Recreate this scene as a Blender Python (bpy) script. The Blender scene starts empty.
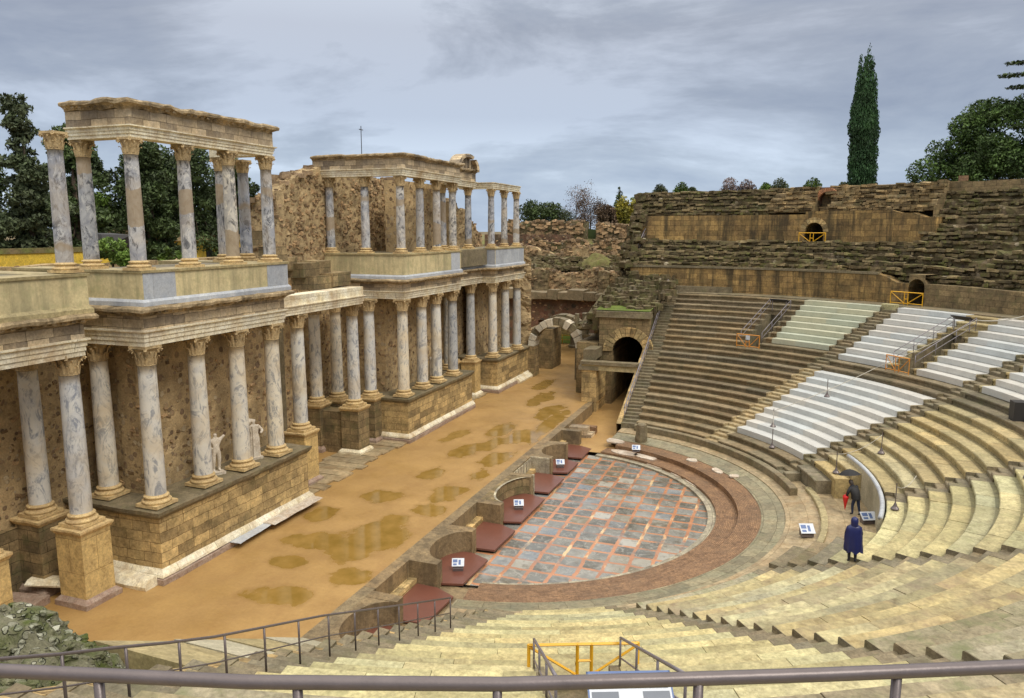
import bpy, bmesh, math, random
from math import sin, cos, pi, radians as R_, sqrt, atan2, acos, floor
from mathutils import Vector, Matrix, noise

# ------------------------------------------------------------------ camera, sky, sun, exposure
scn = bpy.context.scene
COL = scn.collection
cam_d = bpy.data.cameras.new("camera"); cam = bpy.data.objects.new("camera", cam_d); COL.objects.link(cam)
scn.camera = cam
cam_d.sensor_width = 36.0; cam_d.lens = 760.0/1024*36
cam_d.clip_end = 6000; cam_d.clip_start = 0.05
EYE = 13.5
cam.location = (0, 0, EYE)
cam.rotation_euler = (R_(90-8.899), 0, R_(20.263))

world = bpy.data.worlds.new("World"); scn.world = world; world.use_nodes = True
wn = world.node_tree; wn.nodes.clear()
def WN(t, **k):
    n = wn.nodes.new(t)
    for a, b in k.items(): setattr(n, a, b)
    return n
SUN_EL, SUN_AZ = 52.0, 120.0      # azimuth from +Y clockwise: behind and right of the camera
w_out = WN('ShaderNodeOutputWorld'); w_bg = WN('ShaderNodeBackground'); w_bg.inputs[1].default_value = 0.1
sky = WN('ShaderNodeTexSky', sky_type='NISHITA', sun_disc=False, sun_elevation=R_(SUN_EL), sun_rotation=R_(SUN_AZ))
tc = WN('ShaderNodeTexCoord'); sep = WN('ShaderNodeSeparateXYZ'); wn.links.new(tc.outputs['Generated'], sep.inputs[0])
def ramp(tree, stops, interp='LINEAR'):
    n = tree.nodes.new('ShaderNodeValToRGB'); cr = n.color_ramp; cr.interpolation = interp
    while len(cr.elements) > 1: cr.elements.remove(cr.elements[0])
    cr.elements[0].position = stops[0][0]; cr.elements[0].color = (*stops[0][1], 1)
    for p, c in stops[1:]:
        e = cr.elements.new(p); e.color = (*c, 1)
    return n
# overcast dome: greyer streaks low down, thin bright cloud overhead
el = ramp(wn, [(0.0, (4.3, 5.2, 6.4)), (0.06, (3.8, 4.6, 5.8)), (0.14, (2.8, 3.3, 4.25)), (0.24, (2.9, 3.25, 4.0)),
               (0.34, (3.9, 4.4, 5.2)), (0.6, (10.2, 10.1, 9.8)), (1.0, (16.8, 16.2, 15.0))])
wn.links.new(sep.outputs['Z'], el.inputs[0])
mp = WN('ShaderNodeMapping'); mp.inputs['Scale'].default_value = (1.0, 1.0, 3.6)
wn.links.new(tc.outputs['Generated'], mp.inputs[0])
cn = WN('ShaderNodeTexNoise'); cn.inputs['Scale'].default_value = 1.9; cn.inputs['Detail'].default_value = 7; cn.inputs['Roughness'].default_value = .6
cn.inputs['Distortion'].default_value = .35
wn.links.new(mp.outputs[0], cn.inputs[0])
cr = ramp(wn, [(0.28, (.60, .61, .66)), (0.42, (.86, .87, .90)), (0.52, (1.1, 1.08, 1.05)), (.62, (1.55, 1.5, 1.42))])
# a second, finer sheet of cloud and a thin bright break in it
cn2 = WN('ShaderNodeTexNoise'); cn2.inputs['Scale'].default_value = 6.5; cn2.inputs['Detail'].default_value = 8; cn2.inputs['Roughness'].default_value = .62; cn2.inputs['Distortion'].default_value = .5
wn.links.new(mp.outputs[0], cn2.inputs[0])
dt = WN('ShaderNodeVectorMath', operation='DOT_PRODUCT'); nrm = WN('ShaderNodeVectorMath', operation='NORMALIZE'); wn.links.new(tc.outputs['Generated'], nrm.inputs[0]); wn.links.new(nrm.outputs[0], dt.inputs[0]); dt.inputs[1].default_value = (-.478, .834, .285)
br_ = WN('ShaderNodeMapRange'); br_.inputs[1].default_value = .965; br_.inputs[2].default_value = 1.0; br_.inputs[3].default_value = 0; br_.inputs[4].default_value = .17; wn.links.new(dt.outputs['Value'], br_.inputs[0])
ad = WN('ShaderNodeMath', operation='MULTIPLY_ADD'); ad.inputs[1].default_value = .15; ad.inputs[2].default_value = -.09; wn.links.new(cn2.outputs['Fac'], ad.inputs[0])
ad2 = WN('ShaderNodeMath', operation='ADD'); wn.links.new(ad.outputs[0], ad2.inputs[0]); wn.links.new(cn.outputs['Fac'], ad2.inputs[1])
ad3 = WN('ShaderNodeMath', operation='ADD'); wn.links.new(ad2.outputs[0], ad3.inputs[0]); wn.links.new(br_.outputs[0], ad3.inputs[1])
wn.links.new(ad3.outputs[0], cr.inputs[0])
mul = WN('ShaderNodeMix', data_type='RGBA', blend_type='MULTIPLY'); mul.inputs[0].default_value = 1
wn.links.new(el.outputs[0], mul.inputs[6]); wn.links.new(cr.outputs[0], mul.inputs[7])
mx = WN('ShaderNodeMix', data_type='RGBA'); mx.inputs[0].default_value = .93
wn.links.new(sky.outputs[0], mx.inputs[6]); wn.links.new(mul.outputs[2], mx.inputs[7])
wn.links.new(mx.outputs[2], w_bg.inputs[0]); wn.links.new(w_bg.outputs[0], w_out.inputs[0])

sun_d = bpy.data.lights.new("sun", 'SUN'); sun = bpy.data.objects.new("sun", sun_d); COL.objects.link(sun)
sun_d.energy = 1.35; sun_d.angle = R_(22); sun_d.color = (1.0, .93, .82)
sd = Vector((sin(R_(SUN_AZ))*cos(R_(SUN_EL)), cos(R_(SUN_AZ))*cos(R_(SUN_EL)), sin(R_(SUN_EL))))
sun.rotation_euler = (-sd).to_track_quat('-Z', 'Y').to_euler(); sun.location = (30, -40, 60)
vs = scn.view_settings; vs.view_transform = 'Standard'; vs.look = 'None'; vs.gamma = 1; vs.exposure = 0.32
vs.use_curve_mapping = False
scn.cycles.max_bounces = 6; scn.cycles.use_denoising = True

random.seed(11)
RN = random.Random(5)
# ------------------------------------------------------------------ tagging helpers
def tag(o, label=None, cat=None, group=None, kind=None):
    if label: o['label'] = label
    if cat: o['category'] = cat
    if group: o['group'] = group
    if kind: o['kind'] = kind
    return o
def thing(name, label, cat, loc=(0, 0, 0), rz=0, group=None):
    o = bpy.data.objects.new(name, None); COL.objects.link(o); o.location = loc; o.rotation_euler = (0, 0, rz)
    o.empty_display_size = .3
    return tag(o, label, cat, group)
def copy_tree(o, parent=None):
    c = o.copy(); COL.objects.link(c); c.parent = parent
    for ch in list(o.children): copy_tree(ch, c)
    return c
# ------------------------------------------------------------------ material helpers
class NT:
    def __init__(s, name, rough=.8, spec=.3):
        s.m = bpy.data.materials.new(name); s.m.use_nodes = True; s.t = s.m.node_tree; s.t.nodes.clear()
        s.out = s.n('ShaderNodeOutputMaterial'); s.b = s.n('ShaderNodeBsdfPrincipled')
        s.l(s.b.outputs[0], s.out.inputs[0]); s.b.inputs['Roughness'].default_value = rough
        s.b.inputs['Specular IOR Level'].default_value = spec
        s.geo = s.n('ShaderNodeNewGeometry'); s.tc = s.n('ShaderNodeTexCoord')
    def n(s, t, **k):
        x = s.t.nodes.new(t)
        for a, b in k.items(): setattr(x, a, b)
        return x
    def l(s, a, b): s.t.links.new(a, b)
    def noise(s, scale, detail=5, rough=.6, vec=None, sc=None, dist=0, out='Fac'):
        x = s.n('ShaderNodeTexNoise'); x.inputs['Scale'].default_value = scale; x.inputs['Detail'].default_value = detail
        x.inputs['Roughness'].default_value = rough; x.inputs['Distortion'].default_value = dist
        v = vec or s.geo.outputs['Position']
        if sc:
            mpn = s.n('ShaderNodeMapping'); mpn.inputs['Scale'].default_value = sc; s.l(v, mpn.inputs[0]); v = mpn.outputs[0]
        s.l(v, x.inputs['Vector']); return x.outputs[out]
    def ramp(s, fac, stops, interp='LINEAR'):
        r = ramp(s.t, stops, interp); s.l(fac, r.inputs[0]); return r.outputs[0]
    def bw(s, fac, a, b):
        x = s.n('ShaderNodeMapRange'); x.inputs[1].default_value = a; x.inputs[2].default_value = b; s.l(fac, x.inputs[0]); return x.outputs[0]
    def mix(s, fac, a, b, blend='MIX'):
        x = s.n('ShaderNodeMix', data_type='RGBA', blend_type=blend)
        for i, v in ((0, fac), (6, a), (7, b)):
            if hasattr(v, 'links') or isinstance(v, bpy.types.NodeSocket): s.l(v, x.inputs[i])
            elif i == 0: x.inputs[0].default_value = v
            else: x.inputs[i].default_value = (*v, 1)
        return x.outputs[2]
    def math(s, op, a, b=0.0):
        x = s.n('ShaderNodeMath', operation=op)
        for i, v in ((0, a), (1, b)):
            if isinstance(v, bpy.types.NodeSocket): s.l(v, x.inputs[i])
            else: x.inputs[i].default_value = v
        return x.outputs[0]
    def tint(s):
        a = s.n('ShaderNodeAttribute', attribute_name='tint'); return a.outputs['Color']
    def uv(s, sc=(1, 1, 1)):
        mpn = s.n('ShaderNodeMapping'); mpn.inputs['Scale'].default_value = sc; s.l(s.tc.outputs['UV'], mpn.inputs[0]); return mpn.outputs[0]
    def bump(s, h, strength=.5, dist=.02, prev=None):
        x = s.n('ShaderNodeBump'); x.inputs['Strength'].default_value = strength; x.inputs['Distance'].default_value = dist
        s.l(h, x.inputs['Height'])
        if prev: s.l(prev, x.inputs['Normal'])
        return x.outputs[0]
    def base(s, c):
        if isinstance(c, bpy.types.NodeSocket): s.l(c, s.b.inputs['Base Color'])
        else: s.b.inputs['Base Color'].default_value = (*c, 1)
    def norm(s, c): s.l(c, s.b.inputs['Normal'])
    def rgh(s, c): s.l(c, s.b.inputs['Roughness'])

def m_stone(name, a, b, stain=(.05, .045, .03), stain_amt=.5, scale=1.2, rough=.75, brick=None, moss=None, streak=0, tinted=True, bump=.5, mortar=(.05, .04, .025), tr=.16, speck=.55, mid=.8, wobble=.035):
    """weathered stone: two tones, grime patches, optional joints and lichen"""
    s = NT(name, rough)
    c = s.mix(s.bw(s.noise(scale, 6, .62), .35, .68), a, b)
    fine = s.noise(scale*9, 5, .7)
    c = s.mix(speck, c, s.ramp(fine, [(.3, (.45, .42, .38)), (.5, (1, 1, 1)), (.72, (1.5, 1.5, 1.45))]), 'MULTIPLY')
    c = s.mix(mid, c, s.ramp(s.noise(scale*3.1, 6, .68, dist=.6), [(.32, (.62, .58, .52)), (.5, (1, 1, 1)), (.68, (1.28, 1.26, 1.2))]), 'MULTIPLY')
    if tinted: c = s.mix(1.0, c, s.tint(), 'MULTIPLY')
    h = s.math('MULTIPLY', fine, .5)
    if brick:
        w, hh, off = brick
        br = s.n('ShaderNodeTexBrick'); br.inputs['Scale'].default_value = 1
        br.inputs['Brick Width'].default_value = w; br.inputs['Row Height'].default_value = hh
        br.inputs['Mortar Size'].default_value = off; br.inputs['Mortar Smooth'].default_value = .6; br.offset = .42; br.squash = 1.25; br.squash_frequency = 3
        br.inputs['Color1'].default_value = (1+tr, 1+tr, 1+tr*.9, 1); br.inputs['Color2'].default_value = (1-tr*2, 1-tr*2, 1-tr*1.9, 1)
        br.inputs['Mortar'].default_value = (*mortar, 1)
        wob = s.noise(1.7, 3, .6, vec=s.uv(), out='Color')
        v = s.mix(wobble, s.uv(), wob, 'LINEAR_LIGHT')
        s.l(v, br.inputs['Vector'])
        c = s.mix(s.ramp(s.noise(1.3, 4, .6), [(.3, (.62,)*3), (.6, (1,)*3)]), c, s.mix(1, c, br.outputs['Color'], 'MULTIPLY'))
        h = s.math('SUBTRACT', h, s.math('MULTIPLY', br.outputs['Fac'], 1.2))
    if streak:
        st = s.noise(1.1, 5, .65, sc=(1.3, 1.3, .12))
        c = s.mix(s.math('MULTIPLY', s.bw(st, .48, .62), streak), c, stain)
    if stain_amt:
        g = s.noise(.55, 7, .7, dist=.4)
        c = s.mix(s.math('MULTIPLY', s.bw(g, .5, .68), stain_amt), c, stain)
    if moss:
        g = s.noise(1.6, 6, .7)
        c = s.mix(s.math('MULTIPLY', s.bw(g, .5, .66), moss[1]), c, moss[0])
    s.base(c); s.norm(s.bump(h, bump, .03)); s.rgh(s.bw(s.noise(2.3, 3), .2, 1.1) if False else s.math('ADD', s.math('MULTIPLY', s.noise(1.3, 4), .35), rough-.2))
    return s.m

def m_rubble(name, mortar, stones, scale=3.2, dens=.36, dark=.3, moss=None, rough=.9, bump=1.0):
    """Roman concrete: irregular stones set in earthy mortar"""
    s = NT(name, rough)
    pos = s.mix(.06, s.geo.outputs['Position'], s.noise(2.5, 3, .6, out='Color'), 'ADD')
    vo = s.n('ShaderNodeTexVoronoi', feature='F1'); vo.inputs['Scale'].default_value = scale; vo.inputs['Randomness'].default_value = 1
    s.l(pos, vo.inputs['Vector'])
    rnd = s.n('ShaderNodeSeparateColor'); s.l(vo.outputs['Color'], rnd.inputs[0])
    rad = s.math('ADD', s.math('MULTIPLY', rnd.outputs[0], .62), dens-.5)
    inside = s.bw(s.math('SUBTRACT', rad, vo.outputs['Distance']), -.01, .05)
    sc_ = s.ramp(rnd.outputs[1], [(i/(len(stones)-1), c) for i, c in enumerate(stones)])
    nz = s.noise(14, 5, .7)
    mcol = s.mix(s.bw(s.noise(.9, 5, .65), .35, .7), mortar, tuple(x*.58 for x in mortar))
    mcol = s.mix(.5, mcol, s.ramp(nz, [(.3, (.5, .5, .5)), (.7, (1.5, 1.5, 1.5))]), 'MULTIPLY')
    c = s.mix(inside, mcol, sc_)
    c = s.mix(s.math('MULTIPLY', s.bw(s.noise(.45, 6, .7), .5, .7), dark), c, (.05, .04, .025))
    if moss: c = s.mix(s.math('MULTIPLY', s.bw(s.noise(1.1, 7, .72), .46, .62), moss[1]), c, moss[0])
    s.base(c)
    h = s.math('ADD', s.math('MULTIPLY', inside, .8), s.math('MULTIPLY', nz, .6)); s.norm(s.bump(h, bump, .06))
    return s.m

def m_plain(name, c, rough=.5, metal=0, spec=.5, var=.15, vs_=3.0):
    s = NT(name, rough, spec); s.b.inputs['Metallic'].default_value = metal
    k = s.mix(s.noise(vs_, 5, .65), tuple(x*(1-var) for x in c), tuple(min(1, x*(1+var)) for x in c)); s.base(k)
    s.norm(s.bump(s.noise(30, 3), .12, .01)); return s.m

def m_marble(name, a, b, vein, warm, patch=0.0, rough=.5):
    """veined column marble; each copy gets its own cut and its own brown repairs"""
    s = NT(name, rough, .4)
    oi = s.n('ShaderNodeObjectInfo')
    off = s.n('ShaderNodeVectorMath', operation='SCALE'); off.inputs[3].default_value = 37.0
    comb = s.n('ShaderNodeCombineXYZ')
    for i in range(3): s.l(oi.outputs['Random'], comb.inputs[i])
    s.l(comb.outputs[0], off.inputs[0])
    add = s.n('ShaderNodeVectorMath', operation='ADD'); s.l(s.tc.outputs['Object'], add.inputs[0]); s.l(off.outputs[0], add.inputs[1])
    v = add.outputs[0]
    c = s.mix(s.bw(s.noise(.9, 5, .6, vec=v, dist=1.2), .35, .65), a, b)
    vn = s.noise(1.1, 8, .72, vec=v, sc=(1.6, 1.6, .8), dist=2.6)
    c = s.mix(s.math('MULTIPLY', s.bw(vn, .50, .58), .85), c, vein)
    v2 = s.noise(1.6, 7, .7, vec=v, sc=(1.2, 1.2, .7), dist=3.0)
    c = s.mix(s.math('MULTIPLY', s.bw(v2, .53, .61), .75), c, (.66, .65, .62))
    c = s.mix(s.math('MULTIPLY', s.bw(s.noise(.7, 5, .6, vec=v), .48, .66), .55), c, warm)
    # per column tone
    tone = s.ramp(oi.outputs['Random'], [(0, (.70, .73, .78)), (.3, (1.1, 1.08, 1.02)), (.5, (.85, .89, .98)), (.75, (1.16, 1.08, .92)), (1, (1.0, .99, .97))])
    c = s.mix(1, c, tone, 'MULTIPLY')
    if patch:
        # brown mortar sections cut across the shaft at heights that differ by column
        sp = s.n('ShaderNodeSeparateXYZ'); s.l(v, sp.inputs[0])
        zz = s.math('ADD', sp.outputs['Z'], s.math('MULTIPLY', s.noise(1.3, 2, .5, vec=v), .9))
        w = s.n('ShaderNodeTexNoise', noise_dimensions='1D'); w.inputs['Scale'].default_value = .55; w.inputs['Detail'].default_value = 0
        s.l(zz, w.inputs['W'])
        pcol = s.mix(s.noise(6, 4, vec=v), (.30, .22, .13), (.40, .32, .22))
        c = s.mix(s.math('MULTIPLY', s.bw(w.outputs['Fac'], .6, .615), patch), c, pcol)
    s.base(c); s.norm(s.bump(s.noise(9, 5, .7, vec=v), .35, .02))
    return s.m

M = {}
M['sandstone'] = m_stone('sandstone_ashlar', (.62, .45, .21), (.40, .29, .14), stain_amt=.5, mortar=(.20, .15, .09), tr=.26, wobble=.06, brick=(.86, .40, .014), moss=((.13, .12, .05), .35))
M['ashlar_dark'] = m_stone('weathered_ashlar', (.34, .25, .13), (.19, .14, .075), stain_amt=.6, brick=(.9, .42, .014), moss=((.12, .12, .05), .5))
M['ped'] = m_stone('pedestal_block', (.58, .42, .18), (.46, .33, .15), stain_amt=.4, stain=(.2, .14, .06), mortar=(.3, .2, .1), brick=(2.6, 1.28, .01), bump=.3)
M['arch_marble'] = m_stone('cream_marble', (.82, .78, .64), (.74, .65, .44), stain=(.36, .22, .09), stain_amt=.6, scale=1.6, streak=.3, mid=.5, brick=(1.7, 5, .01), mortar=(.3, .25, .18), tr=.1, bump=.3)
M['frieze'] = m_stone('frieze_stone', (.58, .45, .28), (.44, .36, .26), stain=(.16, .11, .06), stain_amt=.5, mid=.5, brick=(.8, .33, .012), mortar=(.12, .1, .07), tr=.3)
M['cornice'] = m_stone('cornice_stone', (.52, .40, .24), (.28, .21, .12), stain=(.06, .045, .025), stain_amt=.75, scale=3, streak=.5, bump=.8)
M['stucco'] = m_stone('yellow_plaster', (.66, .56, .32), (.58, .48, .27), stain=(.22, .20, .12), stain_amt=.35, brick=(1.5, 3, .006), mortar=(.35, .3, .2), tr=.06, streak=.5, bump=.2, mid=.4, speck=.25, moss=((.34, .34, .17), .45))
M['grey_marble'] = m_stone('grey_marble', (.42, .45, .50), (.52, .54, .56), stain=(.2, .21, .24), stain_amt=.5, scale=3, brick=(1.6, 3, .006), mortar=(.2, .2, .2), tr=.1, bump=.2, rough=.5, mid=.4, speck=.3)
M['marble_slab'] = m_stone('pale_marble_slab', (.62, .57, .50), (.50, .40, .30), stain=(.22, .13, .08), stain_amt=.5, scale=2.5, bump=.4, rough=.55)
M['pink_slab'] = m_stone('pink_marble_slab', (.40, .31, .25), (.30, .20, .15), stain_amt=.4, scale=3.5, bump=.6)
M['capital'] = m_stone('capital_stone', (.58, .44, .24), (.42, .31, .17), stain=(.10, .07, .04), stain_amt=.55, scale=3.5, bump=.6, tinted=False)  # stain darkened: shade depth of the carving put into the colour
M['base'] = m_stone('column_base_stone', (.66, .50, .25), (.50, .36, .19), stain=(.2, .12, .05), stain_amt=.5, scale=3, bump=.4, tinted=False)
M['shaft_low'] = m_marble('blue_grey_marble', (.54, .54, .53), (.70, .68, .61), (.24, .26, .30), (.60, .49, .32))
M['shaft_up'] = m_marble('veined_marble', (.27, .28, .32), (.56, .56, .56), (.06, .065, .08), (.46, .38, .28), patch=.85)
M['rubble'] = m_rubble('ochre_rubble', (.56, .41, .22), [(.15, .10, .06), (.34, .24, .14), (.44, .32, .18), (.24, .16, .10), (.55, .44, .28), (.18, .12, .07)], scale=4.0, dens=.52, dark=.25)
M['rubble_rough'] = m_rubble('rough_rubble', (.50, .37, .20), [(.16, .11, .06), (.34, .24, .13), (.46, .34, .18), (.24, .17, .10)], scale=4.2, dens=.52, dark=.35)
M['rubble_moss'] = m_rubble('mossy_rubble', (.14, .105, .055), [(.07, .05, .035), (.22, .17, .10), (.18, .13, .08), (.40, .35, .25)], scale=2.6, dens=.5, dark=.45, moss=((.13, .14, .045), .55))
M['brick_red'] = m_rubble('red_brickwork', (.20, .11, .07), [(.10, .055, .04), (.23, .11, .07), (.30, .20, .13), (.10, .08, .06), (.06, .045, .035)], scale=2.2, dens=.55, dark=.75, moss=((.13, .12, .07), .35))
M['seat'] = m_stone('granite_seat', (.27, .21, .125), (.17, .13, .08), stain=(.09, .075, .04), stain_amt=.5, scale=1.6, rough=.62, moss=((.15, .15, .065), .3), bump=.5)
M['seat_yellow'] = m_stone('yellow_stone_seat', (.54, .49, .27), (.38, .34, .19), stain=(.22, .19, .10), stain_amt=.4, scale=1.4, rough=.6, moss=((.28, .28, .13), .35), bump=.45)
M['seat_tan'] = m_stone('tan_stone_seat', (.47, .39, .21), (.35, .29, .16), stain=(.14, .12, .07), stain_amt=.45, scale=1.4, rough=.6, moss=((.22, .20, .09), .3), bump=.45)
M['seat_pink'] = m_stone('mixed_yellow_pink_seat', (.47, .41, .22), (.32, .27, .165), stain=(.22, .14, .11), stain_amt=.5, scale=.8, rough=.6, moss=((.25, .25, .12), .3), bump=.45)
M['seat_worn'] = m_stone('worn_mossy_seat', (.37, .315, .21), (.26, .235, .15), stain=(.13, .13, .06), stain_amt=.5, scale=1.3, rough=.6, moss=((.17, .19, .08), .55), bump=.6)
M['brick_arch'] = m_stone('orange_brick', (.50, .24, .12), (.36, .17, .09), stain_amt=.3, scale=3)
M['seat_cover'] = m_stone('white_seat_boards', (.58, .585, .56), (.52, .525, .51), stain=(.36, .38, .36), stain_amt=.3, scale=.8, rough=.45, bump=.12, speck=.08, mid=.15)
M['seat_cover_green'] = m_stone('pale_green_seat_boards', (.52, .53, .41), (.46, .475, .37), stain=(.30, .32, .24), stain_amt=.35, scale=.8, rough=.45, bump=.12, speck=.08, mid=.15)
M['stair'] = m_stone('stair_stone', (.25, .205, .13), (.155, .13, .085), stain=(.08, .07, .035), stain_amt=.5, scale=2, rough=.6, moss=((.14, .14, .06), .4), bump=.5)
M['stair_yellow'] = m_stone('sandy_stair_stone', (.46, .36, .20), (.28, .23, .14), stain=(.09, .07, .04), stain_amt=.5, scale=2, rough=.6, bump=.5)
M['wall_ochre'] = m_stone('streaked_ochre_ashlar', (.44, .29, .11), (.27, .175, .075), stain=(.035, .03, .02), stain_amt=.6, scale=.9, brick=(.95, .48, .016), streak=.75, moss=((.12, .11, .05), .3), tr=.2)
M['paving_grey'] = m_stone('grey_green_paving', (.26, .24, .16), (.32, .27, .17), stain=(.17, .17, .12), stain_amt=.5, scale=.9, rough=.42, brick=(1.1, .62, .012), mortar=(.3, .28, .2), tr=.16, moss=((.2, .21, .12), .35))
M['paving_tan'] = m_stone('tan_paving', (.45, .35, .21), (.35, .28, .18), stain=(.33, .19, .08), stain_amt=.5, scale=.7, rough=.4, brick=(1.3, .8, .01), mortar=(.4, .35, .28), tr=.12, moss=((.22, .2, .12), .4))
M['brick_ring'] = m_stone('red_brick_paving', (.31, .185, .10), (.22, .13, .075), stain=(.14, .095, .06), stain_amt=.5, scale=1.2, rough=.5, brick=(.3, .08, .012), mortar=(.5, .45, .4), tr=.12)
M['marble_rim'] = m_stone('worn_marble_kerb', (.55, .50, .36), (.30, .26, .20), stain=(.1, .09, .07), stain_amt=.6, scale=2, rough=.45, brick=(1.2, 1, .012), bump=.4)
M['pulpitum'] = m_stone('brown_wall_render', (.30, .22, .12), (.21, .155, .09), stain=(.07, .055, .035), stain_amt=.6, scale=1.8, streak=.4, rough=.6)
M['terrace_stone'] = m_stone('lichened_terrace_stone', (.23, .18, .10), (.105, .085, .05), stain=(.045, .04, .02), stain_amt=.6, scale=1.4, moss=((.15, .165, .04), .75), bump=.8)
M['white_stone'] = m_stone('restored_white_stone', (.68, .62, .50), (.56, .50, .38), stain_amt=.2, scale=2, mid=.4)
M['parapet'] = m_stone('greenish_parapet_stone', (.50, .46, .34), (.42, .38, .28), stain=(.25, .24, .16), stain_amt=.4, scale=1.5, mid=.4, streak=.3)
M['field_stone'] = m_stone('field_stone', (.42, .30, .18), (.26, .18, .11), stain_amt=.3, scale=5)
M['sand'] = None
M['iron'] = m_plain('brown_painted_iron', (.15, .125, .125), .36, .3, .5, .28, 9.0)
M['iron_grey'] = m_plain('grey_painted_iron', (.22, .20, .22), .4, .3)
M['yellow_metal'] = m_plain('yellow_painted_metal', (.78, .42, .015), .4)
M['orange_metal'] = m_plain('orange_painted_metal', (.62, .25, .03), .45)
M['deck'] = m_plain('red_brown_deck_board', (.165, .062, .042), .3, 0, .5, .2, 1.5)
M['dark'] = m_plain('dark_frame', (.03, .028, .028), .6)
M['white'] = m_plain('white_board', (.62, .66, .72), .4, 0, .4, .05)
M['blue'] = m_plain('blue_print', (.10, .16, .34), .4)
M['grey_print'] = m_plain('grey_print', (.16, .18, .22), .4)
M['yellow_print'] = m_plain('yellow_print', (.7, .6, .1), .4)
M['rope'] = m_plain('pale_rope', (.5, .47, .4), .8)
M['statue'] = m_stone('statue_marble', (.72, .66, .56), (.56, .48, .38), stain=(.2, .15, .1), stain_amt=.3, scale=4, tinted=False, mid=.5)
M['soil'] = m_stone('earth', (.20, .14, .075), (.11, .10, .045), stain_amt=.4, scale=.5, tinted=False, rough=.95)
M['grass'] = m_stone('short_grass', (.13, .17, .03), (.09, .13, .02), stain=(.12, .1, .05), stain_amt=.3, scale=1.5, tinted=False, rough=.95)
M['yellow_plaster'] = m_stone('yellow_painted_wall', (.72, .50, .06), (.62, .43, .06), stain=(.3, .25, .1), stain_amt=.4, tinted=False)

def sand_mat():
    """sand; the 'tint' red channel says how much water stands on it"""
    s = NT('wet_sand', .55, .4)
    sp = s.n('ShaderNodeSeparateColor'); s.l(s.tint(), sp.inputs[0])
    wet = s.math('ADD', sp.outputs[0], s.math('MULTIPLY', s.math('SUBTRACT', s.noise(2.2, 6, .65), .5), .35))
    c = s.mix(s.bw(s.noise(.35, 6, .6), .35, .68), (.44, .272, .10), (.35, .21, .075))
    c = s.mix(s.math('MULTIPLY', s.bw(s.noise(.9, 5, .65, sc=(1, .6, 1)), .5, .68), .4), c, (.30, .165, .06))
    c = s.mix(.35, c, s.ramp(s.noise(7, 6, .75), [(.3, (.7, .68, .65)), (.7, (1.25, 1.25, 1.22))]), 'MULTIPLY')
    c = s.mix(s.math('MULTIPLY', s.bw(wet, .32, .52), .5), c, (.27, .15, .048))
    pool = s.bw(wet, .46, .55)
    c = s.mix(pool, c, s.mix(s.bw(s.noise(1.2, 5, .6), .35, .7), (.24, .145, .03), (.34, .205, .055)))
    s.base(c)
    b = s.n('ShaderNodeBump'); b.inputs['Distance'].default_value = .03; s.l(s.math('MULTIPLY', s.math('SUBTRACT', 1.0, pool), .28), b.inputs['Strength'])
    s.l(s.noise(5, 6, .7), b.inputs['Height']); s.l(b.outputs[0], s.b.inputs['Normal'])
    s.rgh(s.mix(pool, s.ramp(s.noise(.5, 5, .6), [(.35, (.34,)*3), (.6, (.7,)*3)]), (.05,)*3))
    return s.m
M['sand'] = sand_mat()
def orch_mat():
    """marble slabs in a terracotta grid, laid square to the stage"""
    s = NT('orchestra_marble_grid', .22, .5)
    sp = s.n('ShaderNodeSeparateXYZ'); s.l(s.geo.outputs['Position'], sp.inputs[0])
    fx, ix, ms = [], [], []
    for ax, pitch, o in (('X', .98, .28), ('Y', .98, .1)):
        v = s.math('DIVIDE', s.math('ADD', s.math('ADD', sp.outputs[ax], 100+o), s.math('MULTIPLY', s.math('SUBTRACT', s.noise(1.1 if ax == 'X' else 1.3, 3, .6), .5), .22)), pitch)
        f = s.math('FRACT', v); ix.append(s.math('FLOOR', v))
        jit = s.math('MULTIPLY', s.math('SUBTRACT', s.noise(.9, 2, .5), .5), .05)
        ms.append(s.bw(s.math('ADD', f, jit), .178, .158))
    line = s.math('MAXIMUM', ms[0], ms[1])
    cmb = s.n('ShaderNodeCombineXYZ'); s.l(ix[0], cmb.inputs[0]); s.l(ix[1], cmb.inputs[1])
    wn_ = s.n('ShaderNodeTexWhiteNoise'); s.l(cmb.outputs[0], wn_.inputs['Vector'])
    sc = s.n('ShaderNodeSeparateColor'); s.l(wn_.outputs['Color'], sc.inputs[0])
    tile = s.ramp(sc.outputs[0], [(0, (.10, .095, .075)), (.3, (.17, .17, .155)), (.5, (.22, .21, .18)), (.7, (.20, .225, .25)), (.86, (.15, .12, .065)), (1, (.48, .47, .42))])
    tile = s.mix(s.math('MULTIPLY', s.bw(s.noise(2.6, 6, .75, dist=1), .5, .62), .6), tile, (.40, .38, .33))
    tile = s.mix(s.math('MULTIPLY', s.bw(s.noise(1.9, 5, .7), .52, .64), .6), tile, (.11, .09, .06)); tile = s.mix(s.math('MULTIPLY', s.bw(s.noise(.45, 5, .65), .5, .64), .35), tile, (.44, .43, .39))
    terr = s.mix(s.bw(s.noise(.6, 5, .6), .4, .6), (.52, .24, .12), (.38, .18, .10))
    lw = s.math('MULTIPLY', s.bw(s.noise(.9, 5, .65, sc=(1.5, .5, 1)), .54, .62), s.bw(ms[0], .5, .6))
    terr = s.mix(s.math('MULTIPLY', lw, .75), terr, (.78, .60, .33))
    line = s.math('MULTIPLY', line, s.ramp(s.noise(.8, 5, .65), [(.36, (.15,)*3), (.46, (1,)*3)])); c = s.mix(line, tile, terr); s.base(c)
    s.norm(s.bump(s.math('ADD', s.math('MULTIPLY', line, .4), s.math('MULTIPLY', s.noise(8, 4), .3)), .25, .02))
    s.rgh(s.ramp(s.noise(.8, 4, .6), [(.38, (.05,)*3), (.62, (.34,)*3)]))
    return s.m
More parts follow.
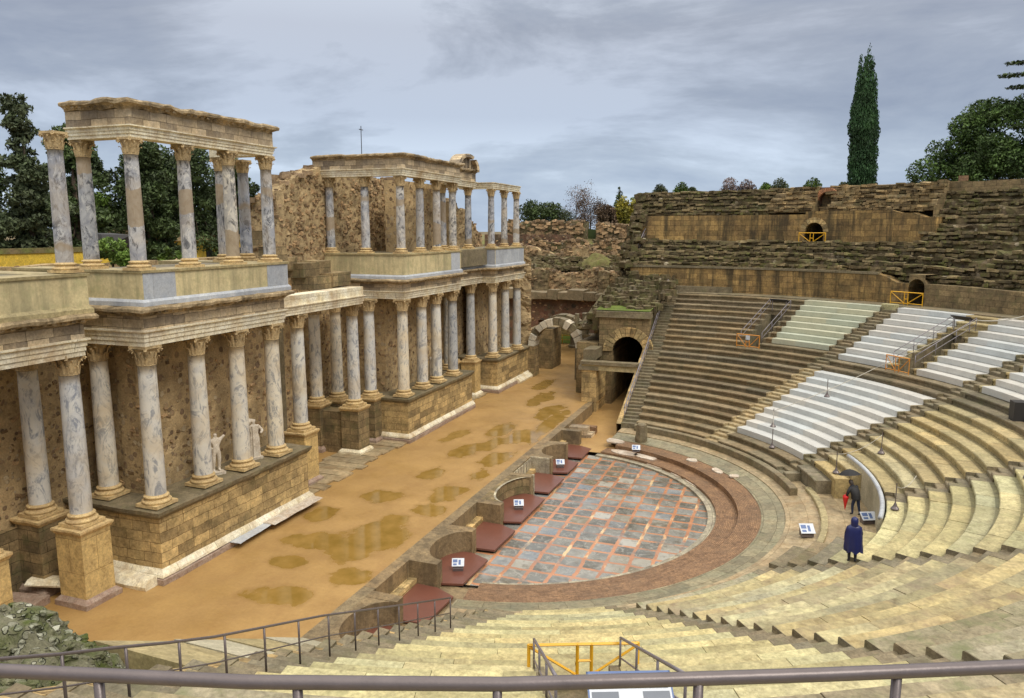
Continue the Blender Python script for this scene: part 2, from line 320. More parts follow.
M['orchestra'] = orch_mat()
def leaf_mat(name, a, b, c3=None):
    s = NT(name, .6, .3)
    c = s.mix(s.bw(s.noise(.6, 4, .6), .3, .7), a, b)
    c = s.mix(1, c, s.tint(), 'MULTIPLY'); s.base(c); return s.m
M['leaf_dark'] = leaf_mat('dark_evergreen_leaves', (.045, .072, .024), (.07, .10, .032))
M['leaf_olive'] = leaf_mat('olive_green_leaves', (.10, .12, .06), (.06, .085, .038))
M['leaf_cypress'] = leaf_mat('cypress_leaves', (.028, .068, .026), (.045, .10, .032))
M['leaf_green'] = leaf_mat('fresh_green_leaves', (.12, .19, .03), (.075, .13, .025))
M['leaf_pine'] = leaf_mat('pine_needles', (.085, .14, .03), (.04, .075, .02))
M['leaf_yellow'] = leaf_mat('yellow_autumn_leaves', (.32, .26, .03), (.17, .17, .035))
M['leaf_brown'] = leaf_mat('bare_brown_twigs', (.14, .09, .055), (.10, .07, .045))
M['leaf_grey'] = leaf_mat('bare_greyish_twigs', (.20, .15, .14), (.15, .12, .11))
M['bark'] = m_stone('bark', (.12, .09, .06), (.07, .05, .035), tinted=False, scale=4)

# ------------------------------------------------------------------ mesh builder
def nz(x, y, z=0, s=1.0): return noise.noise(Vector((x*s, y*s, z*s)))
_b = bmesh.new(); bmesh.ops.create_icosphere(_b, subdivisions=2, radius=1)
ICO = ([v.co.copy() for v in _b.verts], [[v.index for v in f.verts] for f in _b.faces]); _b.free()
_r = random.Random(99); JIT = [_r.uniform(-1, 1) for _ in range(97)]
class MB:
    def __init__(s): s.v = []; s.f = []; s.uv = []; s.t = []; s.mi = []; s.rk = 0
    def poly(s, pts, tint=1.0, uv=None, mi=0):
        i = len(s.v); s.v += [tuple(p) for p in pts]; s.f.append(tuple(range(i, i+len(pts))))
        if uv is None:
            a, b, c = Vector(pts[0]), Vector(pts[1]), Vector(pts[2]); n = (b-a).cross(c-a)
            if abs(n.z) >= max(abs(n.x), abs(n.y)): uv = [(p[0], p[1]) for p in pts]
            elif abs(n.x) > abs(n.y): uv = [(p[1], p[2]) for p in pts]
            else: uv = [(p[0], p[2]) for p in pts]
        s.uv += uv; s.t += [tint]*len(pts); s.mi.append(mi); return s
    def box(s, x0, x1, y0, y1, z0, z1, tint=1.0, jit=0, mi=0, M4=None):
        P = [[x, y, z] for z in (z0, z1) for y in (y0, y1) for x in (x0, x1)]
        if jit:
            for p in P:
                for k in range(3): p[k] += RN.uniform(-jit, jit)
        if M4 is not None: P = [tuple(M4 @ Vector(p)) for p in P]
        for q in ((0, 2, 3, 1), (4, 5, 7, 6), (0, 1, 5, 4), (1, 3, 7, 5), (3, 2, 6, 7), (2, 0, 4, 6)):
            s.poly([P[k] for k in q], tint, mi=mi)
        return s
    def rock(s, M4, tint=1.0, jit=.18, mi=0):
        for f in ICO[1]:
            s.poly([tuple(M4 @ (ICO[0][k]*(1+jit*JIT[(k*7+len(s.v)*0+s.rk*13) % 97]))) for k in f], tint, mi=mi)
        s.rk += 1
        return s
    def prism(s, pts, z0, z1, tint=1.0, top=True, bottom=False, mi=0):
        """vertical prism over a plan polygon (counter-clockwise); z1 may be a list"""
        n = len(pts); Z1 = z1 if isinstance(z1, (list, tuple)) else [z1]*n
        d = 0
        for i in range(n):
            j = (i+1) % n; a, b = pts[i], pts[j]; L = math.hypot(b[0]-a[0], b[1]-a[1])
            s.poly([(a[0], a[1], z0), (b[0], b[1], z0), (b[0], b[1], Z1[j]), (a[0], a[1], Z1[i])], tint, uv=[(d, z0), (d+L, z0), (d+L, Z1[j]), (d, Z1[i])], mi=mi); d += L
        if top: s.poly([(p[0], p[1], Z1[i]) for i, p in enumerate(pts)], tint, uv=[(p[0], p[1]) for p in pts], mi=mi)
        if bottom: s.poly([(p[0], p[1], z0) for p in reversed(pts)], tint, uv=[(p[0], p[1]) for p in reversed(pts)], mi=mi)
        return s
    def tube(s, path, r, n=8, tint=1.0, cap=True, mi=0):
        rings = []; P = [Vector(p) for p in path]
        for i, p in enumerate(P):
            d = (P[min(i+1, len(P)-1)] - P[max(i-1, 0)]).normalized()
            u = d.cross(Vector((0, 0, 1)));
            if u.length < .05: u = d.cross(Vector((0, 1, 0)))
            u.normalize(); w = d.cross(u).normalized(); rr = r[i] if isinstance(r, (list, tuple)) else r
            rings.append([p + u*cos(2*pi*k/n)*rr + w*sin(2*pi*k/n)*rr for k in range(n)])
        for a, b in zip(rings, rings[1:]):
            for k in range(n): s.poly([a[k], b[k], b[(k+1) % n], a[(k+1) % n]], tint, mi=mi)
        if cap: s.poly(rings[0], tint, mi=mi); s.poly(list(reversed(rings[-1])), tint, mi=mi)
        return s
    def lathe(s, prof, n=24, c=(0, 0), tint=1.0, ang=None, mi=0):
        """profile of (r, z) turned round a vertical axis"""
        for (r0, z0), (r1, z1) in zip(prof, prof[1:]):
            for k in range(n):
                a, b = 2*pi*k/n, 2*pi*(k+1)/n
                q = [(c[0]+r0*cos(a), c[1]+r0*sin(a), z0), (c[0]+r0*cos(b), c[1]+r0*sin(b), z0), (c[0]+r1*cos(b), c[1]+r1*sin(b), z1), (c[0]+r1*cos(a), c[1]+r1*sin(a), z1)]
                s.poly(q, tint, uv=[(a*r0, z0), (b*r0, z0), (b*r0, z1), (a*r0, z1)], mi=mi)
        return s
    def sweep(s, path, prof, rag=0.0, seg=.35, tint=1.0, close_ends=True, rag_min=0.0):
        """prof: closed loop of (outward, z) swept along a plan polyline, outward = right of travel; rag roughens points with outward > rag_min"""
        P = [Vector(p) for p in path]; n = len(P); off = []
        for i in range(n):
            d0 = (P[i]-P[i-1]).normalized() if i else None; d1 = (P[i+1]-P[i]).normalized() if i < n-1 else None
            r0 = Vector((d0.y, -d0.x)) if d0 else None; r1 = Vector((d1.y, -d1.x)) if d1 else None
            if r0 is None: o = r1
            elif r1 is None: o = r0
            else: o = (r0+r1); o = o/(o.length_squared)*2
            off.append(o)
        st = []; dist = 0
        for i in range(n-1):
            L = (P[i+1]-P[i]).length; k = max(1, int(L/seg)) if rag else 1
            for q in range(k): st.append((P[i].lerp(P[i+1], q/k), off[i].lerp(off[i+1], q/k) if (q == 0) else None, i, dist+L*q/k))
            dist += L
        st.append((P[-1], off[-1], n-2, dist))
        rings = []
        for p, o, i, dd in st:
            if o is None:
                d = (P[i+1]-P[i]).normalized(); o = Vector((d.y, -d.x))
            ring = []
            for (u, z) in prof:
                du = dz = 0
                if rag and u > rag_min:
                    q3 = floor(dd/.62); du = (nz(p.x*2.3, p.y*2.3, z*3)*.5+nz(p.x*8, p.y*8, z*6)*.6+nz(q3*3.7, z, 2)*.8)*rag; dz = (nz(p.x*1.9+9, p.y*1.9, z*2+5)*.5+nz(p.x*7+9, p.y*7, z*6)*.4+nz(q3*2.9, 5, 2)*.6)*rag
                ring.append((p.x+o.x*(u+du), p.y+o.y*(u+du), z+dz))
            rings.append((ring, dd))
        m = len(prof)
        vv = [0]
        for k in range(m): a, b = prof[k], prof[(k+1) % m]; vv.append(vv[-1]+math.hypot(b[0]-a[0], b[1]-a[1]))
        for (a, da), (b, db) in zip(rings, rings[1:]):
            for k in range(m):
                k2 = (k+1) % m
                vert = abs(prof[k2][1]-prof[k][1]) > abs(prof[k2][0]-prof[k][0])
                v0, v1 = (prof[k][1], prof[k2][1]) if vert else (vv[k], vv[k+1])
                s.poly([a[k], b[k], b[k2], a[k2]], tint, uv=[(da, v0), (db, v0), (db, v1), (da, v1)])
        if close_ends: s.poly(list(reversed(rings[0][0])), tint); s.poly(rings[-1][0], tint)
        return s
    def build(s, name, mats, parent=None, smooth=False, merge=False, loc=None, auto=None):
        me = bpy.data.meshes.new(name); me.from_pydata(s.v, [], s.f)
        uvl = me.uv_layers.new(name='UVMap'); uvl.data.foreach_set('uv', [c for q in s.uv for c in q])
        ca = me.color_attributes.new('tint', 'FLOAT_COLOR', 'CORNER')
        fl = []
        for t in s.t:
            if isinstance(t, tuple): fl += [t[0], t[1], t[2], 1]
            else: fl += [t, t, t, 1]
        ca.data.foreach_set('color', fl)
        if not isinstance(mats, (list, tuple)): mats = [mats]
        for m in mats: me.materials.append(m)
        me.polygons.foreach_set('material_index', s.mi)
        if merge or smooth:
            bm = bmesh.new(); bm.from_mesh(me); bmesh.ops.remove_doubles(bm, verts=bm.verts, dist=.0004)
            bm.to_mesh(me); bm.free()
        if smooth: me.polygons.foreach_set('use_smooth', [True]*len(me.polygons))
        o = bpy.data.objects.new(name, me); COL.objects.link(o); o.parent = parent
        if auto is not None:
            for e in me.edges: pass
        if loc: o.location = loc
        return o
def tn(v=.12): return 1+RN.uniform(-v, v)
def tc3(v=.1, w=.05):
    a = RN.uniform(-v, v); b = RN.uniform(-w, w); return (1+a+b, 1+a, 1+a-b)
# ------------------------------------------------------------------ the seating bowl (cavea)
CX, CY = -13.12, 37.0
R0, DR, Z0, DZ = 16.0, .781, 1.05, .327
XE = -9.59; XN = -8.15
def rr(j): return R0 + j*DR
def zz(j): return Z0 + j*DZ + (.033*(j-11) if j > 11 else 0)
def pol(r, a, z=None):
    a = R_(a); p = (CX+r*cos(a), CY+r*sin(a)); return p if z is None else (*p, z)
def rblock(mb, r0, r1, a0, a1, z0, z1, tint=1.0, jit=0.0, n=None, ch=.03, mi=0, back=False, lip=0, dirt=0):
    """one curved stone: top, chamfered front edge, front, two ends"""
    n = n or max(1, int((a1-a0)*pi/180*r0/.7))
    dz = RN.uniform(-jit, jit); dr = RN.uniform(-jit, jit); r0 += dr; z1 += dz
    z1b = z1+RN.uniform(-jit, jit)*.5
    for k in range(n):
        u, v = a0+(a1-a0)*k/n, a0+(a1-a0)*(k+1)/n
        za, zb = z1+(z1b-z1)*k/n, z1+(z1b-z1)*(k+1)/n
        s0, s1 = R_(u)*r0, R_(v)*r0
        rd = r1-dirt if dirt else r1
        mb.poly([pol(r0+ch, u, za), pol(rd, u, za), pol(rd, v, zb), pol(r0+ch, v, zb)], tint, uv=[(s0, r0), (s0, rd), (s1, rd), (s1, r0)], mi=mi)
        if dirt:  # back band of the tread in a darker tint
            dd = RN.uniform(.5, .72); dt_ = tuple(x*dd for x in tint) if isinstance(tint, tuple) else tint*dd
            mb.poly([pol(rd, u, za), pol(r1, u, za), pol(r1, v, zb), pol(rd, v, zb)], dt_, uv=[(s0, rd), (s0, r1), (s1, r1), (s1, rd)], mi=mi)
        mb.poly([pol(r0, u, za-ch), pol(r0+ch, u, za), pol(r0+ch, v, zb), pol(r0, v, zb-ch)], tint, uv=[(s0, z1), (s0, z1+ch), (s1, z1+ch), (s1, z1)], mi=mi)
        zl = ch+.085 if lip else None
        if lip:
            mb.poly([pol(r0, u, za-zl), pol(r0, u, za-ch), pol(r0, v, zb-ch), pol(r0, v, zb-zl)], tint, uv=[(s0, z1-zl), (s0, z1), (s1, z1), (s1, z1-zl)], mi=mi)
            mb.poly([pol(r0+lip, u, za-zl-.03), pol(r0, u, za-zl), pol(r0, v, zb-zl), pol(r0+lip, v, zb-zl-.03)], tint, uv=[(s0, 0), (s0, lip), (s1, lip), (s1, 0)], mi=mi)
            mb.poly([pol(r0+lip, u, z0), pol(r0+lip, u, za-zl-.03), pol(r0+lip, v, zb-zl-.03), pol(r0+lip, v, z0)], tint, uv=[(s0, z0), (s0, z1), (s1, z1), (s1, z0)], mi=mi)
        else: mb.poly([pol(r0, u, z0), pol(r0, u, za-ch), pol(r0, v, zb-ch), pol(r0, v, z0)], tint, uv=[(s0, z0), (s0, z1), (s1, z1), (s1, z0)], mi=mi)
        if back: mb.poly([pol(r1, v, z0), pol(r1, v, zb), pol(r1, u, za), pol(r1, u, z0)], tint, uv=[(s0, z0), (s0, z1), (s1, z1), (s1, z0)], mi=mi)
    for a, z, flip in ((a0, z1, False), (a1, z1b, True)):
        q = [pol(r0, a, z0), pol(r1, a, z0), pol(r1, a, z), pol(r0+ch, a, z), pol(r0, a, z-ch)]
        if lip: q = [pol(r0+lip, a, z0), pol(r1, a, z0), pol(r1, a, z), pol(r0+ch, a, z), pol(r0, a, z-ch), pol(r0, a, z-ch-.085), pol(r0+lip, a, z-ch-.115)]
        if flip: q.reverse()
        mb.poly(q, tint, uv=[(math.hypot(p[0]-CX, p[1]-CY), p[2]) for p in q], mi=mi)
def arc_blocks(mb, r0, r1, a0, a1, z0, z1, lmin=.9, lmax=2.1, jit=.008, var=.13, gap=.007, **k):
    a = a0
    while a < a1-1e-6:
        b = a+math.degrees(RN.uniform(lmin, lmax)/r0)
        if a1-b < math.degrees(.5/r0): b = a1
        g = math.degrees(gap/r0)
        rblock(mb, r0, r1, a, max(a+g, b-g), z0, z1, tc3(var), jit, **k); a = b

W = 1.25
STAIRS = [(50.0, 1), (27.4, -1), (.2, -1), (-27.3, -1), (-53.9, -1)]
def st_iv(i, r):
    a, s = STAIRS[i]; w = math.degrees(W/r)
    return (a, a+w) if s > 0 else (a-w, a)
def lim(r, far=True):
    a = math.degrees(acos(min(1, ((XE if far else XN)-CX)/r))); return a if far else -a
HATCH = [(66.0, 0), (38.4, 1), (-68.0, 5)]
HW = .85
# name, bounds by row
def bounds(w, j):
    r = rr(j)+.3
    hi = [lim(r), st_iv(0, r)[0], st_iv(1, r)[0], st_iv(2, r)[0], st_iv(3, r)[0], st_iv(4, r)[0]][w]
    lo = [st_iv(0, r)[1], st_iv(1, r)[1], st_iv(2, r)[1], st_iv(3, r)[1], st_iv(4, r)[1], lim(r, False)][w]
    return lo, hi
WL = ['dark granite seating wedge at the far end beside the vaulted passage',
      'seating wedge largely hidden by white boards right of the dark granite one',
      'tan seating wedge directly behind the curved marble parapet at the right edge',
      'bright yellow stone seating wedge right of the person in the navy raincoat',
      'yellow and pinkish seating wedge in front of the person in the navy raincoat, bottom right',
      'yellow seating wedge at the bottom centre behind the yellow metal gate']
WM = ['seat', 'seat', 'seat_tan', 'seat_yellow', 'seat_pink', 'seat_yellow']
wedges = []
for w in range(6):
    T = thing('seating_wedge', WL[w], 'seating', pol(20, sum(bounds(w, 5))/2, 0), group='wedges of stone seating round the orchestra')
    T.matrix_world = Matrix.Translation(T.location); wedges.append(T)
    org = T.location.copy()
    for j in range(-2, 21):
        lo, hi = bounds(w, j); r0, r1, z1 = rr(j), rr(j+1)+.12, zz(j)
        ivs = [(lo, hi)]
        if w == 2:
            if j <= -2: continue
            if j == -1: ivs = [(14.5, hi)]
            elif j in (0, 1): ivs = [(12.3, hi)]
        if w == 3:
            if j < 1: ivs = [(lo, lo+11-3*(0-j)*.3)]
            if j == 1: ivs = [(lo, lo+12.5)]
        for ha, hw in HATCH:
            if hw == w and 12 <= j <= 17:
                d = math.degrees(HW/(r0+.4)); ivs = [q for (a, b) in ivs for q in ((a, min(b, ha-d)), (max(a, ha+d), b)) if q[1] > q[0]+.2]
        mt = WM[w]
        if w in (0,): mt = 'seat'
        if w == 1: mt = 'seat' if j < 0 or j in (10, 11) else 'seat_tan'
        if w == 2 and j in (-1, 10, 11): mt = 'stair'
        if w == 3 and j < 1: mt = 'stair'
        if w == 4 and (j > 11 or j < -1): mt = 'seat_worn'
        if w == 5 and (j > 16): mt = 'seat_worn'
        if w == 3 and (j > 11): mt = 'seat_tan'
        z0 = z1-DZ-.14 if j > -2 else -.2
        if w == 2 and j <= 1: z0 = -.2
        if w == 3 and j <= 1: z0 = -.2
        for a, b in ivs:
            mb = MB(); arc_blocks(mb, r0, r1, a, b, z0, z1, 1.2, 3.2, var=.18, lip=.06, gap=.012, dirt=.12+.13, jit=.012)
            rt = 1+RN.uniform(-.17, .13); hu = RN.uniform(-.05, .05); mb.t = [(t[0]*rt*(1+hu), t[1]*rt, t[2]*rt*(1-hu*2)) for t in mb.t]
            o = mb.build('seat_row', M[mt], T); o.matrix_parent_inverse = Matrix.Translation(-org)

# stairs: two low steps cut into each seat row
SL = ['dark narrow stairway beside the far white boards, left one of the two climbing through them',
      'stairway with square notched steps right of the lower white boards',
      'notched stairway between the tan and the bright yellow seats at the right edge',
      'stairway on which the person in the navy raincoat stands',
      'long stairway with dark triangular notches crossing the bottom right']
for i in range(5):
    T = thing('stairway', SL[i], 'stairs', pol(20, STAIRS[i][0], 0), group='stairways between the seating wedges'); org = T.location.copy()
    for j in range(-2 if i != 2 else 2, 21):
        a0, a1 = st_iv(i, rr(j)+.3); r0, r1, z1 = rr(j), rr(j+1), zz(j); mb = MB()
        d = lambda m: math.degrees(m/r0)
        zb = z1-DZ-.12; t = tc3(.12)
        if j <= -2: zb = -.2
        # cheeks either side of the notch, then the notch's half step and the tread behind
        if i == 0:
            q = ((a0, a0+d(.12)), (a1-d(.12), a1))
        else: q = ((a0, a0+d(.42)), (a1-d(.02), a1))
        for u, v in q: rblock(mb, r0, r1+.1, u, v, zb, z1, t, .004)
        u, v = q[0][1], q[1][0]
        if i == 4: u, v = a0, a1
        rblock(mb, r0+.01, r0+DR*.5, u, v, zb+.01, z1-DZ*.5, tc3(.14), .004)
        rblock(mb, r0+DR*.5, r1+.1, u, v, zb+.01, z1-.004, tc3(.14), .004)
        o = mb.build('stair_step', M['stair_yellow' if (i == 0 and j < 10) else 'stair'], T); o.matrix_parent_inverse = Matrix.Translation(-org)
# edge stairs along the two passage ends, with the wall that carries them
for far in (True, False):
    T = thing('edge_stairway', 'steep stairway with many thin steps along the rail at the far end of the seats' if far else 'stairway along the thin rail at the near left end of the yellow seats', 'stairs', (-10.2 if far else -8.7, CY+(20 if far else -20), 0), group='stairways along the two ends of the seating'); org = T.location.copy()
    sg = 1 if far else -1; xe = XE if far else XN; xs_ = -10.72 if far else -9.35
    for j in range(-2, 21):
        mb = MB()
        for h in (0, 1):
            ra, rb = rr(j)+h*DR*.5, rr(j)+(h+1)*DR*.5+.1
            ya = CY+sg*sqrt(ra**2-(xe-CX)**2); yb = CY+sg*sqrt(rb**2-(xe-CX)**2)+sg*.25
            z1 = zz(j)-(DZ*.5 if h == 0 else 0); y0, y1 = min(ya, yb), max(ya, yb)
            mb.box(xs_, xe+.02, y0, y1, z1-.45, z1-.006, tc3(.16), .006)
            mb.box(xe-.02, xe+.45, y0+.05, y1-.05, z1-.45, z1-.02, tc3(.1))
            if not far and h: mb.box(xs_-.32, xs_-.02, y0, y0+.42, z1-.4, z1+.2, tc3(.2), .02)
        o = mb.build('stair_step', M['stair'], T); o.matrix_parent_inverse = Matrix.Translation(-org)
    mb = MB(); prof = []
    for j in range(-2, 22): prof.append((CY+sg*sqrt(rr(j)**2-(xe-CX)**2), zz(j)-.25))
    pts = [(prof[0][0], -1.3)] + prof + [(prof[-1][0], -1.3)]
    for xw in (xs_-.34, xs_):
        q = [(xw, y, z) for y, z in pts]
        if (xw < xs_-.1) == far: q.reverse()
        mb.poly(q, 1.0, uv=[(p[1], p[2]) for p in q])
    for (y0, z0), (y1, z1) in zip(prof, prof[1:]):
        mb.poly([(xs_-.34, y0, z0), (xs_, y0, z0), (xs_, y1, z1), (xs_-.34, y1, z1)], tc3())
    o = mb.build('side_wall', M['sandstone'], T); o.matrix_parent_inverse = Matrix.Translation(-org)

# white and greenish boards laid over the seats
def boards(label, mat, fn, j0, j1, grp='boards laid over the seat rows'):
    T = thing('seat_boards', label, 'seat boards', pol(rr(j0), fn(j0)[0], zz(j0)), group=grp); org = T.location.copy()
    for j in range(j0, j1):
        lo, hi = fn(j); mb = MB()
        arc_blocks(mb, rr(j)-.025, rr(j+1)-.02, lo, hi, zz(j)-DZ+.02+(0 if j > j0 else -.03), zz(j)+.035, 2.6, 3.0, jit=.0015, var=.02, gap=.004, ch=.012)
        o = mb.build('board', M[mat], T); o.matrix_parent_inverse = Matrix.Translation(-org)
dg = lambda m, j: math.degrees(m/rr(j))
boards('large lower field of grey white boards in the middle of the seating', 'seat_cover', lambda j: (bounds(1, j)[0]+dg(.03, j), bounds(1, j)[1]-dg(.02, j)), 0, 10)
boards('pale greenish boards left of the far stairway', 'seat_cover_green', lambda j: (bounds(0, j)[0]+dg(.1, j), 66.0-dg(HW+.5, j)), 13, 21)
boards('white boards between the far stairway and the middle gated hatch', 'seat_cover', lambda j: (38.4+dg(HW+.35, j), bounds(1, j)[1]-dg(.05, j)), 12, 21)
boards('white boards right of the middle gated hatch', 'seat_cover', lambda j: (bounds(1, j)[0]+dg(.05, j), 38.4-dg(HW+.3, j)), 12, 21)
boards('bluish white boards at the right edge above the tan seats', 'seat_cover', lambda j: (bounds(2, j)[0]+dg(6, j), bounds(2, j)[1]-dg(.3, j)), 12, 17)

# stair hatches (vomitories) through the upper rows
def hatch(a, label, gate_lab, gate_mat, board_lab):
    T = thing('stair_hatch', label, 'hatch', pol(rr(12), a, zz(11)), group='hatches through the seating'); org = T.location.copy()
    def put(mb, n, m, par=T):
        o = mb.build(n, M[m], par); o.matrix_parent_inverse = Matrix.Translation(-org); return o
    for sg in (-1, 1):
        mb = MB()
        for j in range(12, 18):
            r0, r1 = rr(j), rr(j+1); d = math.degrees((HW)/(r0+.4)); e = math.degrees(.22/r0)
            u, v = (a+d-e*.9, a+d+.02) if sg > 0 else (a-d-.02, a-d+e*.9)
            rblock(mb, r0, r1, u, v, zz(11)-2.3, zz(j)-.02, tc3(.15), .003)
        put(mb, 'side_wall', 'stair')
    mb = MB(); d = math.degrees(HW/rr(17)); rblock(mb, rr(18)+.15, rr(18)+.5, a-d, a+d, zz(11)-2.3, zz(18)+.02, .9); put(mb, 'end_wall', 'stair')
    mb = MB()
    for k in range(9):
        r0 = rr(12)+k*.4; dd = math.degrees(HW/r0); rblock(mb, r0, r0+.6, a-dd, a+dd, zz(11)-2.6, zz(11)-.2*k-.1, tc3(.1), ch=.01)
    put(mb, 'stair_flight', 'stair')
    # guard rails along both sides
    G = thing('hatch_guard_rail', 'grey tubular guard rail round ' + gate_lab[1], 'guard rail', pol(rr(12), a, zz(12)), group='guard rails round the hatches'); go = G.location.copy()
    for sg in (-1, 1):
        mb = MB(); L = []
        for t in range(0, 7):
            r = rr(12)+t*(rr(18)-rr(12))/6+.1; L.append(pol(r, a+sg*math.degrees(HW/r), zz(12)+t*(zz(18)-zz(12))/6+(.82 if a > 0 else .6)))
        mb.tube(L, .028, 7); mb.tube([(p[0], p[1], p[2]-.42) for p in L], .018, 6)
        o = mb.build('rail', M['iron_grey'], G, smooth=True); o.matrix_parent_inverse = Matrix.Translation(-go)
        for t in (0, 2, 4, 6):
            mb = MB(); mb.tube([(L[t][0], L[t][1], L[t][2]-(.86 if a > 0 else .64)), L[t]], .022, 6); o = mb.build('post', M['iron_grey'], G, smooth=True); o.matrix_parent_inverse = Matrix.Translation(-go)
    # gate with N-shaped bracing at the foot
    gate(a if a > 0 else -67.7, rr(11)+(.35 if a > 0 else .8), zz(11), gate_mat, gate_lab[0], w=.92 if a > 0 else 1.08, h=1.0 if a > 0 else .8)
    # reading board at the head
    Bq = thing('slanted_board', board_lab, 'board', pol(rr(18)-.1, a, zz(18))); bo = Bq.location.copy()
    er = Vector((cos(R_(a)), sin(R_(a)), 0)); et = Vector((-sin(R_(a)), cos(R_(a)), 0)); up = Vector((0, 0, 1))
    return Bq, bo, er, et, up
def gate(a, r, z, mat, label, w=.92, h=1.0, n=None):
    G = thing('metal_gate', label, 'gate', pol(r, a, z), group='metal gates barring the openings')
    G.rotation_euler = (0, 0, R_(a)+pi/2)
    def bar(n_, p, q, t=.03):
        mb = MB(); mb.tube([p, q], t, 4); o = mb.build(n_, M[mat], G); return o
    bar('frame', (-w, 0, h), (w, 0, h), .035); bar('frame', (-w, 0, .12), (w, 0, .12))
    for x in (-w, -.12, .16, w): bar('post', (x, 0, 0), (x, 0, h+.02), .034)
    bar('brace', (-w, 0, h-.03), (-.14, 0, .15)); bar('brace', (w, 0, h-.03), (.18, 0, .15)); bar('brace', (-.12, 0, .45), (.16, 0, .45))
    return G
def slant_board(Bq, bo, er, et, up, w, h, face_mats, flip=1, z=.75, tilt=.55):
    """flat board sloping on two legs, facing outward (flip=1) up the seats"""
    c = Vector(bo)+up*z
    n = (er*flip*sin(tilt)+up*cos(tilt)).normalized(); ay = (up-n*up.dot(n)).normalized(); ax = ay.cross(n)
    m = Matrix(((ax.x, ay.x, n.x, c.x), (ax.y, ay.y, n.y, c.y), (ax.z, ay.z, n.z, c.z), (0, 0, 0, 1)))
    inv = Matrix.Translation(-Vector(bo))
    mb = MB().box(-w/2, w/2, -h/2, h/2, -.03, 0, M4=m); o = mb.build('panel', M[face_mats[0]], Bq); o.matrix_parent_inverse = inv
    mb = MB(); q = .004
    for (x0, x1, y0, y1) in ((-w/2, w/2, h/2-.03, h/2), (-w/2, w/2, -h/2, -h/2+.03), (-w/2, -w/2+.02, -h/2, h/2), (w/2-.02, w/2, -h/2, h/2)): mb.box(x0, x1, y0, y1, 0, q, M4=m)
    o = mb.build('edge_trim', M['blue'], Bq); o.matrix_parent_inverse = inv
    for sx in (-1, 1):
        mb = MB(); p = m @ Vector((sx*w*.38, 0, -.03)); mb.tube([(p.x, p.y, bo[2]-.1), tuple(p)], .03, 6); o = mb.build('leg', M['iron_grey'], Bq); o.matrix_parent_inverse = inv
    return m, inv
b1 = hatch(66.0, 'narrow stair hatch between dark seats and greenish boards', ('orange metal gate with a small white notice, beside the greenish boards', 'the hatch beside the greenish boards'), 'orange_metal', 'dark sloping board at the top of the far hatch')
slant_board(*b1, 1.5, .5, ['dark'], 1)
b2 = hatch(38.4, 'stair hatch cut through the white boards', ('orange metal gate in front of the hatch between the white boards', 'the hatch between the white boards'), 'orange_metal', 'dark sloping board at the top of the hatch between the white boards')
slant_board(*b2, 1.5, .5, ['dark'], 1)
b3 = hatch(-68.0, 'stair hatch through the yellow seats below the foreground railing', ('bright yellow metal gate at the bottom centre of the yellow seats', 'the hatch behind the bright yellow gate'), 'yellow_metal', 'large grey and white sloping information board behind the foreground rail')
b3[0].location = pol(rr(18)+.25, -67.75, zz(18)+.05); b3 = (b3[0], b3[0].location.copy(), *b3[2:])
m3, i3 = slant_board(*b3, 1.12, .95, ['white'], 1, z=.2, tilt=.6)
m3 = m3 @ Matrix.Diagonal((.64, .82, 1, 1)); PANEL = [c for c in b3[0].children if c.name.startswith('panel')][0]
mb = MB()
mb.box(-.78, .78, .30, .46, .002, .006, M4=m3)
for x0, x1, y0, y1 in ((-.80, -.25, -.1, .25), (.25, .80, -.1, .25)): mb.box(x0, x1, y0, y1, .002, .006, M4=m3)
o = mb.build('grey_text_field', M['grey_print'], PANEL); o.matrix_parent_inverse = PANEL.matrix_parent_inverse.copy() if False else Matrix()
mb = MB()
pts = [(-.5, -.5), (.5, -.5), (.28, -.02), (-.28, -.02)]
mb.poly([tuple(m3 @ Vector((x, y, .007))) for x, y in pts])
o = mb.build('plan_drawing', M['blue'], PANEL); o.matrix_parent_inverse = PANEL.matrix_parent_inverse.copy() if False else Matrix()
mb = MB(); 
for x0, x1 in ((-.24, -.02), (.02, .24)): mb.box(x0, x1, .06, .13, .002, .009, M4=m3)
o = mb.build('yellow_stripe', M['yellow_print'], PANEL); o.matrix_parent_inverse = PANEL.matrix_parent_inverse.copy() if False else Matrix()
# little white notice on the first gate
nt = MB().box(-.16, .16, -.015, .015, 0, .34).build('notice_sheet', M['white']); nt.location = pol(rr(11)+.31, 66.0, zz(11)+.62); nt.rotation_euler = (0, 0, R_(66)+pi/2)
tag(nt, 'small white notice fixed to the orange gate beside the greenish boards', 'notice')
ys = MB(); arc_blocks(ys, rr(20)+.1, rr(20)+.7, 50.6, 52.4, zz(19)+.1, zz(20)+.22); tag(ys.build('stone_block', M['seat_yellow']), 'yellow stone block at the head of the far narrow stairway', 'stone block')

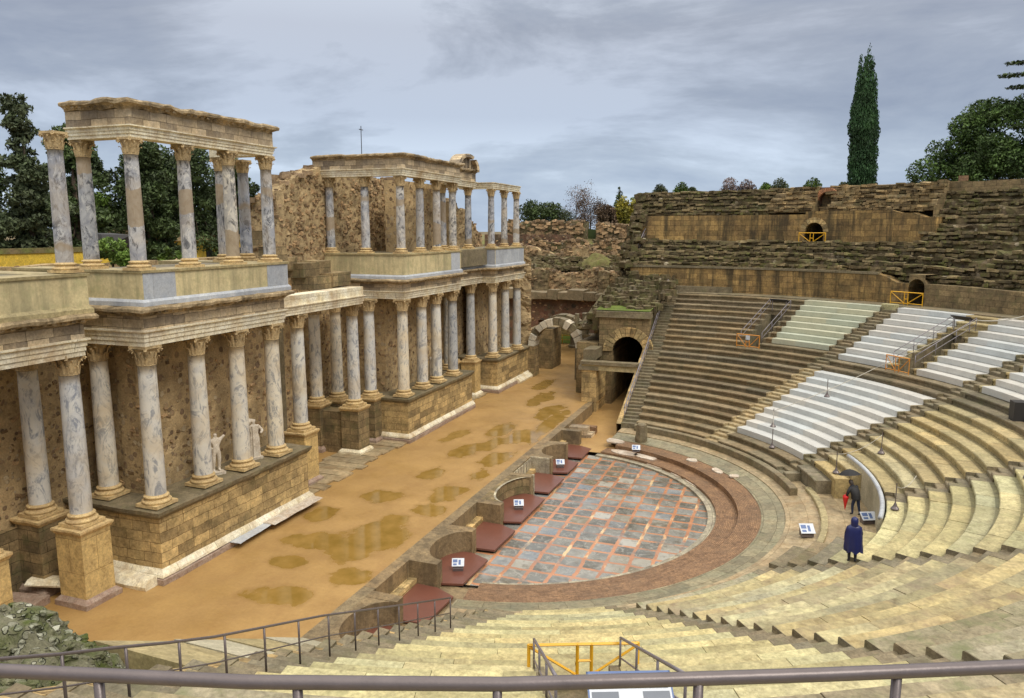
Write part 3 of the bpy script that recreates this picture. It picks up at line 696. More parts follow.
# ------------------------------------------------------------------ walkway and walls above the seats
mb = MB(); ZP = zz(20)+.1
arc_blocks(mb, rr(21)-.02, 34.3, -78, 92, ZP-.5, ZP, 2, 3.4, var=.1, n=None)
tag(mb.build('upper_walkway', M['stair']), kind='structure')
def ring_wall(mb, r, r2, a0, a1, z0, ztop, step=.9, rag=.0, tint=True):
    """curved wall from a0 to a1, ztop may be a function of azimuth"""
    n = max(2, int((a1-a0)*pi/180*r/step)); f = ztop if callable(ztop) else (lambda a: ztop)
    for k in range(n):
        u, v = a0+(a1-a0)*k/n, a0+(a1-a0)*(k+1)/n; t = 1.0; s0, s1 = R_(u)*r, R_(v)*r
        za, zb = f(u), f(v)
        mb.poly([pol(r, u, z0), pol(r, u, za), pol(r, v, zb), pol(r, v, z0)], t, uv=[(s0, z0), (s0, za), (s1, zb), (s1, z0)])
        mb.poly([pol(r, u, za), pol(r2, u, za), pol(r2, v, zb), pol(r, v, zb)], t, uv=[(s0, r), (s0, r2), (s1, r2), (s1, r)])
        mb.poly([pol(r2, v, z0), pol(r2, v, zb), pol(r2, u, za), pol(r2, u, z0)], t, uv=[(s1, z0), (s1, zb), (s0, za), (s0, z0)])
    for a, fl in ((a0, 0), (a1, 1)):
        q = [pol(r, a, z0), pol(r2, a, z0), pol(r2, a, f(a)), pol(r, a, f(a))]
        if fl: q.reverse()
        mb.poly(q, 1.0, uv=[(math.hypot(p[0]-CX, p[1]-CY), p[2]) for p in q])
def arch_wall(mb, r, r2, ac, hw, zs, z0, ztop):
    """piece of curved wall with an arched opening of half width hw sprung at zs"""
    n = 12; top = ztop
    P = [(hw*cos(pi*k/n), zs+hw*sin(pi*k/n)) for k in range(n+1)]     # right to left over the arch
    ang = lambda m: ac+math.degrees(m/r)
    for (x0, za), (x1, zb) in zip(P, P[1:]):
        mb.poly([pol(r, ang(x1), zb), pol(r, ang(x1), top), pol(r, ang(x0), top), pol(r, ang(x0), za)][::-1], 1.0, uv=[(x1, zb), (x1, top), (x0, top), (x0, za)][::-1])
        mb.poly([pol(r, ang(x0), za), pol(r2, ang(x0), za), pol(r2, ang(x1), zb), pol(r, ang(x1), zb)], .8)
        mb.poly([pol(r, ang(x1), top), pol(r2, ang(x1), top), pol(r2, ang(x0), top), pol(r, ang(x0), top)], 1.0)
    for sx in (-1, 1):
        mb.poly([pol(r, ang(sx*hw), z0), pol(r2, ang(sx*hw), z0), pol(r2, ang(sx*hw), zs), pol(r, ang(sx*hw), zs)], .9)
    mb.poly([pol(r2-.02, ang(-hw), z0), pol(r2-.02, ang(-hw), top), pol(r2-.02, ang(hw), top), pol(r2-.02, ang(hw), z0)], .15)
def voussoirs(name, r, ac, hw, zs, wd, mat, parent, n=11, par_inv=None):
    mb = MB(); ang = lambda m: ac+math.degrees(m/r)
    for k in range(n):
        t0, t1 = pi*(k+.06)/n, pi*(k+.94)/n; t = tc3(.18); q = []
        for th, R__ in ((t0, hw-.02), (t0, hw+wd), (t1, hw+wd), (t1, hw-.02)): q.append((R__*cos(th), zs+R__*sin(th)))
        f = [pol(r-.06, ang(x), z) for x, z in q]; b = [pol(r+.3, ang(x), z) for x, z in q]
        mb.poly(f, t)
        for i in range(4): mb.poly([f[i], f[(i+1) % 4], b[(i+1) % 4], b[i]][::-1], t)
    return mb.build(name, M[mat], parent)
# wall 1: the podium of the middle seats
D1 = 50.3; h1 = math.degrees(.62/34)
T = thing('terrace_wall', 'long streaked ochre ashlar wall with a small dark arch, just above the white boards', 'wall'); 
mb = MB(); ring_wall(mb, 34, 35, D1+h1, 92.2, ZP-.2, lambda a: 10.22 if a > 56 else (10.0 if a > 54 else 9.55)); mb.build('left_wall', M['wall_ochre'], T)
mb = MB(); ring_wall(mb, 34, 35, -40, D1-h1, ZP-.2, lambda a: 9.55+.04*sin(a*.3)); mb.build('right_wall', M['ashlar_dark'], T)
mb = MB(); arch_wall(mb, 34, 36.4, D1, .62, 9.3, ZP-.2, 10.25); mb.build('arch', M['ashlar_dark'], T)
mb = MB(); ring_wall(mb, 33.93, 34.3, 55.5, 92.3, 10.1, 10.28); mb.build('coping', M['stair'], T)
# wall 2: the podium of the top seats
D2 = 67.4; h2 = math.degrees(.82/38)
T = thing('terrace_wall', 'upper streaked ochre ashlar wall with a dark arched doorway', 'wall')
mb = MB(); ring_wall(mb, 38, 39, D2+h2, 91.8, 12.3, lambda a: 14.85); mb.build('left_wall', M['wall_ochre'], T)
mb = MB(); ring_wall(mb, 38, 39, 52.3, D2-h2, 11.9, lambda a: 15.1 if a > 57.2 else (14.85 if a > 54.8 else 14.5)); mb.build('right_wall', M['wall_ochre'], T)
mb = MB(); arch_wall(mb, 38, 40.4, D2, .82, 13.35, 12.0, 15.1); mb.build('arch', M['wall_ochre'], T)
voussoirs('arch_stones', 38, D2, .82, 13.35, .42, 'sandstone', T)
T = thing('brick_arch', 'small red brick arch in the topmost terrace left of the cypress', 'arch', pol(40.3, 67.2, 15.1))
o = voussoirs('arch_stones', 40.1, 67.2, .75, 16.1, .34, 'brick_arch', T, 17); o.matrix_parent_inverse = Matrix.Translation(-T.location)
mb = MB(); arch_wall(mb, 40.4, 42, 67.2, .75, 16.1, 15.2, 17.25); o = mb.build('arch_wall', M['brick_red'], T); o.matrix_parent_inverse = Matrix.Translation(-T.location)
for a in (67.4,): gate(a, 37.6, 12.35, 'yellow_metal', 'yellow metal gate in front of the upper arched doorway', w=1.15, h=.9)
gate(50.9, 33.4, ZP, 'yellow_metal', 'yellow metal gate in front of the small arch above the white boards', w=1.25, h=.95)

def ruin_steps(name, label, mat, ra, za, rb, zb, ns, a0, a1, grp, seedv=0, moss_bits=True, amp=.16, da=None, skip=None):
    """ragged core of a stepped terrace: eroded ledges plus loose facing stones"""
    rnd = random.Random(seedv); mb = MB(); da = da or .30
    n = int((a1-a0)*pi/180*ra/da); prof = []
    for k in range(ns):
        r0 = ra+(rb-ra)*k/ns; r1 = ra+(rb-ra)*(k+1)/ns; z1 = za+(zb-za)*(k+1)/ns; z0 = za+(zb-za)*k/ns
        prof += [(r0, z0+.02, 0), (r0+.02, (z0+z1)/2, 1), (r0+.06, z1-.06, 1), (r0+.2, z1, .8), ((r0+r1)/2+.1, z1, .6)]
    prof.append((rb, zb, .5)); prof.append((rb+.9, zb-.1, .2))
    P = []
    for i in range(n+1):
        a = a0+(a1-a0)*i/n; col = []
        for q, (r, z, w) in enumerate(prof):
            x, y = pol(r, a)
            d = nz(x*.9, y*.9, z*2.2+seedv)*amp*1.6+nz(x*3.1, y*3.1, z*3+seedv)*amp*.7
            e = nz(x*.7+30, y*.7, z*1.5+seedv)*amp*1.5+nz(x*2.7+3, y*2.7, z*2)*amp*.6
            col.append((*pol(r+d*w, a), z+e*w))
        P.append(col)
    for i in range(n):
        for q in range(len(prof)-1):
            mb.poly([P[i][q], P[i][q+1], P[i+1][q+1], P[i+1][q]], 1.0)
    for i, fl in ((0, 0), (n, 1)):
        for q in range(len(prof)-1):
            b = P[i][q]; c = P[i][q+1]; w = [b, (b[0], b[1], za-2), (c[0], c[1], za-2), c]
            mb.poly(w[::-1] if fl else w, .9)
    for k in range(ns):
        r0 = ra+(rb-ra)*k/ns; z1 = za+(zb-za)*(k+1)/ns; hh = (zb-za)/ns
        for lay in range(2):
            a = a0; zl = z1-hh*.5*lay; rl = r0-.03*lay
            while a < a1:
                L = rnd.uniform(.25, .95)*(1.0 if lay == 0 else .8); b = a+math.degrees(L/r0); m = (a+b)/2
                keep = nz(m*.33+k*3.1, k*1.7, lay*2+seedv) > (-.32 if lay == 0 else -.15)
                if keep:
                    t = rnd.choice([.55, .75, .9, 1.0, 1.15, 1.45, 1.7] if lay == 0 else [.45, .6, .8, 1.0, 1.2]); x, y = pol(rl+rnd.uniform(-.06, .16), m)
                    Mx = Matrix.Translation((x, y, zl+rnd.uniform(-.07, .03)+.12*nz(x*.5, y*.5, k))) @ Matrix.Rotation(R_(m)+rnd.uniform(-.08, .08), 4, 'Z') @ Matrix.Rotation(rnd.uniform(-.06, .06), 4, 'X') @ Matrix.Rotation(rnd.uniform(-.12, .12), 4, 'Y')
                    RN.seed(rnd.random()); mb.box(-rnd.uniform(.14, .3), rnd.uniform(.15, .32), -L/2+.02, L/2-.02, -rnd.uniform(.07, .17), rnd.uniform(.04, .10), (t*1.02, t, t*.95), .035, M4=Mx, mi=1)
                a = b
    return tag(mb.build(name, [M[mat], M['terrace_stone' if mat == 'rubble_moss' else mat]]), label, 'ruined terrace', grp)
G_ = 'eroded stone terraces above the seats'
ruin_steps('ruined_terrace', 'eroded grey terraces between the two ochre walls', 'rubble_moss', 34.9, 10.1, 38.0, 12.5, 5, 53.5, 91.8, G_, 1, amp=.11)
ruin_steps('ruined_terrace', 'rough mossy stone slope right of the ochre walls, filling the right edge', 'rubble_moss', 34.9, 9.5, 42.0, 17.1, 12, -22, 53.6, G_, 2, amp=.2)
ruin_steps('ruined_terrace', 'topmost mossy layered terraces above the upper ochre wall, left part', 'rubble_moss', 38.7, 14.75, 41.0, 17.15, 4, 74, 91.5, G_, 3, amp=.17)
ruin_steps('ruined_terrace', 'plain restored steps at the top between brick arch and rough slope', 'ashlar_dark', 38.8, 15.0, 41.0, 17.3, 5, 53.4, 66.2, G_, 4, amp=.06)
ruin_steps('ruined_terrace', 'short restored steps at the top left of the brick arch', 'ashlar_dark', 38.8, 15.0, 41.0, 17.3, 5, 68.3, 74.2, G_, 5, amp=.06)
# tops behind
mb = MB(); ring_wall(mb, 41.0, 43.2, -22, 91.6, 9, lambda a: 17.2+.12*nz(a*.35, 1)+.08*nz(a*1.7, 3)+.05*(a < 74)); tag(mb.build('rear_wall', M['ashlar_dark']), 'low dark stone wall capping the very top of the theatre', 'wall')
# steps leading down from the upper doorway
T = thing('step_flight', 'broad flat steps leading down from the upper arched doorway', 'steps', pol(37, 67, 11))
mb = MB()
for k in range(6):
    arc_blocks(mb, 35.1+.5*k, 35.8+.5*k, 66-6+k*.75, 66+5.4-k*.35, 10, 10.45+.36*k, .9, 2.0, jit=.012)
o = mb.build('step', M['stair'], T); o.matrix_parent_inverse = Matrix.Translation(-T.location)
for a, r, w in ((71, 40, 0),):
    pass
# broken left ends of the two walls: tumbled blocks
mb = MB(); rnd = random.Random(8)
for k in range(230):
    z = rnd.uniform(7.2, 17.0); t = (z-7.2)/10
    r = 32+ (z-7.2)*.9+rnd.uniform(-1.0, 2.4); a = 91.6+rnd.uniform(-.6, 2.4)*(1.2-t*.8)
    s_ = rnd.uniform(.2, .5); Mx = Matrix.Translation(pol(min(r, 41), a, z)) @ Matrix.Rotation(rnd.uniform(0, 3), 4, 'Z') @ Matrix.Rotation(rnd.uniform(-.3, .3), 4, 'X')
    mb.box(-s_, s_, -s_*.8, s_*.8, -s_*.5, s_*.5, rnd.uniform(.6, 1.4), .06, M4=Mx)
for k in range(12):
    z0 = 7+k*.85; r = 33.4+k*.68
    mb.box(CX-1.6+.1*k, CX+.6, CY+r, CY+43, z0-3, z0+.55, tn(.2), .1)
tag(mb.build('broken_wall_end', M['rubble_moss']), 'broken stepped left end of the high terrace walls, rough grey blocks', 'ruined wall')
# rails at the left of the terraces
def handrail(name, label, pts, mat, posts, r=.03, ph=.9, grp=None, mid=True, pr=.022, cat='handrail'):
    T = thing(name, label, cat, (pts[0][0], pts[0][1], pts[0][2]-ph), group=grp); inv = Matrix.Translation(-T.location)
    o = MB().tube(pts, r, 8).build('top_rail', M[mat], T, smooth=True); o.matrix_parent_inverse = inv
    if mid:
        o = MB().tube([(p[0], p[1], p[2]-ph*.5) for p in pts], r*.55, 6).build('middle_rail', M[mat], T, smooth=True); o.matrix_parent_inverse = inv
    P = [Vector(p) for p in pts]; Ls = [(b-a).length for a, b in zip(P, P[1:])]; tot = sum(Ls)
    for k in range(posts):
        d = tot*k/(posts-1) if posts > 1 else 0; i = 0
        while i < len(Ls)-1 and d > Ls[i]: d -= Ls[i]; i += 1
        p = P[i].lerp(P[i+1], min(1, d/Ls[i])); o = MB().tube([(p.x, p.y, p.z-ph), tuple(p)], pr, 6).build('post', M[mat], T, smooth=True); o.matrix_parent_inverse = inv
    return T
def edge_pts(sg, js, x, h): return [(x, CY+sg*sqrt(rr(j)**2-(x-CX)**2), zz(j)+h) for j in js]
handrail('handrail', 'grey handrail climbing along the far end of the dark seats', edge_pts(1, range(-2, 22), -10.55, .85), 'iron_grey', 26, r=.045, ph=.9, grp='rails along the ends of the seating')
handrail('handrail', 'thin brown handrail with wire infill descending at the near left', [(-8.62, y, z) for y, z in ((3.6, 9.35), (5.73, 8.46), (6.48, 8.1), (7.3, 7.74), (8.23, 7.31), (9.2, 6.89), (10.17, 6.52), (12.2, 5.75), (14.9, 4.62), (18.3, 3.22))], 'iron', 16, r=.024, ph=.92, grp='rails along the ends of the seating')
handrail('handrail', 'short grey rail on the terrace between the ochre walls', [(CX-1.1, CY+36.2, 11.9), (CX-.6, CY+38.4, 14.0)], 'iron_grey', 4, r=.05, grp='short rails high on the terraces')
handrail('barrier', 'grey barrier at the foot of the rough slope by the right edge', [pol(33, a, ZP+1.0) for a in (33.5, 32, 30.5, 29)], 'iron_grey', 5, r=.025, cat='barrier')

# ------------------------------------------------------------------ orchestra
mb = MB(); n = 96; ZF = -1.05
pts = [(-12.9, CY-9.9)] + [pol(9.9, a) for a in [(-90+180*k/n) for k in range(n+1)]] + [(-12.9, CY+9.9)]
pts = [(-13.4, CY-9.9)] + [pol(9.9, -88+176*k/n) for k in range(n+1)] + [(-13.4, CY+9.9)]
mb.poly([(x, y, ZF) for x, y in pts]); tag(mb.build('orchestra_floor', M['orchestra']), kind='structure')
def ring(mb, r0, r1, z0, z1, a0=-84, a1=84, zb=-1.3, fn=1.0, seg=2.0, split=True):
    n = int((a1-a0)/seg)
    for k in range(n):
        u, v = a0+(a1-a0)*k/n, a0+(a1-a0)*(k+1)/n; s0, s1 = R_(u)*r1, R_(v)*r1
        mb.poly([pol(r0, u, z0), pol(r1, u, z1), pol(r1, v, z1), pol(r0, v, z0)], 1.0, uv=[(s0, r0), (s0, r1), (s1, r1), (s1, r0)])
        mb.poly([pol(r0, u, zb), pol(r0, u, z0), pol(r0, v, z0), pol(r0, v, zb)], 1.0, uv=[(s0, zb), (s0, z0), (s1, z0), (s1, zb)])
    for a, fl in ((a0, 1), (a1, 0)):
        q = [pol(r0, a, zb), pol(r0, a, z0), pol(r1, a, z1), pol(r1, a, zb)]
        mb.poly(q if fl == 0 else q[::-1], 1.0, uv=[(math.hypot(p[0]-CX, p[1]-CY), p[2]) for p in (q if fl == 0 else q[::-1])])
mb = MB(); ring(mb, 9.75, 10.2, -.92, -.92, -80, 80); tag(mb.build('orchestra_kerb', M['marble_rim']), kind='structure')
mb = MB(); ring(mb, 10.15, 11.25, -.78, -.78, -80, 79); tag(mb.build('lower_brick_ring', M['brick_ring']), kind='structure')
mb = MB(); ring(mb, 11.2, 12.35, -.5, -.47, -81, 76); tag(mb.build('upper_brick_ring', M['brick_ring']), kind='structure')
mb = MB(); ring(mb, 12.3, 13.45, -.44, -.26, -82, 80); tag(mb.build('inner_paving', M['paving_grey']), kind='structure')
mb = MB(); ring(mb, 13.4, 15.2, -.22, -.02, -82, 80); tag(mb.build('outer_paving', M['paving_tan']), kind='structure')
mb = MB(); ring(mb, 15.0, 17.7, 0.0, 0.02, -27, 19, zb=-.3); tag(mb.build('entrance_paving', M['paving_tan']), kind='structure')
# worn marble slabs left on the brick ring
rnd = random.Random(4); GM = 'worn pale marble slabs left along the brick rings'
for n_, (a, r, z, w, d) in enumerate([(72, 10.75, -.775, 1.9, .55), (64, 10.9, -.775, 1.7, .45), (56, 10.4, -.9, 2.2, .3), (46, 10.35, -.9, 1.9, .28), (36, 10.3, -.9, 2.0, .26), (78, 11.9, -.47, 1.5, .5), (49, 12.0, -.465, .8, .3), (38, 12.1, -.465, 1.2, .25), (32, 12.5, -.40, .5, .3)]):
    mb = MB(); m = 9; pl = []
    for k in range(m):
        t = 2*pi*k/m; q = 1+.25*rnd.uniform(-1, 1); pl.append((d*cos(t)*q, w/2*sin(t)*q))
    mb.prism(pl, -.03, .045, tn(.1)); o = mb.build('marble_slab', M['marble_slab']); o.location = pol(r, a, z); o.rotation_euler = (0, 0, R_(a))
    tag(o, ['pale marble slab on the lower brick ring nearest the far passage', 'pale marble slab next to the end of the lower brick ring', 'long pale slab on the kerb at the far end of the grid floor', 'pale kerb slab on the far curve of the grid floor, second from the passage', 'pale kerb slab on the far curve of the grid floor, third from the passage', 'broken pale slab at the end of the upper brick ring by the info panel', 'small pale slab on the upper brick ring, far side', 'pale slab on the upper brick ring right of the far small one', 'smallest pale slab beside the upper brick ring'][n_], 'marble slab', GM)
# low kerb in front of the first row, and its broken end
T = thing('low_parapet', 'low curved dark stone kerb in front of the lowest far seats', 'kerb', pol(14.2, 45, 0)); inv = Matrix.Translation(-T.location)
mb = MB(); arc_blocks(mb, 14.0, 14.38, 14.5, 76, -.3, .26, 1.6, 2.6, jit=.01, back=True); o = mb.build('kerb_stones', M['stair'], T); o.matrix_parent_inverse = inv
mb = MB(); arc_blocks(mb, 14.95, 15.25, -24, 17, -.2, .14, 1.5, 2.5, jit=.02, back=True)
tag(mb.build('low_kerb', M['seat_tan']), 'low worn kerb curving past the reading panel at the central entrance', 'kerb')
# curved marble parapet
T = thing('curved_parapet', 'tall curved pale marble parapet with a bluish rounded coping', 'parapet', pol(17.35, 5, 0)); inv = Matrix.Translation(-T.location)
f = lambda a: 1.62 if a > -6 else 1.62
mb = MB(); ring_wall(mb, 17.28, 17.48, -11, 19.3, 0, f, step=.35); o = mb.build('slab', M['parapet'], T); o.matrix_parent_inverse = inv
mb = MB(); mb.tube([pol(17.38, -11+30.6*k/18, 1.64) for k in range(19)], .105, 8); o = mb.build('coping', M['grey_marble'], T, smooth=True); o.matrix_parent_inverse = inv
# ------------------------------------------------------------------ ground, near platform
mb = MB()
xs = [-1500, -700, -350, -200, -130, -95, -80, -70, -62, -55, -50, -45, -40, -34, -30, -26, -20, -14, -8, 0, 8, 15, 20, 26, 30, 34, 38, 44, 52, 65, 90, 140, 260, 600, 1500]
ysl = [-1500, -600, -250, -120, -60, -30, -20, -12, -8, -4, 0, 4, 8, 12, 18, 24, 30, 36, 42, 48, 54, 60, 66, 72, 76, 80, 84, 90, 96, 102, 110, 125, 150, 190, 260, 400, 700, 1500]
def gz(x, y):
    r = math.hypot(x-CX, y-CY)
    sm = lambda t: max(0, min(1, t))**2*(3-2*max(0, min(1, t)))
    z = -1.6
    if x > CX-1.5: z = -1.6 + sm((r-43.4)/3)*(17.0 if y > 30 else 13.0)
    if x <= CX-1.5:
        z = -.25*sm((-14-x)/2)-1.6*(1-sm((-14-x)/2))
        z = max(z, -.25+sm((-44-x)/12)*9.6)
        z = max(z, -.25+sm((y-112)/20)*10) if y > 100 else z
        if y < 4: z = max(z, sm((3-y)/8)*9)
    return z
H_ = [[gz(x, y) for x in xs] for y in ysl]
for i in range(len(ysl)-1):
    for k in range(len(xs)-1):
        mb.poly([(xs[k], ysl[i], H_[i][k]), (xs[k+1], ysl[i], H_[i][k+1]), (xs[k+1], ysl[i+1], H_[i+1][k+1]), (xs[k], ysl[i+1], H_[i+1][k])])
tag(mb.build('ground', M['soil'], smooth=True), kind='structure')
mb = MB(); arc_blocks(mb, 36.3, 38.3, -84, -50, 8, 10.9, 1.2, 2.2, ch=.03); tag(mb.build('viewing_platform', M['seat_tan']), kind='structure')
mb = MB(); arc_blocks(mb, 38.3, 41.5, -84, -50, 8, 11.85, 1.2, 2.2, ch=.03); tag(mb.build('upper_platform', M['seat_tan']), kind='structure')
mb = MB(); ring_wall(mb, 34.2, 34.9, -80, -40, ZP-.2, 9.0); tag(mb.build('terrace_wall', M['ashlar_dark']), 'low stone wall at the back of the walkway below the foreground railing', 'wall')
ruin_steps('ruined_terrace', 'worn stone steps directly below the foreground railing', 'rubble_moss', 34.9, 9.0, 36.4, 10.8, 3, -80, -42, G_, 6, amp=.08)
# foreground railing
T = thing('metal_railing', 'thick brown grey metal railing crossing the whole foreground', 'railing', pol(36.6, -68, 10.9)); inv = Matrix.Translation(-T.location)
def onr(a, z): return pol(36.62, a, z)
rp = [(-6.2, .9), (-4.2, 1.4), (-2.71, 1.83), (-1.8, 2.09), (-.92, 2.40), (-.40, 2.62), (.2, 2.88), (.93, 3.21), (1.8, 3.68), (3.2, 4.6), (4.6, 5.8)]
ZR = 11.85
o = MB().tube([(x, y, ZR) for x, y in rp], .026, 14).build('top_rail', M['iron'], T, smooth=True); o.matrix_parent_inverse = inv
for x, y in [(-5.3, 1.13), (-4.55, 1.31), (-3.83, 1.51), (-3.1, 1.70), (-2.37, 1.93), (-1.64, 2.15), (-.94, 2.39), (-.25, 2.68), (.45, 3.0), (1.15, 3.33), (1.83, 3.7), (2.5, 4.14)]:
    o = MB().tube([(x, y, 10.85), (x, y, ZR-.01)], .019, 8).build('post', M['iron'], T, smooth=True); o.matrix_parent_inverse = inv
o = MB().tube([(x, y, ZR-.5) for x, y in rp], .012, 8).build('middle_rail', M['iron'], T, smooth=True); o.matrix_parent_inverse = inv
# ------------------------------------------------------------------ stage
PUD = [(-16.9, 27.6, 1.5, 2.3), (-19.0, 26.7, 1.5, .9), (-18.9, 24.6, .8, .6), (-16.0, 31.9, .8, .8), (-16.3, 34.3, 1.0, 1.3), (-19.2, 32.8, 1.1, .9), (-17.0, 30.1, .7, .8), (-16.0, 40.6, .8, 1.8),
       (-18.3, 41.9, .8, 1.7), (-16.5, 45.8, .8, 2.0), (-15.5, 49.5, .6, 5.0), (-15.8, 24.2, .9, .8), (-18.4, 36.9, .7, 1.1), (-17.6, 43.6, .7, 1.4), (-18.2, 47.2, .8, 2.0), (-16.6, 53.5, .9, 2.6), (-18.6, 57.5, .8, 3.0), (-20.2, 63, .7, 2.6), (-15.8, 37.6, .5, 1.1), (-20.6, 29.6, .7, 1.0), (-17.4, 22.0, 1.2, .8), (-20.5, 44.6, .6, 1.6)]
def wetness(x, y):
    w = max(0, .30+.55*nz(x*.33, y*.16, 11)+.2*nz(x*1.2, y*.8, 4))*.75
    for px, py, a, b in PUD:
        if abs(x-px) < 2.2*a and abs(y-py) < 2.2*b:
            u, v = (x-px)/a, (y-py)/b; d = sqrt(u*u+v*v)+.5*nz(x*.8+px, y*.6, 3)+.3*nz(x*2.3, y*1.9, 7); w = max(w, 1-d*.5)
    return max(0, min(1, w))
mb = MB(); xs2 = [-26+.2*k for k in range(58)]; xs2[-1] = -14.6; ys2 = [6+.25*k for k in range(250)]
WW = [[wetness(x, y) for x in xs2] for y in ys2]
for i in range(len(ys2)-1):
    for k in range(len(xs2)-1):
        mb.v += [(xs2[k], ys2[i], 0), (xs2[k+1], ys2[i], 0), (xs2[k+1], ys2[i+1], 0), (xs2[k], ys2[i+1], 0)]; n_ = len(mb.v); mb.f.append((n_-4, n_-3, n_-2, n_-1)); mb.uv += [(0, 0)]*4; mb.mi.append(0)
        mb.t += [(WW[i][k], 0, 0), (WW[i][k+1], 0, 0), (WW[i+1][k+1], 0, 0), (WW[i+1][k], 0, 0)]
YE = ys2[-1]
for pl in ([(-34, -6), (-26, -6), (-26, YE), (-34, YE)], [(-26, -6), (-14.6, -6), (-14.6, 6), (-26, 6)], [(-34, YE), (-14.2, YE), (-14.0, 100), (-34, 112), (-42, 112)], [(-14.6, 57.0), (-14.0, 57.6), (-14.2, YE), (-14.6, YE)]):
    mb.poly([(x, y, 0) for x, y in pl], (0, 0, 0))
tag(mb.build('stage_floor', M['sand']), kind='structure')
mb = MB(); Z_ = (0, 0, 0)
mb.poly([(-14.6, 46.95, -.86), (-8.2, 46.95, -.86), (-9.0, 50.2, -.8), (-10.6, 54, -.8), (-10.6, 80, -.55), (-14.4, 80, -.55), (-14.6, 56, -.75)], Z_)
tag(mb.build('passage_floor', M['sand']), kind='structure')
mb = MB(); mb.poly([(-14.6, 14, -1.2), (4, 14, -1.2), (4, 56, -1.2), (-14.6, 56, -1.2)]); tag(mb.build('orchestra_bed', M['marble_rim']), kind='structure')
rnd = random.Random(21)
# ------------------------------------------------------------------ front wall of the stage with its niches
T = thing('stage_front_wall', 'low brown wall along the stage edge with alternating square and curved niches', 'wall', (-14.4, 33, -1.1)); inv = Matrix.Translation(-T.location)
def ch(o): o.matrix_parent_inverse = inv; return o
mb = MB()
yk = 12.0
while yk < 56.4: y2 = min(56.6, yk+rnd.uniform(2.2, 3.6)); mb.box(-14.72, -14.2, yk, y2-.012, -1.2, .10, tc3(.12), .008); yk = y2
ch(mb.build('rear_coping', M['pulpitum'], T))
SEP = [16.2, 19.6, 23.1, 26.45, 30.05, 33.6, 38.2, 41.9, 45.1, 48.4]
for y in SEP:
    ch(MB().box(-14.21, -12.92, y-.24, y+.24, -1.15, .105, tc3(.08), .01).build('cross_wall', M['pulpitum'], T))
def semi(y0, y1, mat, z1=.1, clad=False):
    mb = MB(); cy = (y0+y1)/2; a, b = (y1-y0)/2-.02, 1.0; n = 16; th = .0
    arc = [(-13.0-b*sin(pi*k/n), cy-a*cos(pi*k/n)) for k in range(n+1)]        # concave side
    for (xa, ya), (xb, yb) in zip(arc, arc[1:]):
        mb.poly([(xa, ya, -1.15), (xb, yb, -1.15), (xb, yb, z1), (xa, ya, z1)][::-1], 1.0, uv=[(ya, -1.15), (yb, -1.15), (yb, z1), (ya, z1)][::-1])
        mb.poly([(-14.22, ya, z1), (xa, ya, z1), (xb, yb, z1), (-14.22, yb, z1)], 1.0)
    ch(mb.build('curved_niche', mat, T))
    if clad:
        mb = MB()
        for (xa, ya), (xb, yb) in zip(arc, arc[1:]):
            mb.poly([(xa, ya, z1+.005), (xa+.12, ya, z1+.005), (xb+.12, yb, z1+.005), (xb, yb, z1+.005)], 1.1)
            mb.poly([(xa+.12, ya, -1.12), (xb+.12, yb, -1.12), (xb+.12, yb, -1.0), (xa+.12, ya, -1.0)][::-1], 1.0)
        ch(mb.build('marble_lining', M['marble_rim'], T))
def edge(i): return SEP[i]+.24, SEP[i+1]-.24
semi(*edge(3), M['pulpitum']); semi(*edge(5), M['ashlar_dark'], clad=True); semi(*edge(7), M['pulpitum']); semi(*edge(1), M['pulpitum'])
for i in (0, 2, 4, 6, 8):     # inner ledge of the square niches
    y0, y1 = edge(i)
    ch(MB().box(-14.21, -13.85, y0, y1, -1.15, -.62, tc3(.1), .01).build('niche_step', M['sandstone'], T))
y0, y1 = edge(6); mb = MB()
for k in range(7): mb.box(-14.2, -14.14, y0+(y1-y0)*(k+.1)/7, y0+(y1-y0)*(k+.9)/7, -1.0, .0, 1.1)
mb.box(-14.2, -13.0, y1-.06, y1+.002, -1.0, .112, 1.1); mb.box(-13.0, -12.86, y0-.1, y0+.03, -1.1, .112, 1.1)
ch(mb.build('marble_lining', M['marble_rim'], T))
mb = MB(); mb.poly([(-14.3, 12, -1.12), (-12.5, 12, -1.12), (-12.5, 50.4, -1.12), (-14.3, 50.4, -1.12)]); mb.poly([(-13.5, 10, -1.14), (-9.3, 10, -1.14), (-9.3, 27.1, -1.14), (-13.5, 27.1, -1.14)]); tag(mb.build('trench_floor', M['soil']), kind='structure')
mb = MB(); mb.poly([(-13.5, 22.9, -1.0), (-10.4, 22.9, -1.0), (-10.9, 26.6, -1.0), (-13.0, 26.9, -1.0)]); tag(mb.build('wet_landing', M['pulpitum']), kind='structure')
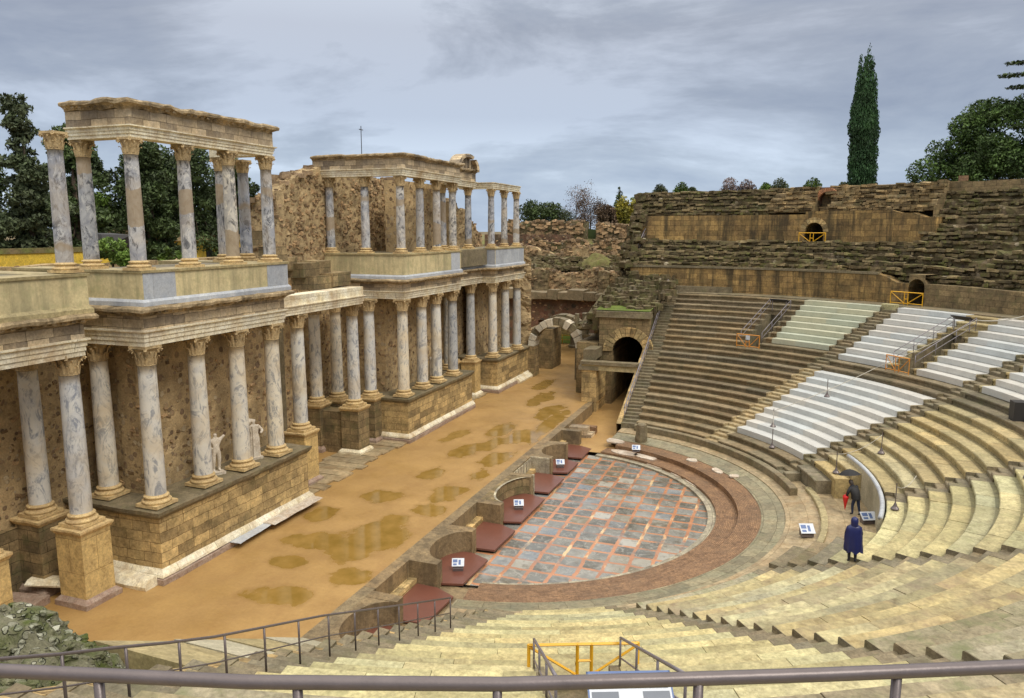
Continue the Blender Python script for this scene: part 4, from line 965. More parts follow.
# deck panels in front of the niches
DL = ['wooden red-brown deck panel nearest the bottom left, under the thin handrail', 'plain red-brown deck panel just above the thin handrail', 'nearest red-brown deck panel carrying a small info panel', 'plain red-brown deck panel between the nearest two with info panels',
      'red-brown deck panel with an info panel before the pale lined curved niche', 'plain red-brown deck panel before the pale lined square niche', 'farthest red-brown deck panel that carries an info panel', 'farthest and plain red-brown deck panel of the row']
for i in range(8):
    y0, y1 = SEP[i+1], SEP[i+2]; cy = (y0+y1)/2
    T2 = thing('deck_panel', DL[i], 'deck', (-12.6, cy, -1.05), group='red-brown deck panels in front of the stage niches'); iv = Matrix.Translation(-T2.location)
    h = (y1-y0)/2
    if i % 2 == 0: pl = [(-13.95, cy-h*.45), (-13.3, cy-h+.28), (-12.9, cy-h+.1), (-12.05, cy-h+.35), (-11.95, cy+h-.75), (-12.85, cy+h-.32), (-13.3, cy+h-.3), (-13.95, cy+h*.45)]
    else: pl = [(-13.84, cy-h+.26), (-12.88, cy-h+.24), (-12.05, cy-h+.3), (-11.95, cy+h-.78), (-12.88, cy+h-.3), (-13.84, cy+h-.26)]
    o = MB().prism(pl, -.93, -.84, tn(.12)).build('deck_board', M['deck'], T2); o.matrix_parent_inverse = iv
    mb = MB(); q = [((x+12.9)*.86-12.9, (y-cy)*.86+cy) for x, y in pl]; mb.prism(q, -1.12, -.93, .5, top=False); o = mb.build('underframe', M['dark'], T2); o.matrix_parent_inverse = iv
def info_panel(x, y, z, rz, label, w=.62, h=.45, base=.12):
    w *= .84; h *= .84
    P = thing('info_panel', label, 'info panel', (x, y, z), rz, 'small slanted information panels')
    m = Matrix.Translation((0, 0, base+.22)) @ Matrix.Rotation(R_(38), 4, 'X')
    mb = MB(); mb.prism([(-w*.42, -h*.3), (w*.42, -h*.3), (w*.42, h*.42), (-w*.42, h*.42)], 0, [base, base, base+.36, base+.36]); mb.build('stand', M['iron'], P)
    MB().box(-w/2, w/2, -h/2, h/2, 0, .025, M4=m).build('panel', M['white'], P)
    PN = [c for c in P.children if c.name.startswith('panel')][0]
    mb = MB(); mb.box(-w*.42, -w*.05, -h*.02, h*.36, .026, .029, M4=m); mb.box(0.02, w*.22, -h*.3, h*.3, .026, .029, M4=m); mb.box(-w*.4, -w*.1, -h*.36, -h*.14, .026, .029, M4=m); mb.build('printed_image', M['blue'], PN)
    return P
for i, (y, lab) in enumerate([(28.25, 'small slanted info panel on the nearest carrying deck'), (35.9, 'small slanted info panel on the deck before the pale lined niche'), (43.4, 'small slanted info panel on the farthest carrying deck')]):
    info_panel(-12.75, y-.35, -.84, R_(22), lab)
info_panel(-8.85, 46.9, -.5, R_(12), 'small slanted info panel lying by the upright stone at the far side', base=.03)
info_panel(*pol(14.45, -8.2, -.05), R_(20), 'small slanted info panel on the tan paving beside the low worn kerb', w=.75, h=.6)
info_panel(*pol(17.0, 1.2, .02), R_(25), 'small slanted info panel at the foot of the curved marble parapet', w=.85, h=.55)
# upright stone and far blocks by the passage
mb = MB()
prof = [(0, -.5), (.42, -.5), (.44, -.2), (.40, .3), (.37, .75), (.30, .82), (0, .84)]
for (r0_, z0_), (r1_, z1_) in zip(prof, prof[1:]):
    for k in range(6):
        def pt(r, z, k): t = 2*pi*k/6+.4; q = 1+.12*nz(cos(t)*2, sin(t)*2, z*2); return (r*q*cos(t)*.95, r*q*sin(t)*.85, z)
        mb.poly([pt(r0_, z0_, k), pt(r0_, z0_, k+1), pt(r1_, z1_, k+1), pt(r1_, z1_, k)], 1.0)
o = mb.build('upright_stone', M['stair']); o.location = (-8.9, 48.95, .0); tag(o, 'upright broken grey stone block at the foot of the far dark seats', 'stone')
for i, (x, y, dx, dy, z, lab) in enumerate([(-13.7, 50.4, .8, .4, -.1, 'flat tan block just past the last cross wall of the stage edge'), (-13.3, 51.4, .75, .35, -.3, 'reddish flat block among the three past the stage niches'), (-12.9, 50.6, .3, .55, -.55, 'lowest yellowish block of the three past the stage niches')]):
    tag(MB().box(x-dx, x+dx, y-dy, y+dy, -1.1, z, tn(), .04).build('stone_block', M['frieze' if i != 1 else 'brick_ring']), lab, 'stone block', 'flat blocks past the stage niches')
tag(MB().box(-14.7, -14.3, 52.0, 57.4, -1.1, .06, .8, .03).build('low_wall', M['ashlar_dark']), 'low dark wall between the far stage and the sunken passage floor', 'wall')

# ------------------------------------------------------------------ columns
def leaf_cap(mb, r0, z0, hgt, nl, off, curl, wid):
    for k in range(nl):
        a = 2*pi*(k+off)/nl; ca, sa = cos(a), sin(a)
        prof = [(r0, 0, wid*.5), (r0+.02, hgt*.45, wid*.62), (r0+curl*.45, hgt*.85, wid*.5), (r0+curl, hgt, wid*.3), (r0+curl*1.12, hgt*.84, wid*.12)]
        P = [[(r_*ca-s*w*sa, r_*sa+s*w*ca, z0+z_) for s in (-1, 0, 1)] for r_, z_, w in prof]
        P = [[(q[0], (q[1][0]+ca*.025, q[1][1]+sa*.025, q[1][2]))[0] if False else q[0], (q[1][0]+ca*.03, q[1][1]+sa*.03, q[1][2]), q[2]] for q in P]
        for A, B in zip(P, P[1:]):
            for s in (0, 1): mb.poly([A[s], A[s+1], B[s+1], B[s]], 1.0)
def capital_mesh(r, h):
    mb = MB()
    mb.lathe([(r*1.0, 0), (r*1.08, .02), (r*1.08, .05), (r*.96, .07), (r*.98, h*.45), (r*1.1, h*.75), (r*1.32, h*.86)], 20)
    leaf_cap(mb, r*1.0, .05, h*.40, 8, 0, .11, .12); leaf_cap(mb, r*1.02, .07, h*.66, 8, .5, .14, .12)
    for k in range(4):
        a = pi/4+k*pi/2; ca, sa = cos(a), sin(a)
        path = [(r*.98*ca, r*.98*sa, h*.5), (r*1.25*ca, r*1.25*sa, h*.74), (r*1.62*ca, r*1.62*sa, h*.85), (r*1.75*ca, r*1.75*sa, h*.78), (r*1.62*ca, r*1.62*sa, h*.70)]
        mb.tube(path, [.045, .05, .06, .05, .03], 6)
    # abacus with hollow sides
    pl = []; q = r*1.72
    for k in range(4):
        a0 = pi/4+k*pi/2-pi/2
        for s in range(6):
            t = s/6; x0, y0 = q*cos(a0), q*sin(a0); x1, y1 = q*cos(a0+pi/2), q*sin(a0+pi/2)
            x, y = x0+(x1-x0)*t, y0+(y1-y0)*t; d = 1-.16*sin(pi*t); 
            if s == 0: d = 1.03
            pl.append((x*d, y*d))
    mb.prism(pl, h*.86, h, 1.0, bottom=True)
    return mb
def base_mesh(r, h):
    mb = MB(); w = r*1.42; p = h*.28
    mb.box(-w, w, -w, w, 0, p)
    prof = [(w*.97, p)]
    for k in range(7): t = -pi/2+pi*k/6; prof.append((w*.93+cos(t)*.055, p+h*.13+sin(t)*h*.13))
    prof += [(r*1.16, p+h*.28), (r*1.10, p+h*.36), (r*1.14, p+h*.44)]
    for k in range(6): t = -pi/2+pi*k/5; prof.append((r*1.15+cos(t)*.04, p+h*.54+sin(t)*h*.09))
    prof += [(r*1.06, p+h*.66), (r*1.0, h)]
    mb.lathe(prof, 24); return mb
def shaft_mesh(r, rt, h):
    mb = MB(); prof = []
    n = 14
    for k in range(n+1):
        t = k/n; prof.append((r+(rt-r)*(t**1.6), h*t))
    prof.insert(1, (r*.99, .05)); prof.append((rt*1.06, h)); mb.lathe(prof, 28); return mb
KIND = {}
def make_col(key, r, rt, hb, hs, hc, mat):
    B, S, Cc = base_mesh(r, hb), shaft_mesh(r, rt, hs), capital_mesh(rt, hc)
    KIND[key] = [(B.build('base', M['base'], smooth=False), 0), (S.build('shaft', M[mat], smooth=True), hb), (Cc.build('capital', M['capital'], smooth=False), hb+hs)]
    for o, z in KIND[key]: o.location = (0, 0, z)
make_col('low', .375, .325, .46, 5.04, .76, 'shaft_low')
make_col('up', .28, .24, .36, 3.80, .62, 'shaft_up')
protos = [o for k in KIND.values() for o, _ in k]
def column(key, x, y, z, label, group, name='column', sc=1.0):
    T = thing(name, label, 'column', (x, y, z), RN.choice([0, pi/2, pi, -pi/2])+RN.uniform(-.03, .03), group)
    for o, dz in KIND[key]: c = o.copy(); COL.objects.link(c); c.parent = T
    if sc != 1: T.scale = (1, 1, sc)
    return T
GL, GU = 'lower order columns of the stage building', 'upper order columns of the stage building'
ZL, ZU = 2.94, 12.03
LOW = [
 (-26.1, 19.5, 'dark green-grey lower column at the far left, behind the one on a tall yellow pedestal'),
 (-23.85, 19.35, 'lower column standing alone on a tall yellow pedestal near the left edge'),
 (-24.6, 16.0, 'lower column cut off by the left edge of the view'),
 (-25.4, 21.95, 'recessed lower column just right of the tall yellow pedestal'),
 (-22.8, 21.8, 'pale lower column on the near corner of the left podium'),
 (-22.85, 24.4, 'lower column second from the near corner of the left podium'),
 (-22.8, 26.75, 'lower column of the left podium between the two statues'),
 (-22.75, 29.1, 'lower column at the far end of the left podium, right of both statues'),
 (-25.0, 28.9, 'thin looking recessed lower column between the two statues'),
 (-24.25, 33.15, 'boldly veined lower column on the first small pedestal of the central recess'),
 (-27.2, 38.9, 'recessed lower column mostly hidden behind the one on the first small pedestal'),
 (-26.75, 40.5, 'pinkish recessed lower column between the two pedestal columns of the central recess'),
 (-24.65, 39.1, 'blue and white streaked lower column on the moulded pedestal left of the middle podium'),
 (-25.05, 41.7, 'grey recessed lower column just left of the middle podium corner'),
 (-23.15, 42.6, 'lower column on the near corner of the middle podium'),
 (-23.15, 45.25, 'lower column second on the middle podium'),
 (-23.15, 47.45, 'lower column third on the middle podium, beside a small white statue'),
 (-23.15, 50.15, 'yellowish lower column fourth on the middle podium'),
 (-25.3, 45.6, 'dark recessed lower column behind the second one of the middle podium'),
 (-25.3, 50.6, 'dark recessed lower column behind the fourth one of the middle podium'),
 (-24.5, 52.3, 'lower column at the far end of the middle podium in its recess'),
 (-25.8, 55.6, 'recessed lower column left of the last single pedestal'),
 (-24.5, 56.6, 'lower column on the last single pedestal before the far podium'),
 (-23.35, 58.6, 'bluish lower column on the near corner of the far podium'),
 (-23.3, 61.4, 'lower column in the middle of the far podium'),
 (-22.95, 63.4, 'lower column at the far end of the whole stage building'),
]
for x, y, l in LOW: column('low', x, y, ZL, l, GL)
UP = [
 (-23.85, 19.6, 'upper column standing free at the far left with nothing on its capital'),
 (-25.3, 21.95, 'upper column with a dark diagonal patch at the inner end of the left group'),
 (-22.8, 21.8, 'upper column on the near corner under the left high entablature'),
 (-22.85, 24.4, 'upper column second from the near corner of the left group'),
 (-22.8, 26.9, 'upper column third from the near corner of the left group'),
 (-22.75, 29.3, 'upper column at the right end of the left group'),
 (-25.3, 29.3, 'dark upper column at the back right of the left group'),
 (-25.1, 30.6, 'bluish upper column half hidden at the back of the left group'),
 (-28.3, 42.7, 'leftmost upper column of the middle group, in front of the rubble wall'),
 (-25.7, 42.7, 'second upper column of the middle group facing the viewer'),
 (-23.15, 42.65, 'upper column on the corner of the middle group'),
 (-23.15, 45.3, 'upper column right after the corner of the middle group'),
 (-23.15, 47.8, 'upper column third along the front of the middle group'),
 (-23.15, 50.4, 'upper column fourth along the front of the middle group, under the pediment side'),
 (-24.8, 52.2, 'slim dark upper column just behind the fourth front one of the middle group'),
 (-25.7, 56.0, 'black and white mottled upper column near the right end of the middle group'),
 (-24.5, 56.3, 'upper column at the right end of the middle group below the pediment'),
 (-23.45, 58.6, 'two-tone dark upper column on the corner of the far thin beam'),
 (-23.45, 61.6, 'upper column in the middle under the far thin beam'),
 (-23.3, 64.2, 'last upper column at the right end of the far thin beam'),
]
for x, y, l in UP: column('up', x, y, ZU, l, GU)
for o in protos: bpy.data.objects.remove(o)

# ------------------------------------------------------------------ podiums, pedestals, entablatures
def podium(label, path, back, zt=2.9, grp='stone podiums carrying the lower columns'):
    """moulded podium: plan path is its outer face, travelling with the outside on the right"""
    P = Vector(path[0]); T = thing('podium', label, 'podium', (P.x, P.y, 0), group=grp); inv = Matrix.Translation(-T.location)
    def add(prof, n_, m, **k): o = MB().sweep(path, prof, **k).build(n_, M[m], T); o.matrix_parent_inverse = inv
    add([(-back, 0), (0, 0), (0, zt-.32), (-back, zt-.32)], 'wall', 'sandstone', rag=.035, seg=.6, rag_min=-.01)
    add([(-.3, 0), (.20, 0), (.20, .22), (.06, .30), (-.3, .30)], 'plinth', 'pink_slab', rag=.05, seg=.7, rag_min=.0)
    add([(-.3, .30), (.17, .30), (.15, .40), (.02, .58), (-.3, .58)], 'base_moulding', 'arch_marble', rag=.05, seg=.8, rag_min=.0)
    add([(-back, zt-.32), (.02, zt-.32), (.16, zt-.16), (.18, zt-.02), (-back, zt)], 'cornice', 'stair', rag=.045, seg=.5, rag_min=.0)
    return T
podium('long left stone podium below the two statues', [(-27.0, 21.25), (-22.2, 21.25), (-22.2, 30.75), (-27.0, 30.75)], 1.6)
podium('middle stone podium with a pale moulded foot', [(-27.4, 42.05), (-22.6, 42.05), (-22.6, 52.4), (-26.0, 52.4)], 1.6)
podium('far stone podium next to the arched gate', [(-26.5, 58.1), (-22.75, 58.1), (-22.75, 66.6), (-26.0, 66.6)], 1.4)
# fill of the podiums
for (x0, x1, y0, y1) in ((-28, -23.6, 22.7, 29.3), (-28, -24, 43.5, 51), (-27, -24, 59.4, 65.4)):
    tag(MB().box(x0, x1, y0, y1, 0, 2.86).build('podium_floor', M['stair']), {22.7: 'paved top of the left podium behind its columns', 43.5: 'paved top of the middle podium behind its columns', 59.4: 'paved top of the far podium behind its columns'}[y0], 'paving', kind='structure')
def pedestal(x, y, w, label, h=2.92, mat='sandstone', d=None, foot=True):
    d = d or w; T = thing('pedestal', label, 'pedestal', (x, y, 0), group='single pedestals carrying one lower column')
    MB().box(-w, w, -d, d, .3, h-.22, 1.0, .01).build('die', M['ped' if mat == 'sandstone' else mat], T)
    MB().sweep([(-w, d), (-w, -d), (w, -d), (w, d), (-w, d)], [(-.1, 0), (.16, 0), (.16, .2), (.02, .34), (-.1, .34)], rag=.03, seg=.4).build('foot', M['pink_slab' if foot else 'arch_marble'], T)
    MB().sweep([(-w, d), (-w, -d), (w, -d), (w, d), (-w, d)], [(-.3, h-.22), (.01, h-.22), (.09, h-.08), (.09, h), (-.3, h)], rag=.03, seg=.4).build('cap', M['base'], T)
    MB().box(-w+.05, w-.05, -d+.05, d-.05, h-.25, h-.003).build('top', M['base'], T)
    return T
pedestal(-23.85, 19.35, .62, 'tall plain yellow pedestal near the left edge')
pedestal(-24.6, 16.0, .62, 'yellow pedestal cut by the left edge of the view')
pedestal(-26.1, 19.5, .62, 'rough pedestal behind the tall yellow one at the left', mat='ashlar_dark')
pedestal(-24.25, 33.15, .6, 'first small pedestal of the central recess', mat='sandstone')
pedestal(-24.65, 39.1, .6, 'moulded pedestal left of the middle podium', mat='ashlar_dark', foot=False)
pedestal(-24.5, 56.6, .6, 'single pedestal between the middle and far podiums', mat='sandstone', foot=False)
for x, y, l in ((-27.2, 38.9, 'back pedestal hidden in the central recess'), (-26.75, 40.5, 'back pedestal of the pinkish column in the central recess'), (-25.05, 41.7, 'pedestal against the middle podium side'), (-25.8, 55.6, 'back pedestal left of the last single pedestal')):
    pedestal(x, y, .55, l, mat='ashlar_dark')
# low walls that run back from the central recess pedestals
for x0, x1, y0, y1, l in ((-28, -25.2, 38.6, 39.7, 'low mossy wall running back from the moulded pedestal'), (-28, -24.9, 32.7, 33.7, 'low wall running back from the first small pedestal'), (-28.5, -26.6, 17.0, 20.6, 'rough low wall behind the pedestals at the left edge')):
    tag(MB().box(x0, x1, y0, y1, 0, 2.55, 1, .05).build('low_wall', M['ashlar_dark']), l, 'wall', 'low walls behind the pedestals')
mb = MB()
for k in range(16):
    y = 30.9+k*.75; mb.box(-25.5+RN.uniform(-.2, .2), -22.7+RN.uniform(-.3, .3), y, y+.72, 0, .05+RN.uniform(0, .05), tn(.2), .02)
for k in range(7):
    y = 52.6+k*.75; mb.box(-25.5, -23.4+RN.uniform(-.25, .25), y, y+.72, 0, .05, tn(.2), .02)
tag(mb.build('door_pavement', M['paving_tan']), kind='structure')
# fallen cornice pieces resting in front of the podiums
SL2 = [(-21.75, 28.9, .35, 1.9, .3, .34, 'marble_slab', 0, 'long pale cornice fragment leaning on the foot of the left podium'), (-21.85, 25.9, .3, 1.1, .28, .3, 'grey_marble', .05, 'greyish moulded fragment lying at the left podium foot'), (-24.2, 20.75, 1.9, .3, .1, .5, 'arch_marble', 0, 'pale moulded strip along the near side of the left podium'),
       (-25.2, 19.0, .9, .3, .5, .7, 'arch_marble', .3, 'pale block lying beside the tall yellow pedestal'), (-26.0, 17.9, 1.2, .5, .05, .35, 'pink_slab', .2, 'reddish rubble slab on the ground at the left edge'), (-22.55, 64.2, .3, 1.7, .1, .5, 'arch_marble', 0, 'pale moulded strip at the foot of the far podium')]
for x, y, dx, dy, z0, z1, m, rz, l in SL2:
    mb = MB(); mb.sweep([(dx*0-.0, -dy), (0, dy)], [(-dx, 0), (dx*.9, 0), (dx, (z1-z0)*.4), (dx*.3, z1-z0), (-dx, z1-z0)], rag=.05, seg=.4) if dy > dx else mb.sweep([(-dx, 0), (dx, 0)], [(-dy, 0), (dy*.9, 0), (dy, (z1-z0)*.4), (dy*.3, z1-z0), (-dy, z1-z0)], rag=.05, seg=.4)
    o = mb.build('stone_fragment', M[m]); o.location = (x, y, z0 if z0 > .2 else 0); o.rotation_euler = (0, 0, rz); tag(o, l, 'stone fragment', 'fallen stone fragments by the podiums')

def entab(label, path, z, segs, depth=.78, grp='entablatures of the stage building', dent=False, rag=.0, mats=None):
    T = thing('entablature', label, 'entablature', (path[0][0], path[0][1], z), group=grp); inv = Matrix.Translation(-T.location)
    mats = mats or {}
    def add(prof, n_, m, **k): o = MB().sweep(path, prof, **k).build(n_, M[m], T); o.matrix_parent_inverse = inv
    zc = z
    for s in segs:
        h = s[1]
        if s[0] == 'arch':
            add([(-depth, zc), (0, zc), (0, zc+h*.28), (.035, zc+h*.29), (.035, zc+h*.56), (.07, zc+h*.57), (.07, zc+h*.82), (.15, zc+h*.9), (.15, zc+h), (-depth, zc+h)], 'architrave', mats.get('arch', 'arch_marble'), rag=.012, seg=.8)
        elif s[0] == 'frieze':
            add([(-depth+.04, zc), (.02, zc), (.02, zc+h), (-depth+.04, zc+h)], 'frieze', mats.get('frieze', 'frieze'), rag=.02, seg=.8)
        elif s[0] == 'corn':
            K = .62 if z > 15 else .85
            cprof = [(-depth, zc), (.06, zc), (.14*K, zc+h*.25), (.34*K, zc+h*.45), (.46*K, zc+h*.5), (.48*K, zc+h*.78), (.40*K, zc+h), (-depth, zc+h)]
            mb = MB().sweep(path, cprof, rag=s[2], seg=.28)
            P = [Vector(p) for p in path]
            for a, b in zip(P, P[1:]):
                d = (b-a); L = d.length; d.normalize(); o_ = Vector((d.y, -d.x)); n = int(L/.36)
                for k in range(n):
                    c = a+d*(k+.5)*L/n; M4 = Matrix(((d.x, o_.x, 0, c.x), (d.y, o_.y, 0, c.y), (0, 0, 1, zc+h*.22), (0, 0, 0, 1)))
                    mb.box(-.08, .08, .06, .30*K, 0, h*.26, tn(.2), .01, M4=M4)
            o = mb.build('cornice', M[mats.get('corn', 'cornice')], T); o.matrix_parent_inverse = inv
        zc += h
    return T
ARC, FR, CO = ('arch', .62), ('frieze', .52), ('corn', .36, .07)
GE = 'lower entablatures of the stage building'
entab('lower entablature with weathered cornice cut by the left edge', [(-23.45, 4), (-23.45, 19.75), (-29, 19.75)], 9.1, [ARC, FR, CO], grp=GE)
entab('lower entablature above the left podium, white banded architrave', [(-29, 21.45), (-22.45, 21.45), (-22.45, 29.75), (-29, 29.75)], 9.2, [ARC, FR, CO], grp=GE)
entab('lower entablature above the middle podium', [(-28.5, 42.25), (-22.8, 42.25), (-22.8, 50.9), (-24.1, 50.9), (-24.1, 57.0), (-24.1, 58.2)], 9.2, [('arch', .5), ('frieze', .45), ('corn', .3, .05)], grp=GE)
entab('lower entablature above the far podium', [(-25, 58.25), (-23.0, 58.25), (-23.0, 65.4), (-27, 65.4)], 9.2, [('arch', .5), ('frieze', .45), ('corn', .3, .05)], grp=GE)
entab('plain white marble beam across the central recess', [(-23.85, 29.8), (-23.85, 39.1), (-26.2, 39.1)], 9.2, [('arch', .5), ('frieze', .5)], grp=GE, depth=.9, mats={'arch': 'arch_marble', 'frieze': 'arch_marble'})
def attic(label, path, z, zt, back=1.0, panel=None, wide=1.2):
    T = thing('attic_parapet', label, 'parapet', (path[0][0], path[0][1], z), group='yellow plastered parapets carrying the upper columns'); inv = Matrix.Translation(-T.location)
    def add(prof, n_, m, **k): o = MB().sweep(path, prof, **k).build(n_, M[m], T); o.matrix_parent_inverse = inv
    add([(-wide, z), (.10, z), (.10, z+.16), (.02, z+.26), (-wide, z+.26)], 'plinth', 'grey_marble' if panel else 'seat_tan', rag=.015, seg=.8)
    add([(-wide, z+.26), (0, z+.26), (0, zt-.1), (-wide, zt-.1)], 'dado', 'stucco')
    add([(-wide-.02, zt-.1), (.06, zt-.1), (.07, zt), (-wide-.02, zt)], 'coping', 'seat_tan', rag=.012, seg=.7)
    for (x0, x1, y0, y1) in panel or []: o = MB().box(x0, x1, y0, y1, z+.27, zt-.11).build('marble_panel', M['grey_marble'], T); o.matrix_parent_inverse = inv
attic('plain yellow parapet at the left edge carrying the free upper column', [(-23.35, 4), (-23.35, 20.0), (-29, 20.0)], 10.6, 12.0)
attic('yellow parapet with blue-grey marble panels above the left podium', [(-29, 21.5), (-22.4, 21.5), (-22.4, 30.1), (-29, 30.1)], 10.7, 12.03, panel=[(-22.5, -22.385, 21.53, 23.1), (-22.5, -22.385, 28.6, 30.08)])
attic('yellow parapet above the middle podium', [(-29.2, 42.3), (-22.75, 42.3), (-22.75, 50.9), (-24.0, 50.9), (-24.0, 58.0)], 10.45, 12.03, panel=[(-22.8, -22.735, 49.2, 50.7)])
attic('marble faced parapet at the far end of the stage building', [(-26, 58.2), (-22.95, 58.2), (-22.95, 65.3), (-27, 65.3)], 10.45, 12.03, panel=[(-22.97, -22.935, 58.25, 65.2), (-25, -22.97, 58.185, 58.22)])
# floors of the upper level
for i, (x0, x1, y0, y1) in enumerate([(-26.2, -24.3, 3, 19.2), (-26.4, -23.3, 22.3, 29.4), (-30, -23.6, 43.2, 58), (-27, -23.8, 59, 64.8)]):
    tag(MB().box(x0, x1, y0, y1, 10.7, 11.98).build('upper_floor', M['stair']), kind='structure')
GH = 'high entablatures over the upper columns'
entab('ragged topped high entablature over the left upper columns', [(-25.6, 21.6), (-22.55, 21.6), (-22.55, 29.6), (-25.6, 29.6)], 16.81, [('arch', .42), ('frieze', .58), ('corn', .32, .11)], grp=GH, depth=.62, mats={'frieze': 'frieze'})
entab('long high entablature over the middle upper columns', [(-29.2, 42.3), (-22.8, 42.3), (-22.8, 50.9), (-24.1, 50.9), (-24.1, 56.9), (-26.5, 56.9)], 16.81, [('arch', .45), ('frieze', .62), ('corn', .28, .09)], grp=GH, depth=.7)
T = entab('thin bare beam over the three far upper columns', [(-26.2, 58.3), (-23.15, 58.3), (-23.15, 64.7)], 16.81, [('arch', .5)], grp=GH, depth=.6)
# curved pediment
T = thing('curved_pediment', 'broken curved pediment on top of the middle high entablature', 'pediment', (-24.1, 53.6, 18.15)); inv = Matrix.Translation(-T.location)
mb = MB(); n = 12; cy, w_ = 54.7, 2.0
for x0, x1, ra, rb in ((-24.5, -23.65, .78, 1.0), (-24.6, -24.0, 0, .8)):
    out = [(cy-w_*rb*cos(pi*k/n), 18.12+1.12*rb*sin(pi*k/n)) for k in range(n+1)]; inn = [(cy-w_*ra*cos(pi*k/n), 18.12+1.12*ra*sin(pi*k/n)) for k in range(n+1)]
    for k in range(n):
        if ra and k in (8,): continue
        a, b, c_, d = out[k], out[k+1], inn[k+1], inn[k]
        for x, fl in ((x1, 0), (x0, 1)):
            q = [(x, a[0], a[1]), (x, b[0], b[1]), (x, c_[0], c_[1]), (x, d[0], d[1])]; mb.poly(q[::-1] if not fl else q, tn(.1))
        mb.poly([(x0, a[0], a[1]), (x1, a[0], a[1]), (x1, b[0], b[1]), (x0, b[0], b[1])], 1.0)
        if ra: mb.poly([(x0, d[0], d[1]), (x1, d[0], d[1]), (x1, c_[0], c_[1]), (x0, c_[0], c_[1])], .9)
o = mb.build('arc_moulding', M['frieze'], T); o.matrix_parent_inverse = inv

# ------------------------------------------------------------------ rubble walls
def rubble(name, label, mat, p0, p1, z0, ztop, th=1.0, step=.28, amp=.07, rag=.25, seed=0, cat='wall', grp=None, dens=2.4, ssz=.10):
    """upright wall between plan points, seen side on the right of travel; ragged top profile"""
    p0, p1 = Vector(p0), Vector(p1); d = p1-p0; L = d.length; d.normalize(); o_ = Vector((d.y, -d.x)); n = max(2, int(L/step)); mb = MB()
    zt = [ztop(L*i/n)+ (nz(i*.31+seed, seed)*rag+nz(i*1.1, seed+4)*rag*.6) for i in range(n+1)]; m = max(2, int((max(zt)-z0)/step))
    F = []; B = []
    for i in range(n+1):
        cf = []; cb = []
        for q in range(m+1):
            z = z0+(zt[i]-z0)*q/m; P = p0+d*(L*i/n)
            dd = nz(P.x*1.1, P.y*1.1, z*1.1+seed)*amp*1.5+nz(P.x*3.5, P.y*3.5, z*3.5)*amp
            F_ = P+o_*dd; cf.append((F_.x, F_.y, z)); Bk = P-o_*(th+dd); cb.append((Bk.x, Bk.y, z))
        F.append(cf); B.append(cb)
    for i in range(n):
        for q in range(m):
            mb.poly([F[i][q], F[i+1][q], F[i+1][q+1], F[i][q+1]], 1.0); mb.poly([B[i+1][q], B[i][q], B[i][q+1], B[i+1][q+1]], 1.0)
        mb.poly([F[i][m], F[i+1][m], B[i+1][m], B[i][m]], 1.0)
    for q in range(m):
        mb.poly([B[0][q], F[0][q], F[0][q+1], B[0][q+1]], 1.0); mb.poly([F[n][q], B[n][q], B[n][q+1], F[n][q+1]], 1.0)
    r2 = random.Random(seed*7+3); hmax = max(zt)-z0; ang = atan2(d.y, d.x)
    for _ in range(int(L*hmax*dens)):
        s_ = r2.uniform(0, L); f_ = s_/L*n; i = min(n-1, int(f_)); top = zt[i]; z = z0+r2.random()*(top-z0)
        P = p0+d*s_; dd = nz(P.x*1.1, P.y*1.1, z*1.1+seed)*amp*1.5+nz(P.x*3.5, P.y*3.5, z*3.5)*amp; P = P+o_*dd
        a_, b_, c_ = r2.uniform(.6, 1.5)*ssz, r2.uniform(.35, .7)*ssz, r2.uniform(.5, 1.0)*ssz; t_ = r2.choice([.45, .6, .8, 1.0, 1.2, 1.45])
        Mx = Matrix.Translation((P.x, P.y, z)) @ Matrix.Rotation(ang+r2.uniform(-.15, .15), 4, 'Z') @ Matrix.Rotation(r2.uniform(-.4, .4), 4, 'Y')
        mb.box(-a_, a_, -c_*.5, c_*.5, -b_, b_, (t_*1.05, t_, t_*.9), ssz*.22, mi=1, M4=Mx)
    if rag > .2:
        for _ in range(int(L*5)):
            s_ = r2.uniform(0, L); i = min(n-1, int(s_/L*n)); P = p0+d*s_-o_*r2.uniform(0, th); q_ = r2.uniform(.1, .3); Mx = Matrix.Translation((P.x, P.y, zt[i]+r2.uniform(-.1, .1))) @ Matrix.Rotation(r2.uniform(0, 3), 4, 'Z')
            mb.box(-q_, q_, -q_*.8, q_*.8, -q_*.6, q_*.5, r2.uniform(.5, 1.2), .05, mi=1, M4=Mx)
    return tag(mb.build(name, [M[mat], M['field_stone']], smooth=False), label, cat, grp)
def lerp_prof(pts):
    def f(s):
        for (a, za), (b, zb) in zip(pts, pts[1:]):
            if s <= b: return za+(zb-za)*max(0, (s-a))/(b-a)
        return pts[-1][1]
    return f
GR = 'rubble walls of the stage building'
rubble('rubble_wall', 'ochre rubble wall behind the columns of the left podium', 'rubble', (-24.25, 22.6), (-24.25, 31.0), 0, lambda s: 9.25, rag=.0, amp=.04, grp=GR)
rubble('rubble_wall', 'side of the ochre wall behind the recessed left column', 'rubble', (-28.5, 22.9), (-24.25, 22.6), 0, lambda s: 9.25, rag=0, amp=.04, grp=GR)
rubble('rubble_wall', 'ochre rubble wall behind the columns at the left edge', 'rubble', (-26.95, 6), (-26.95, 22.9), 0, lambda s: 9.3, rag=0, amp=.04, grp=GR)
rubble('rubble_wall', 'ochre wall at the back of the central recess', 'rubble', (-27.9, 31), (-27.9, 43.6), 0, lambda s: 9.6, rag=0, amp=.05, grp=GR)
rubble('rubble_wall', 'narrow rubble return wall right of the left podium', 'rubble', (-24.3, 31.1), (-27.9, 31.1), 0, lambda s: 9.4, rag=0, amp=.05, th=.5, grp=GR)
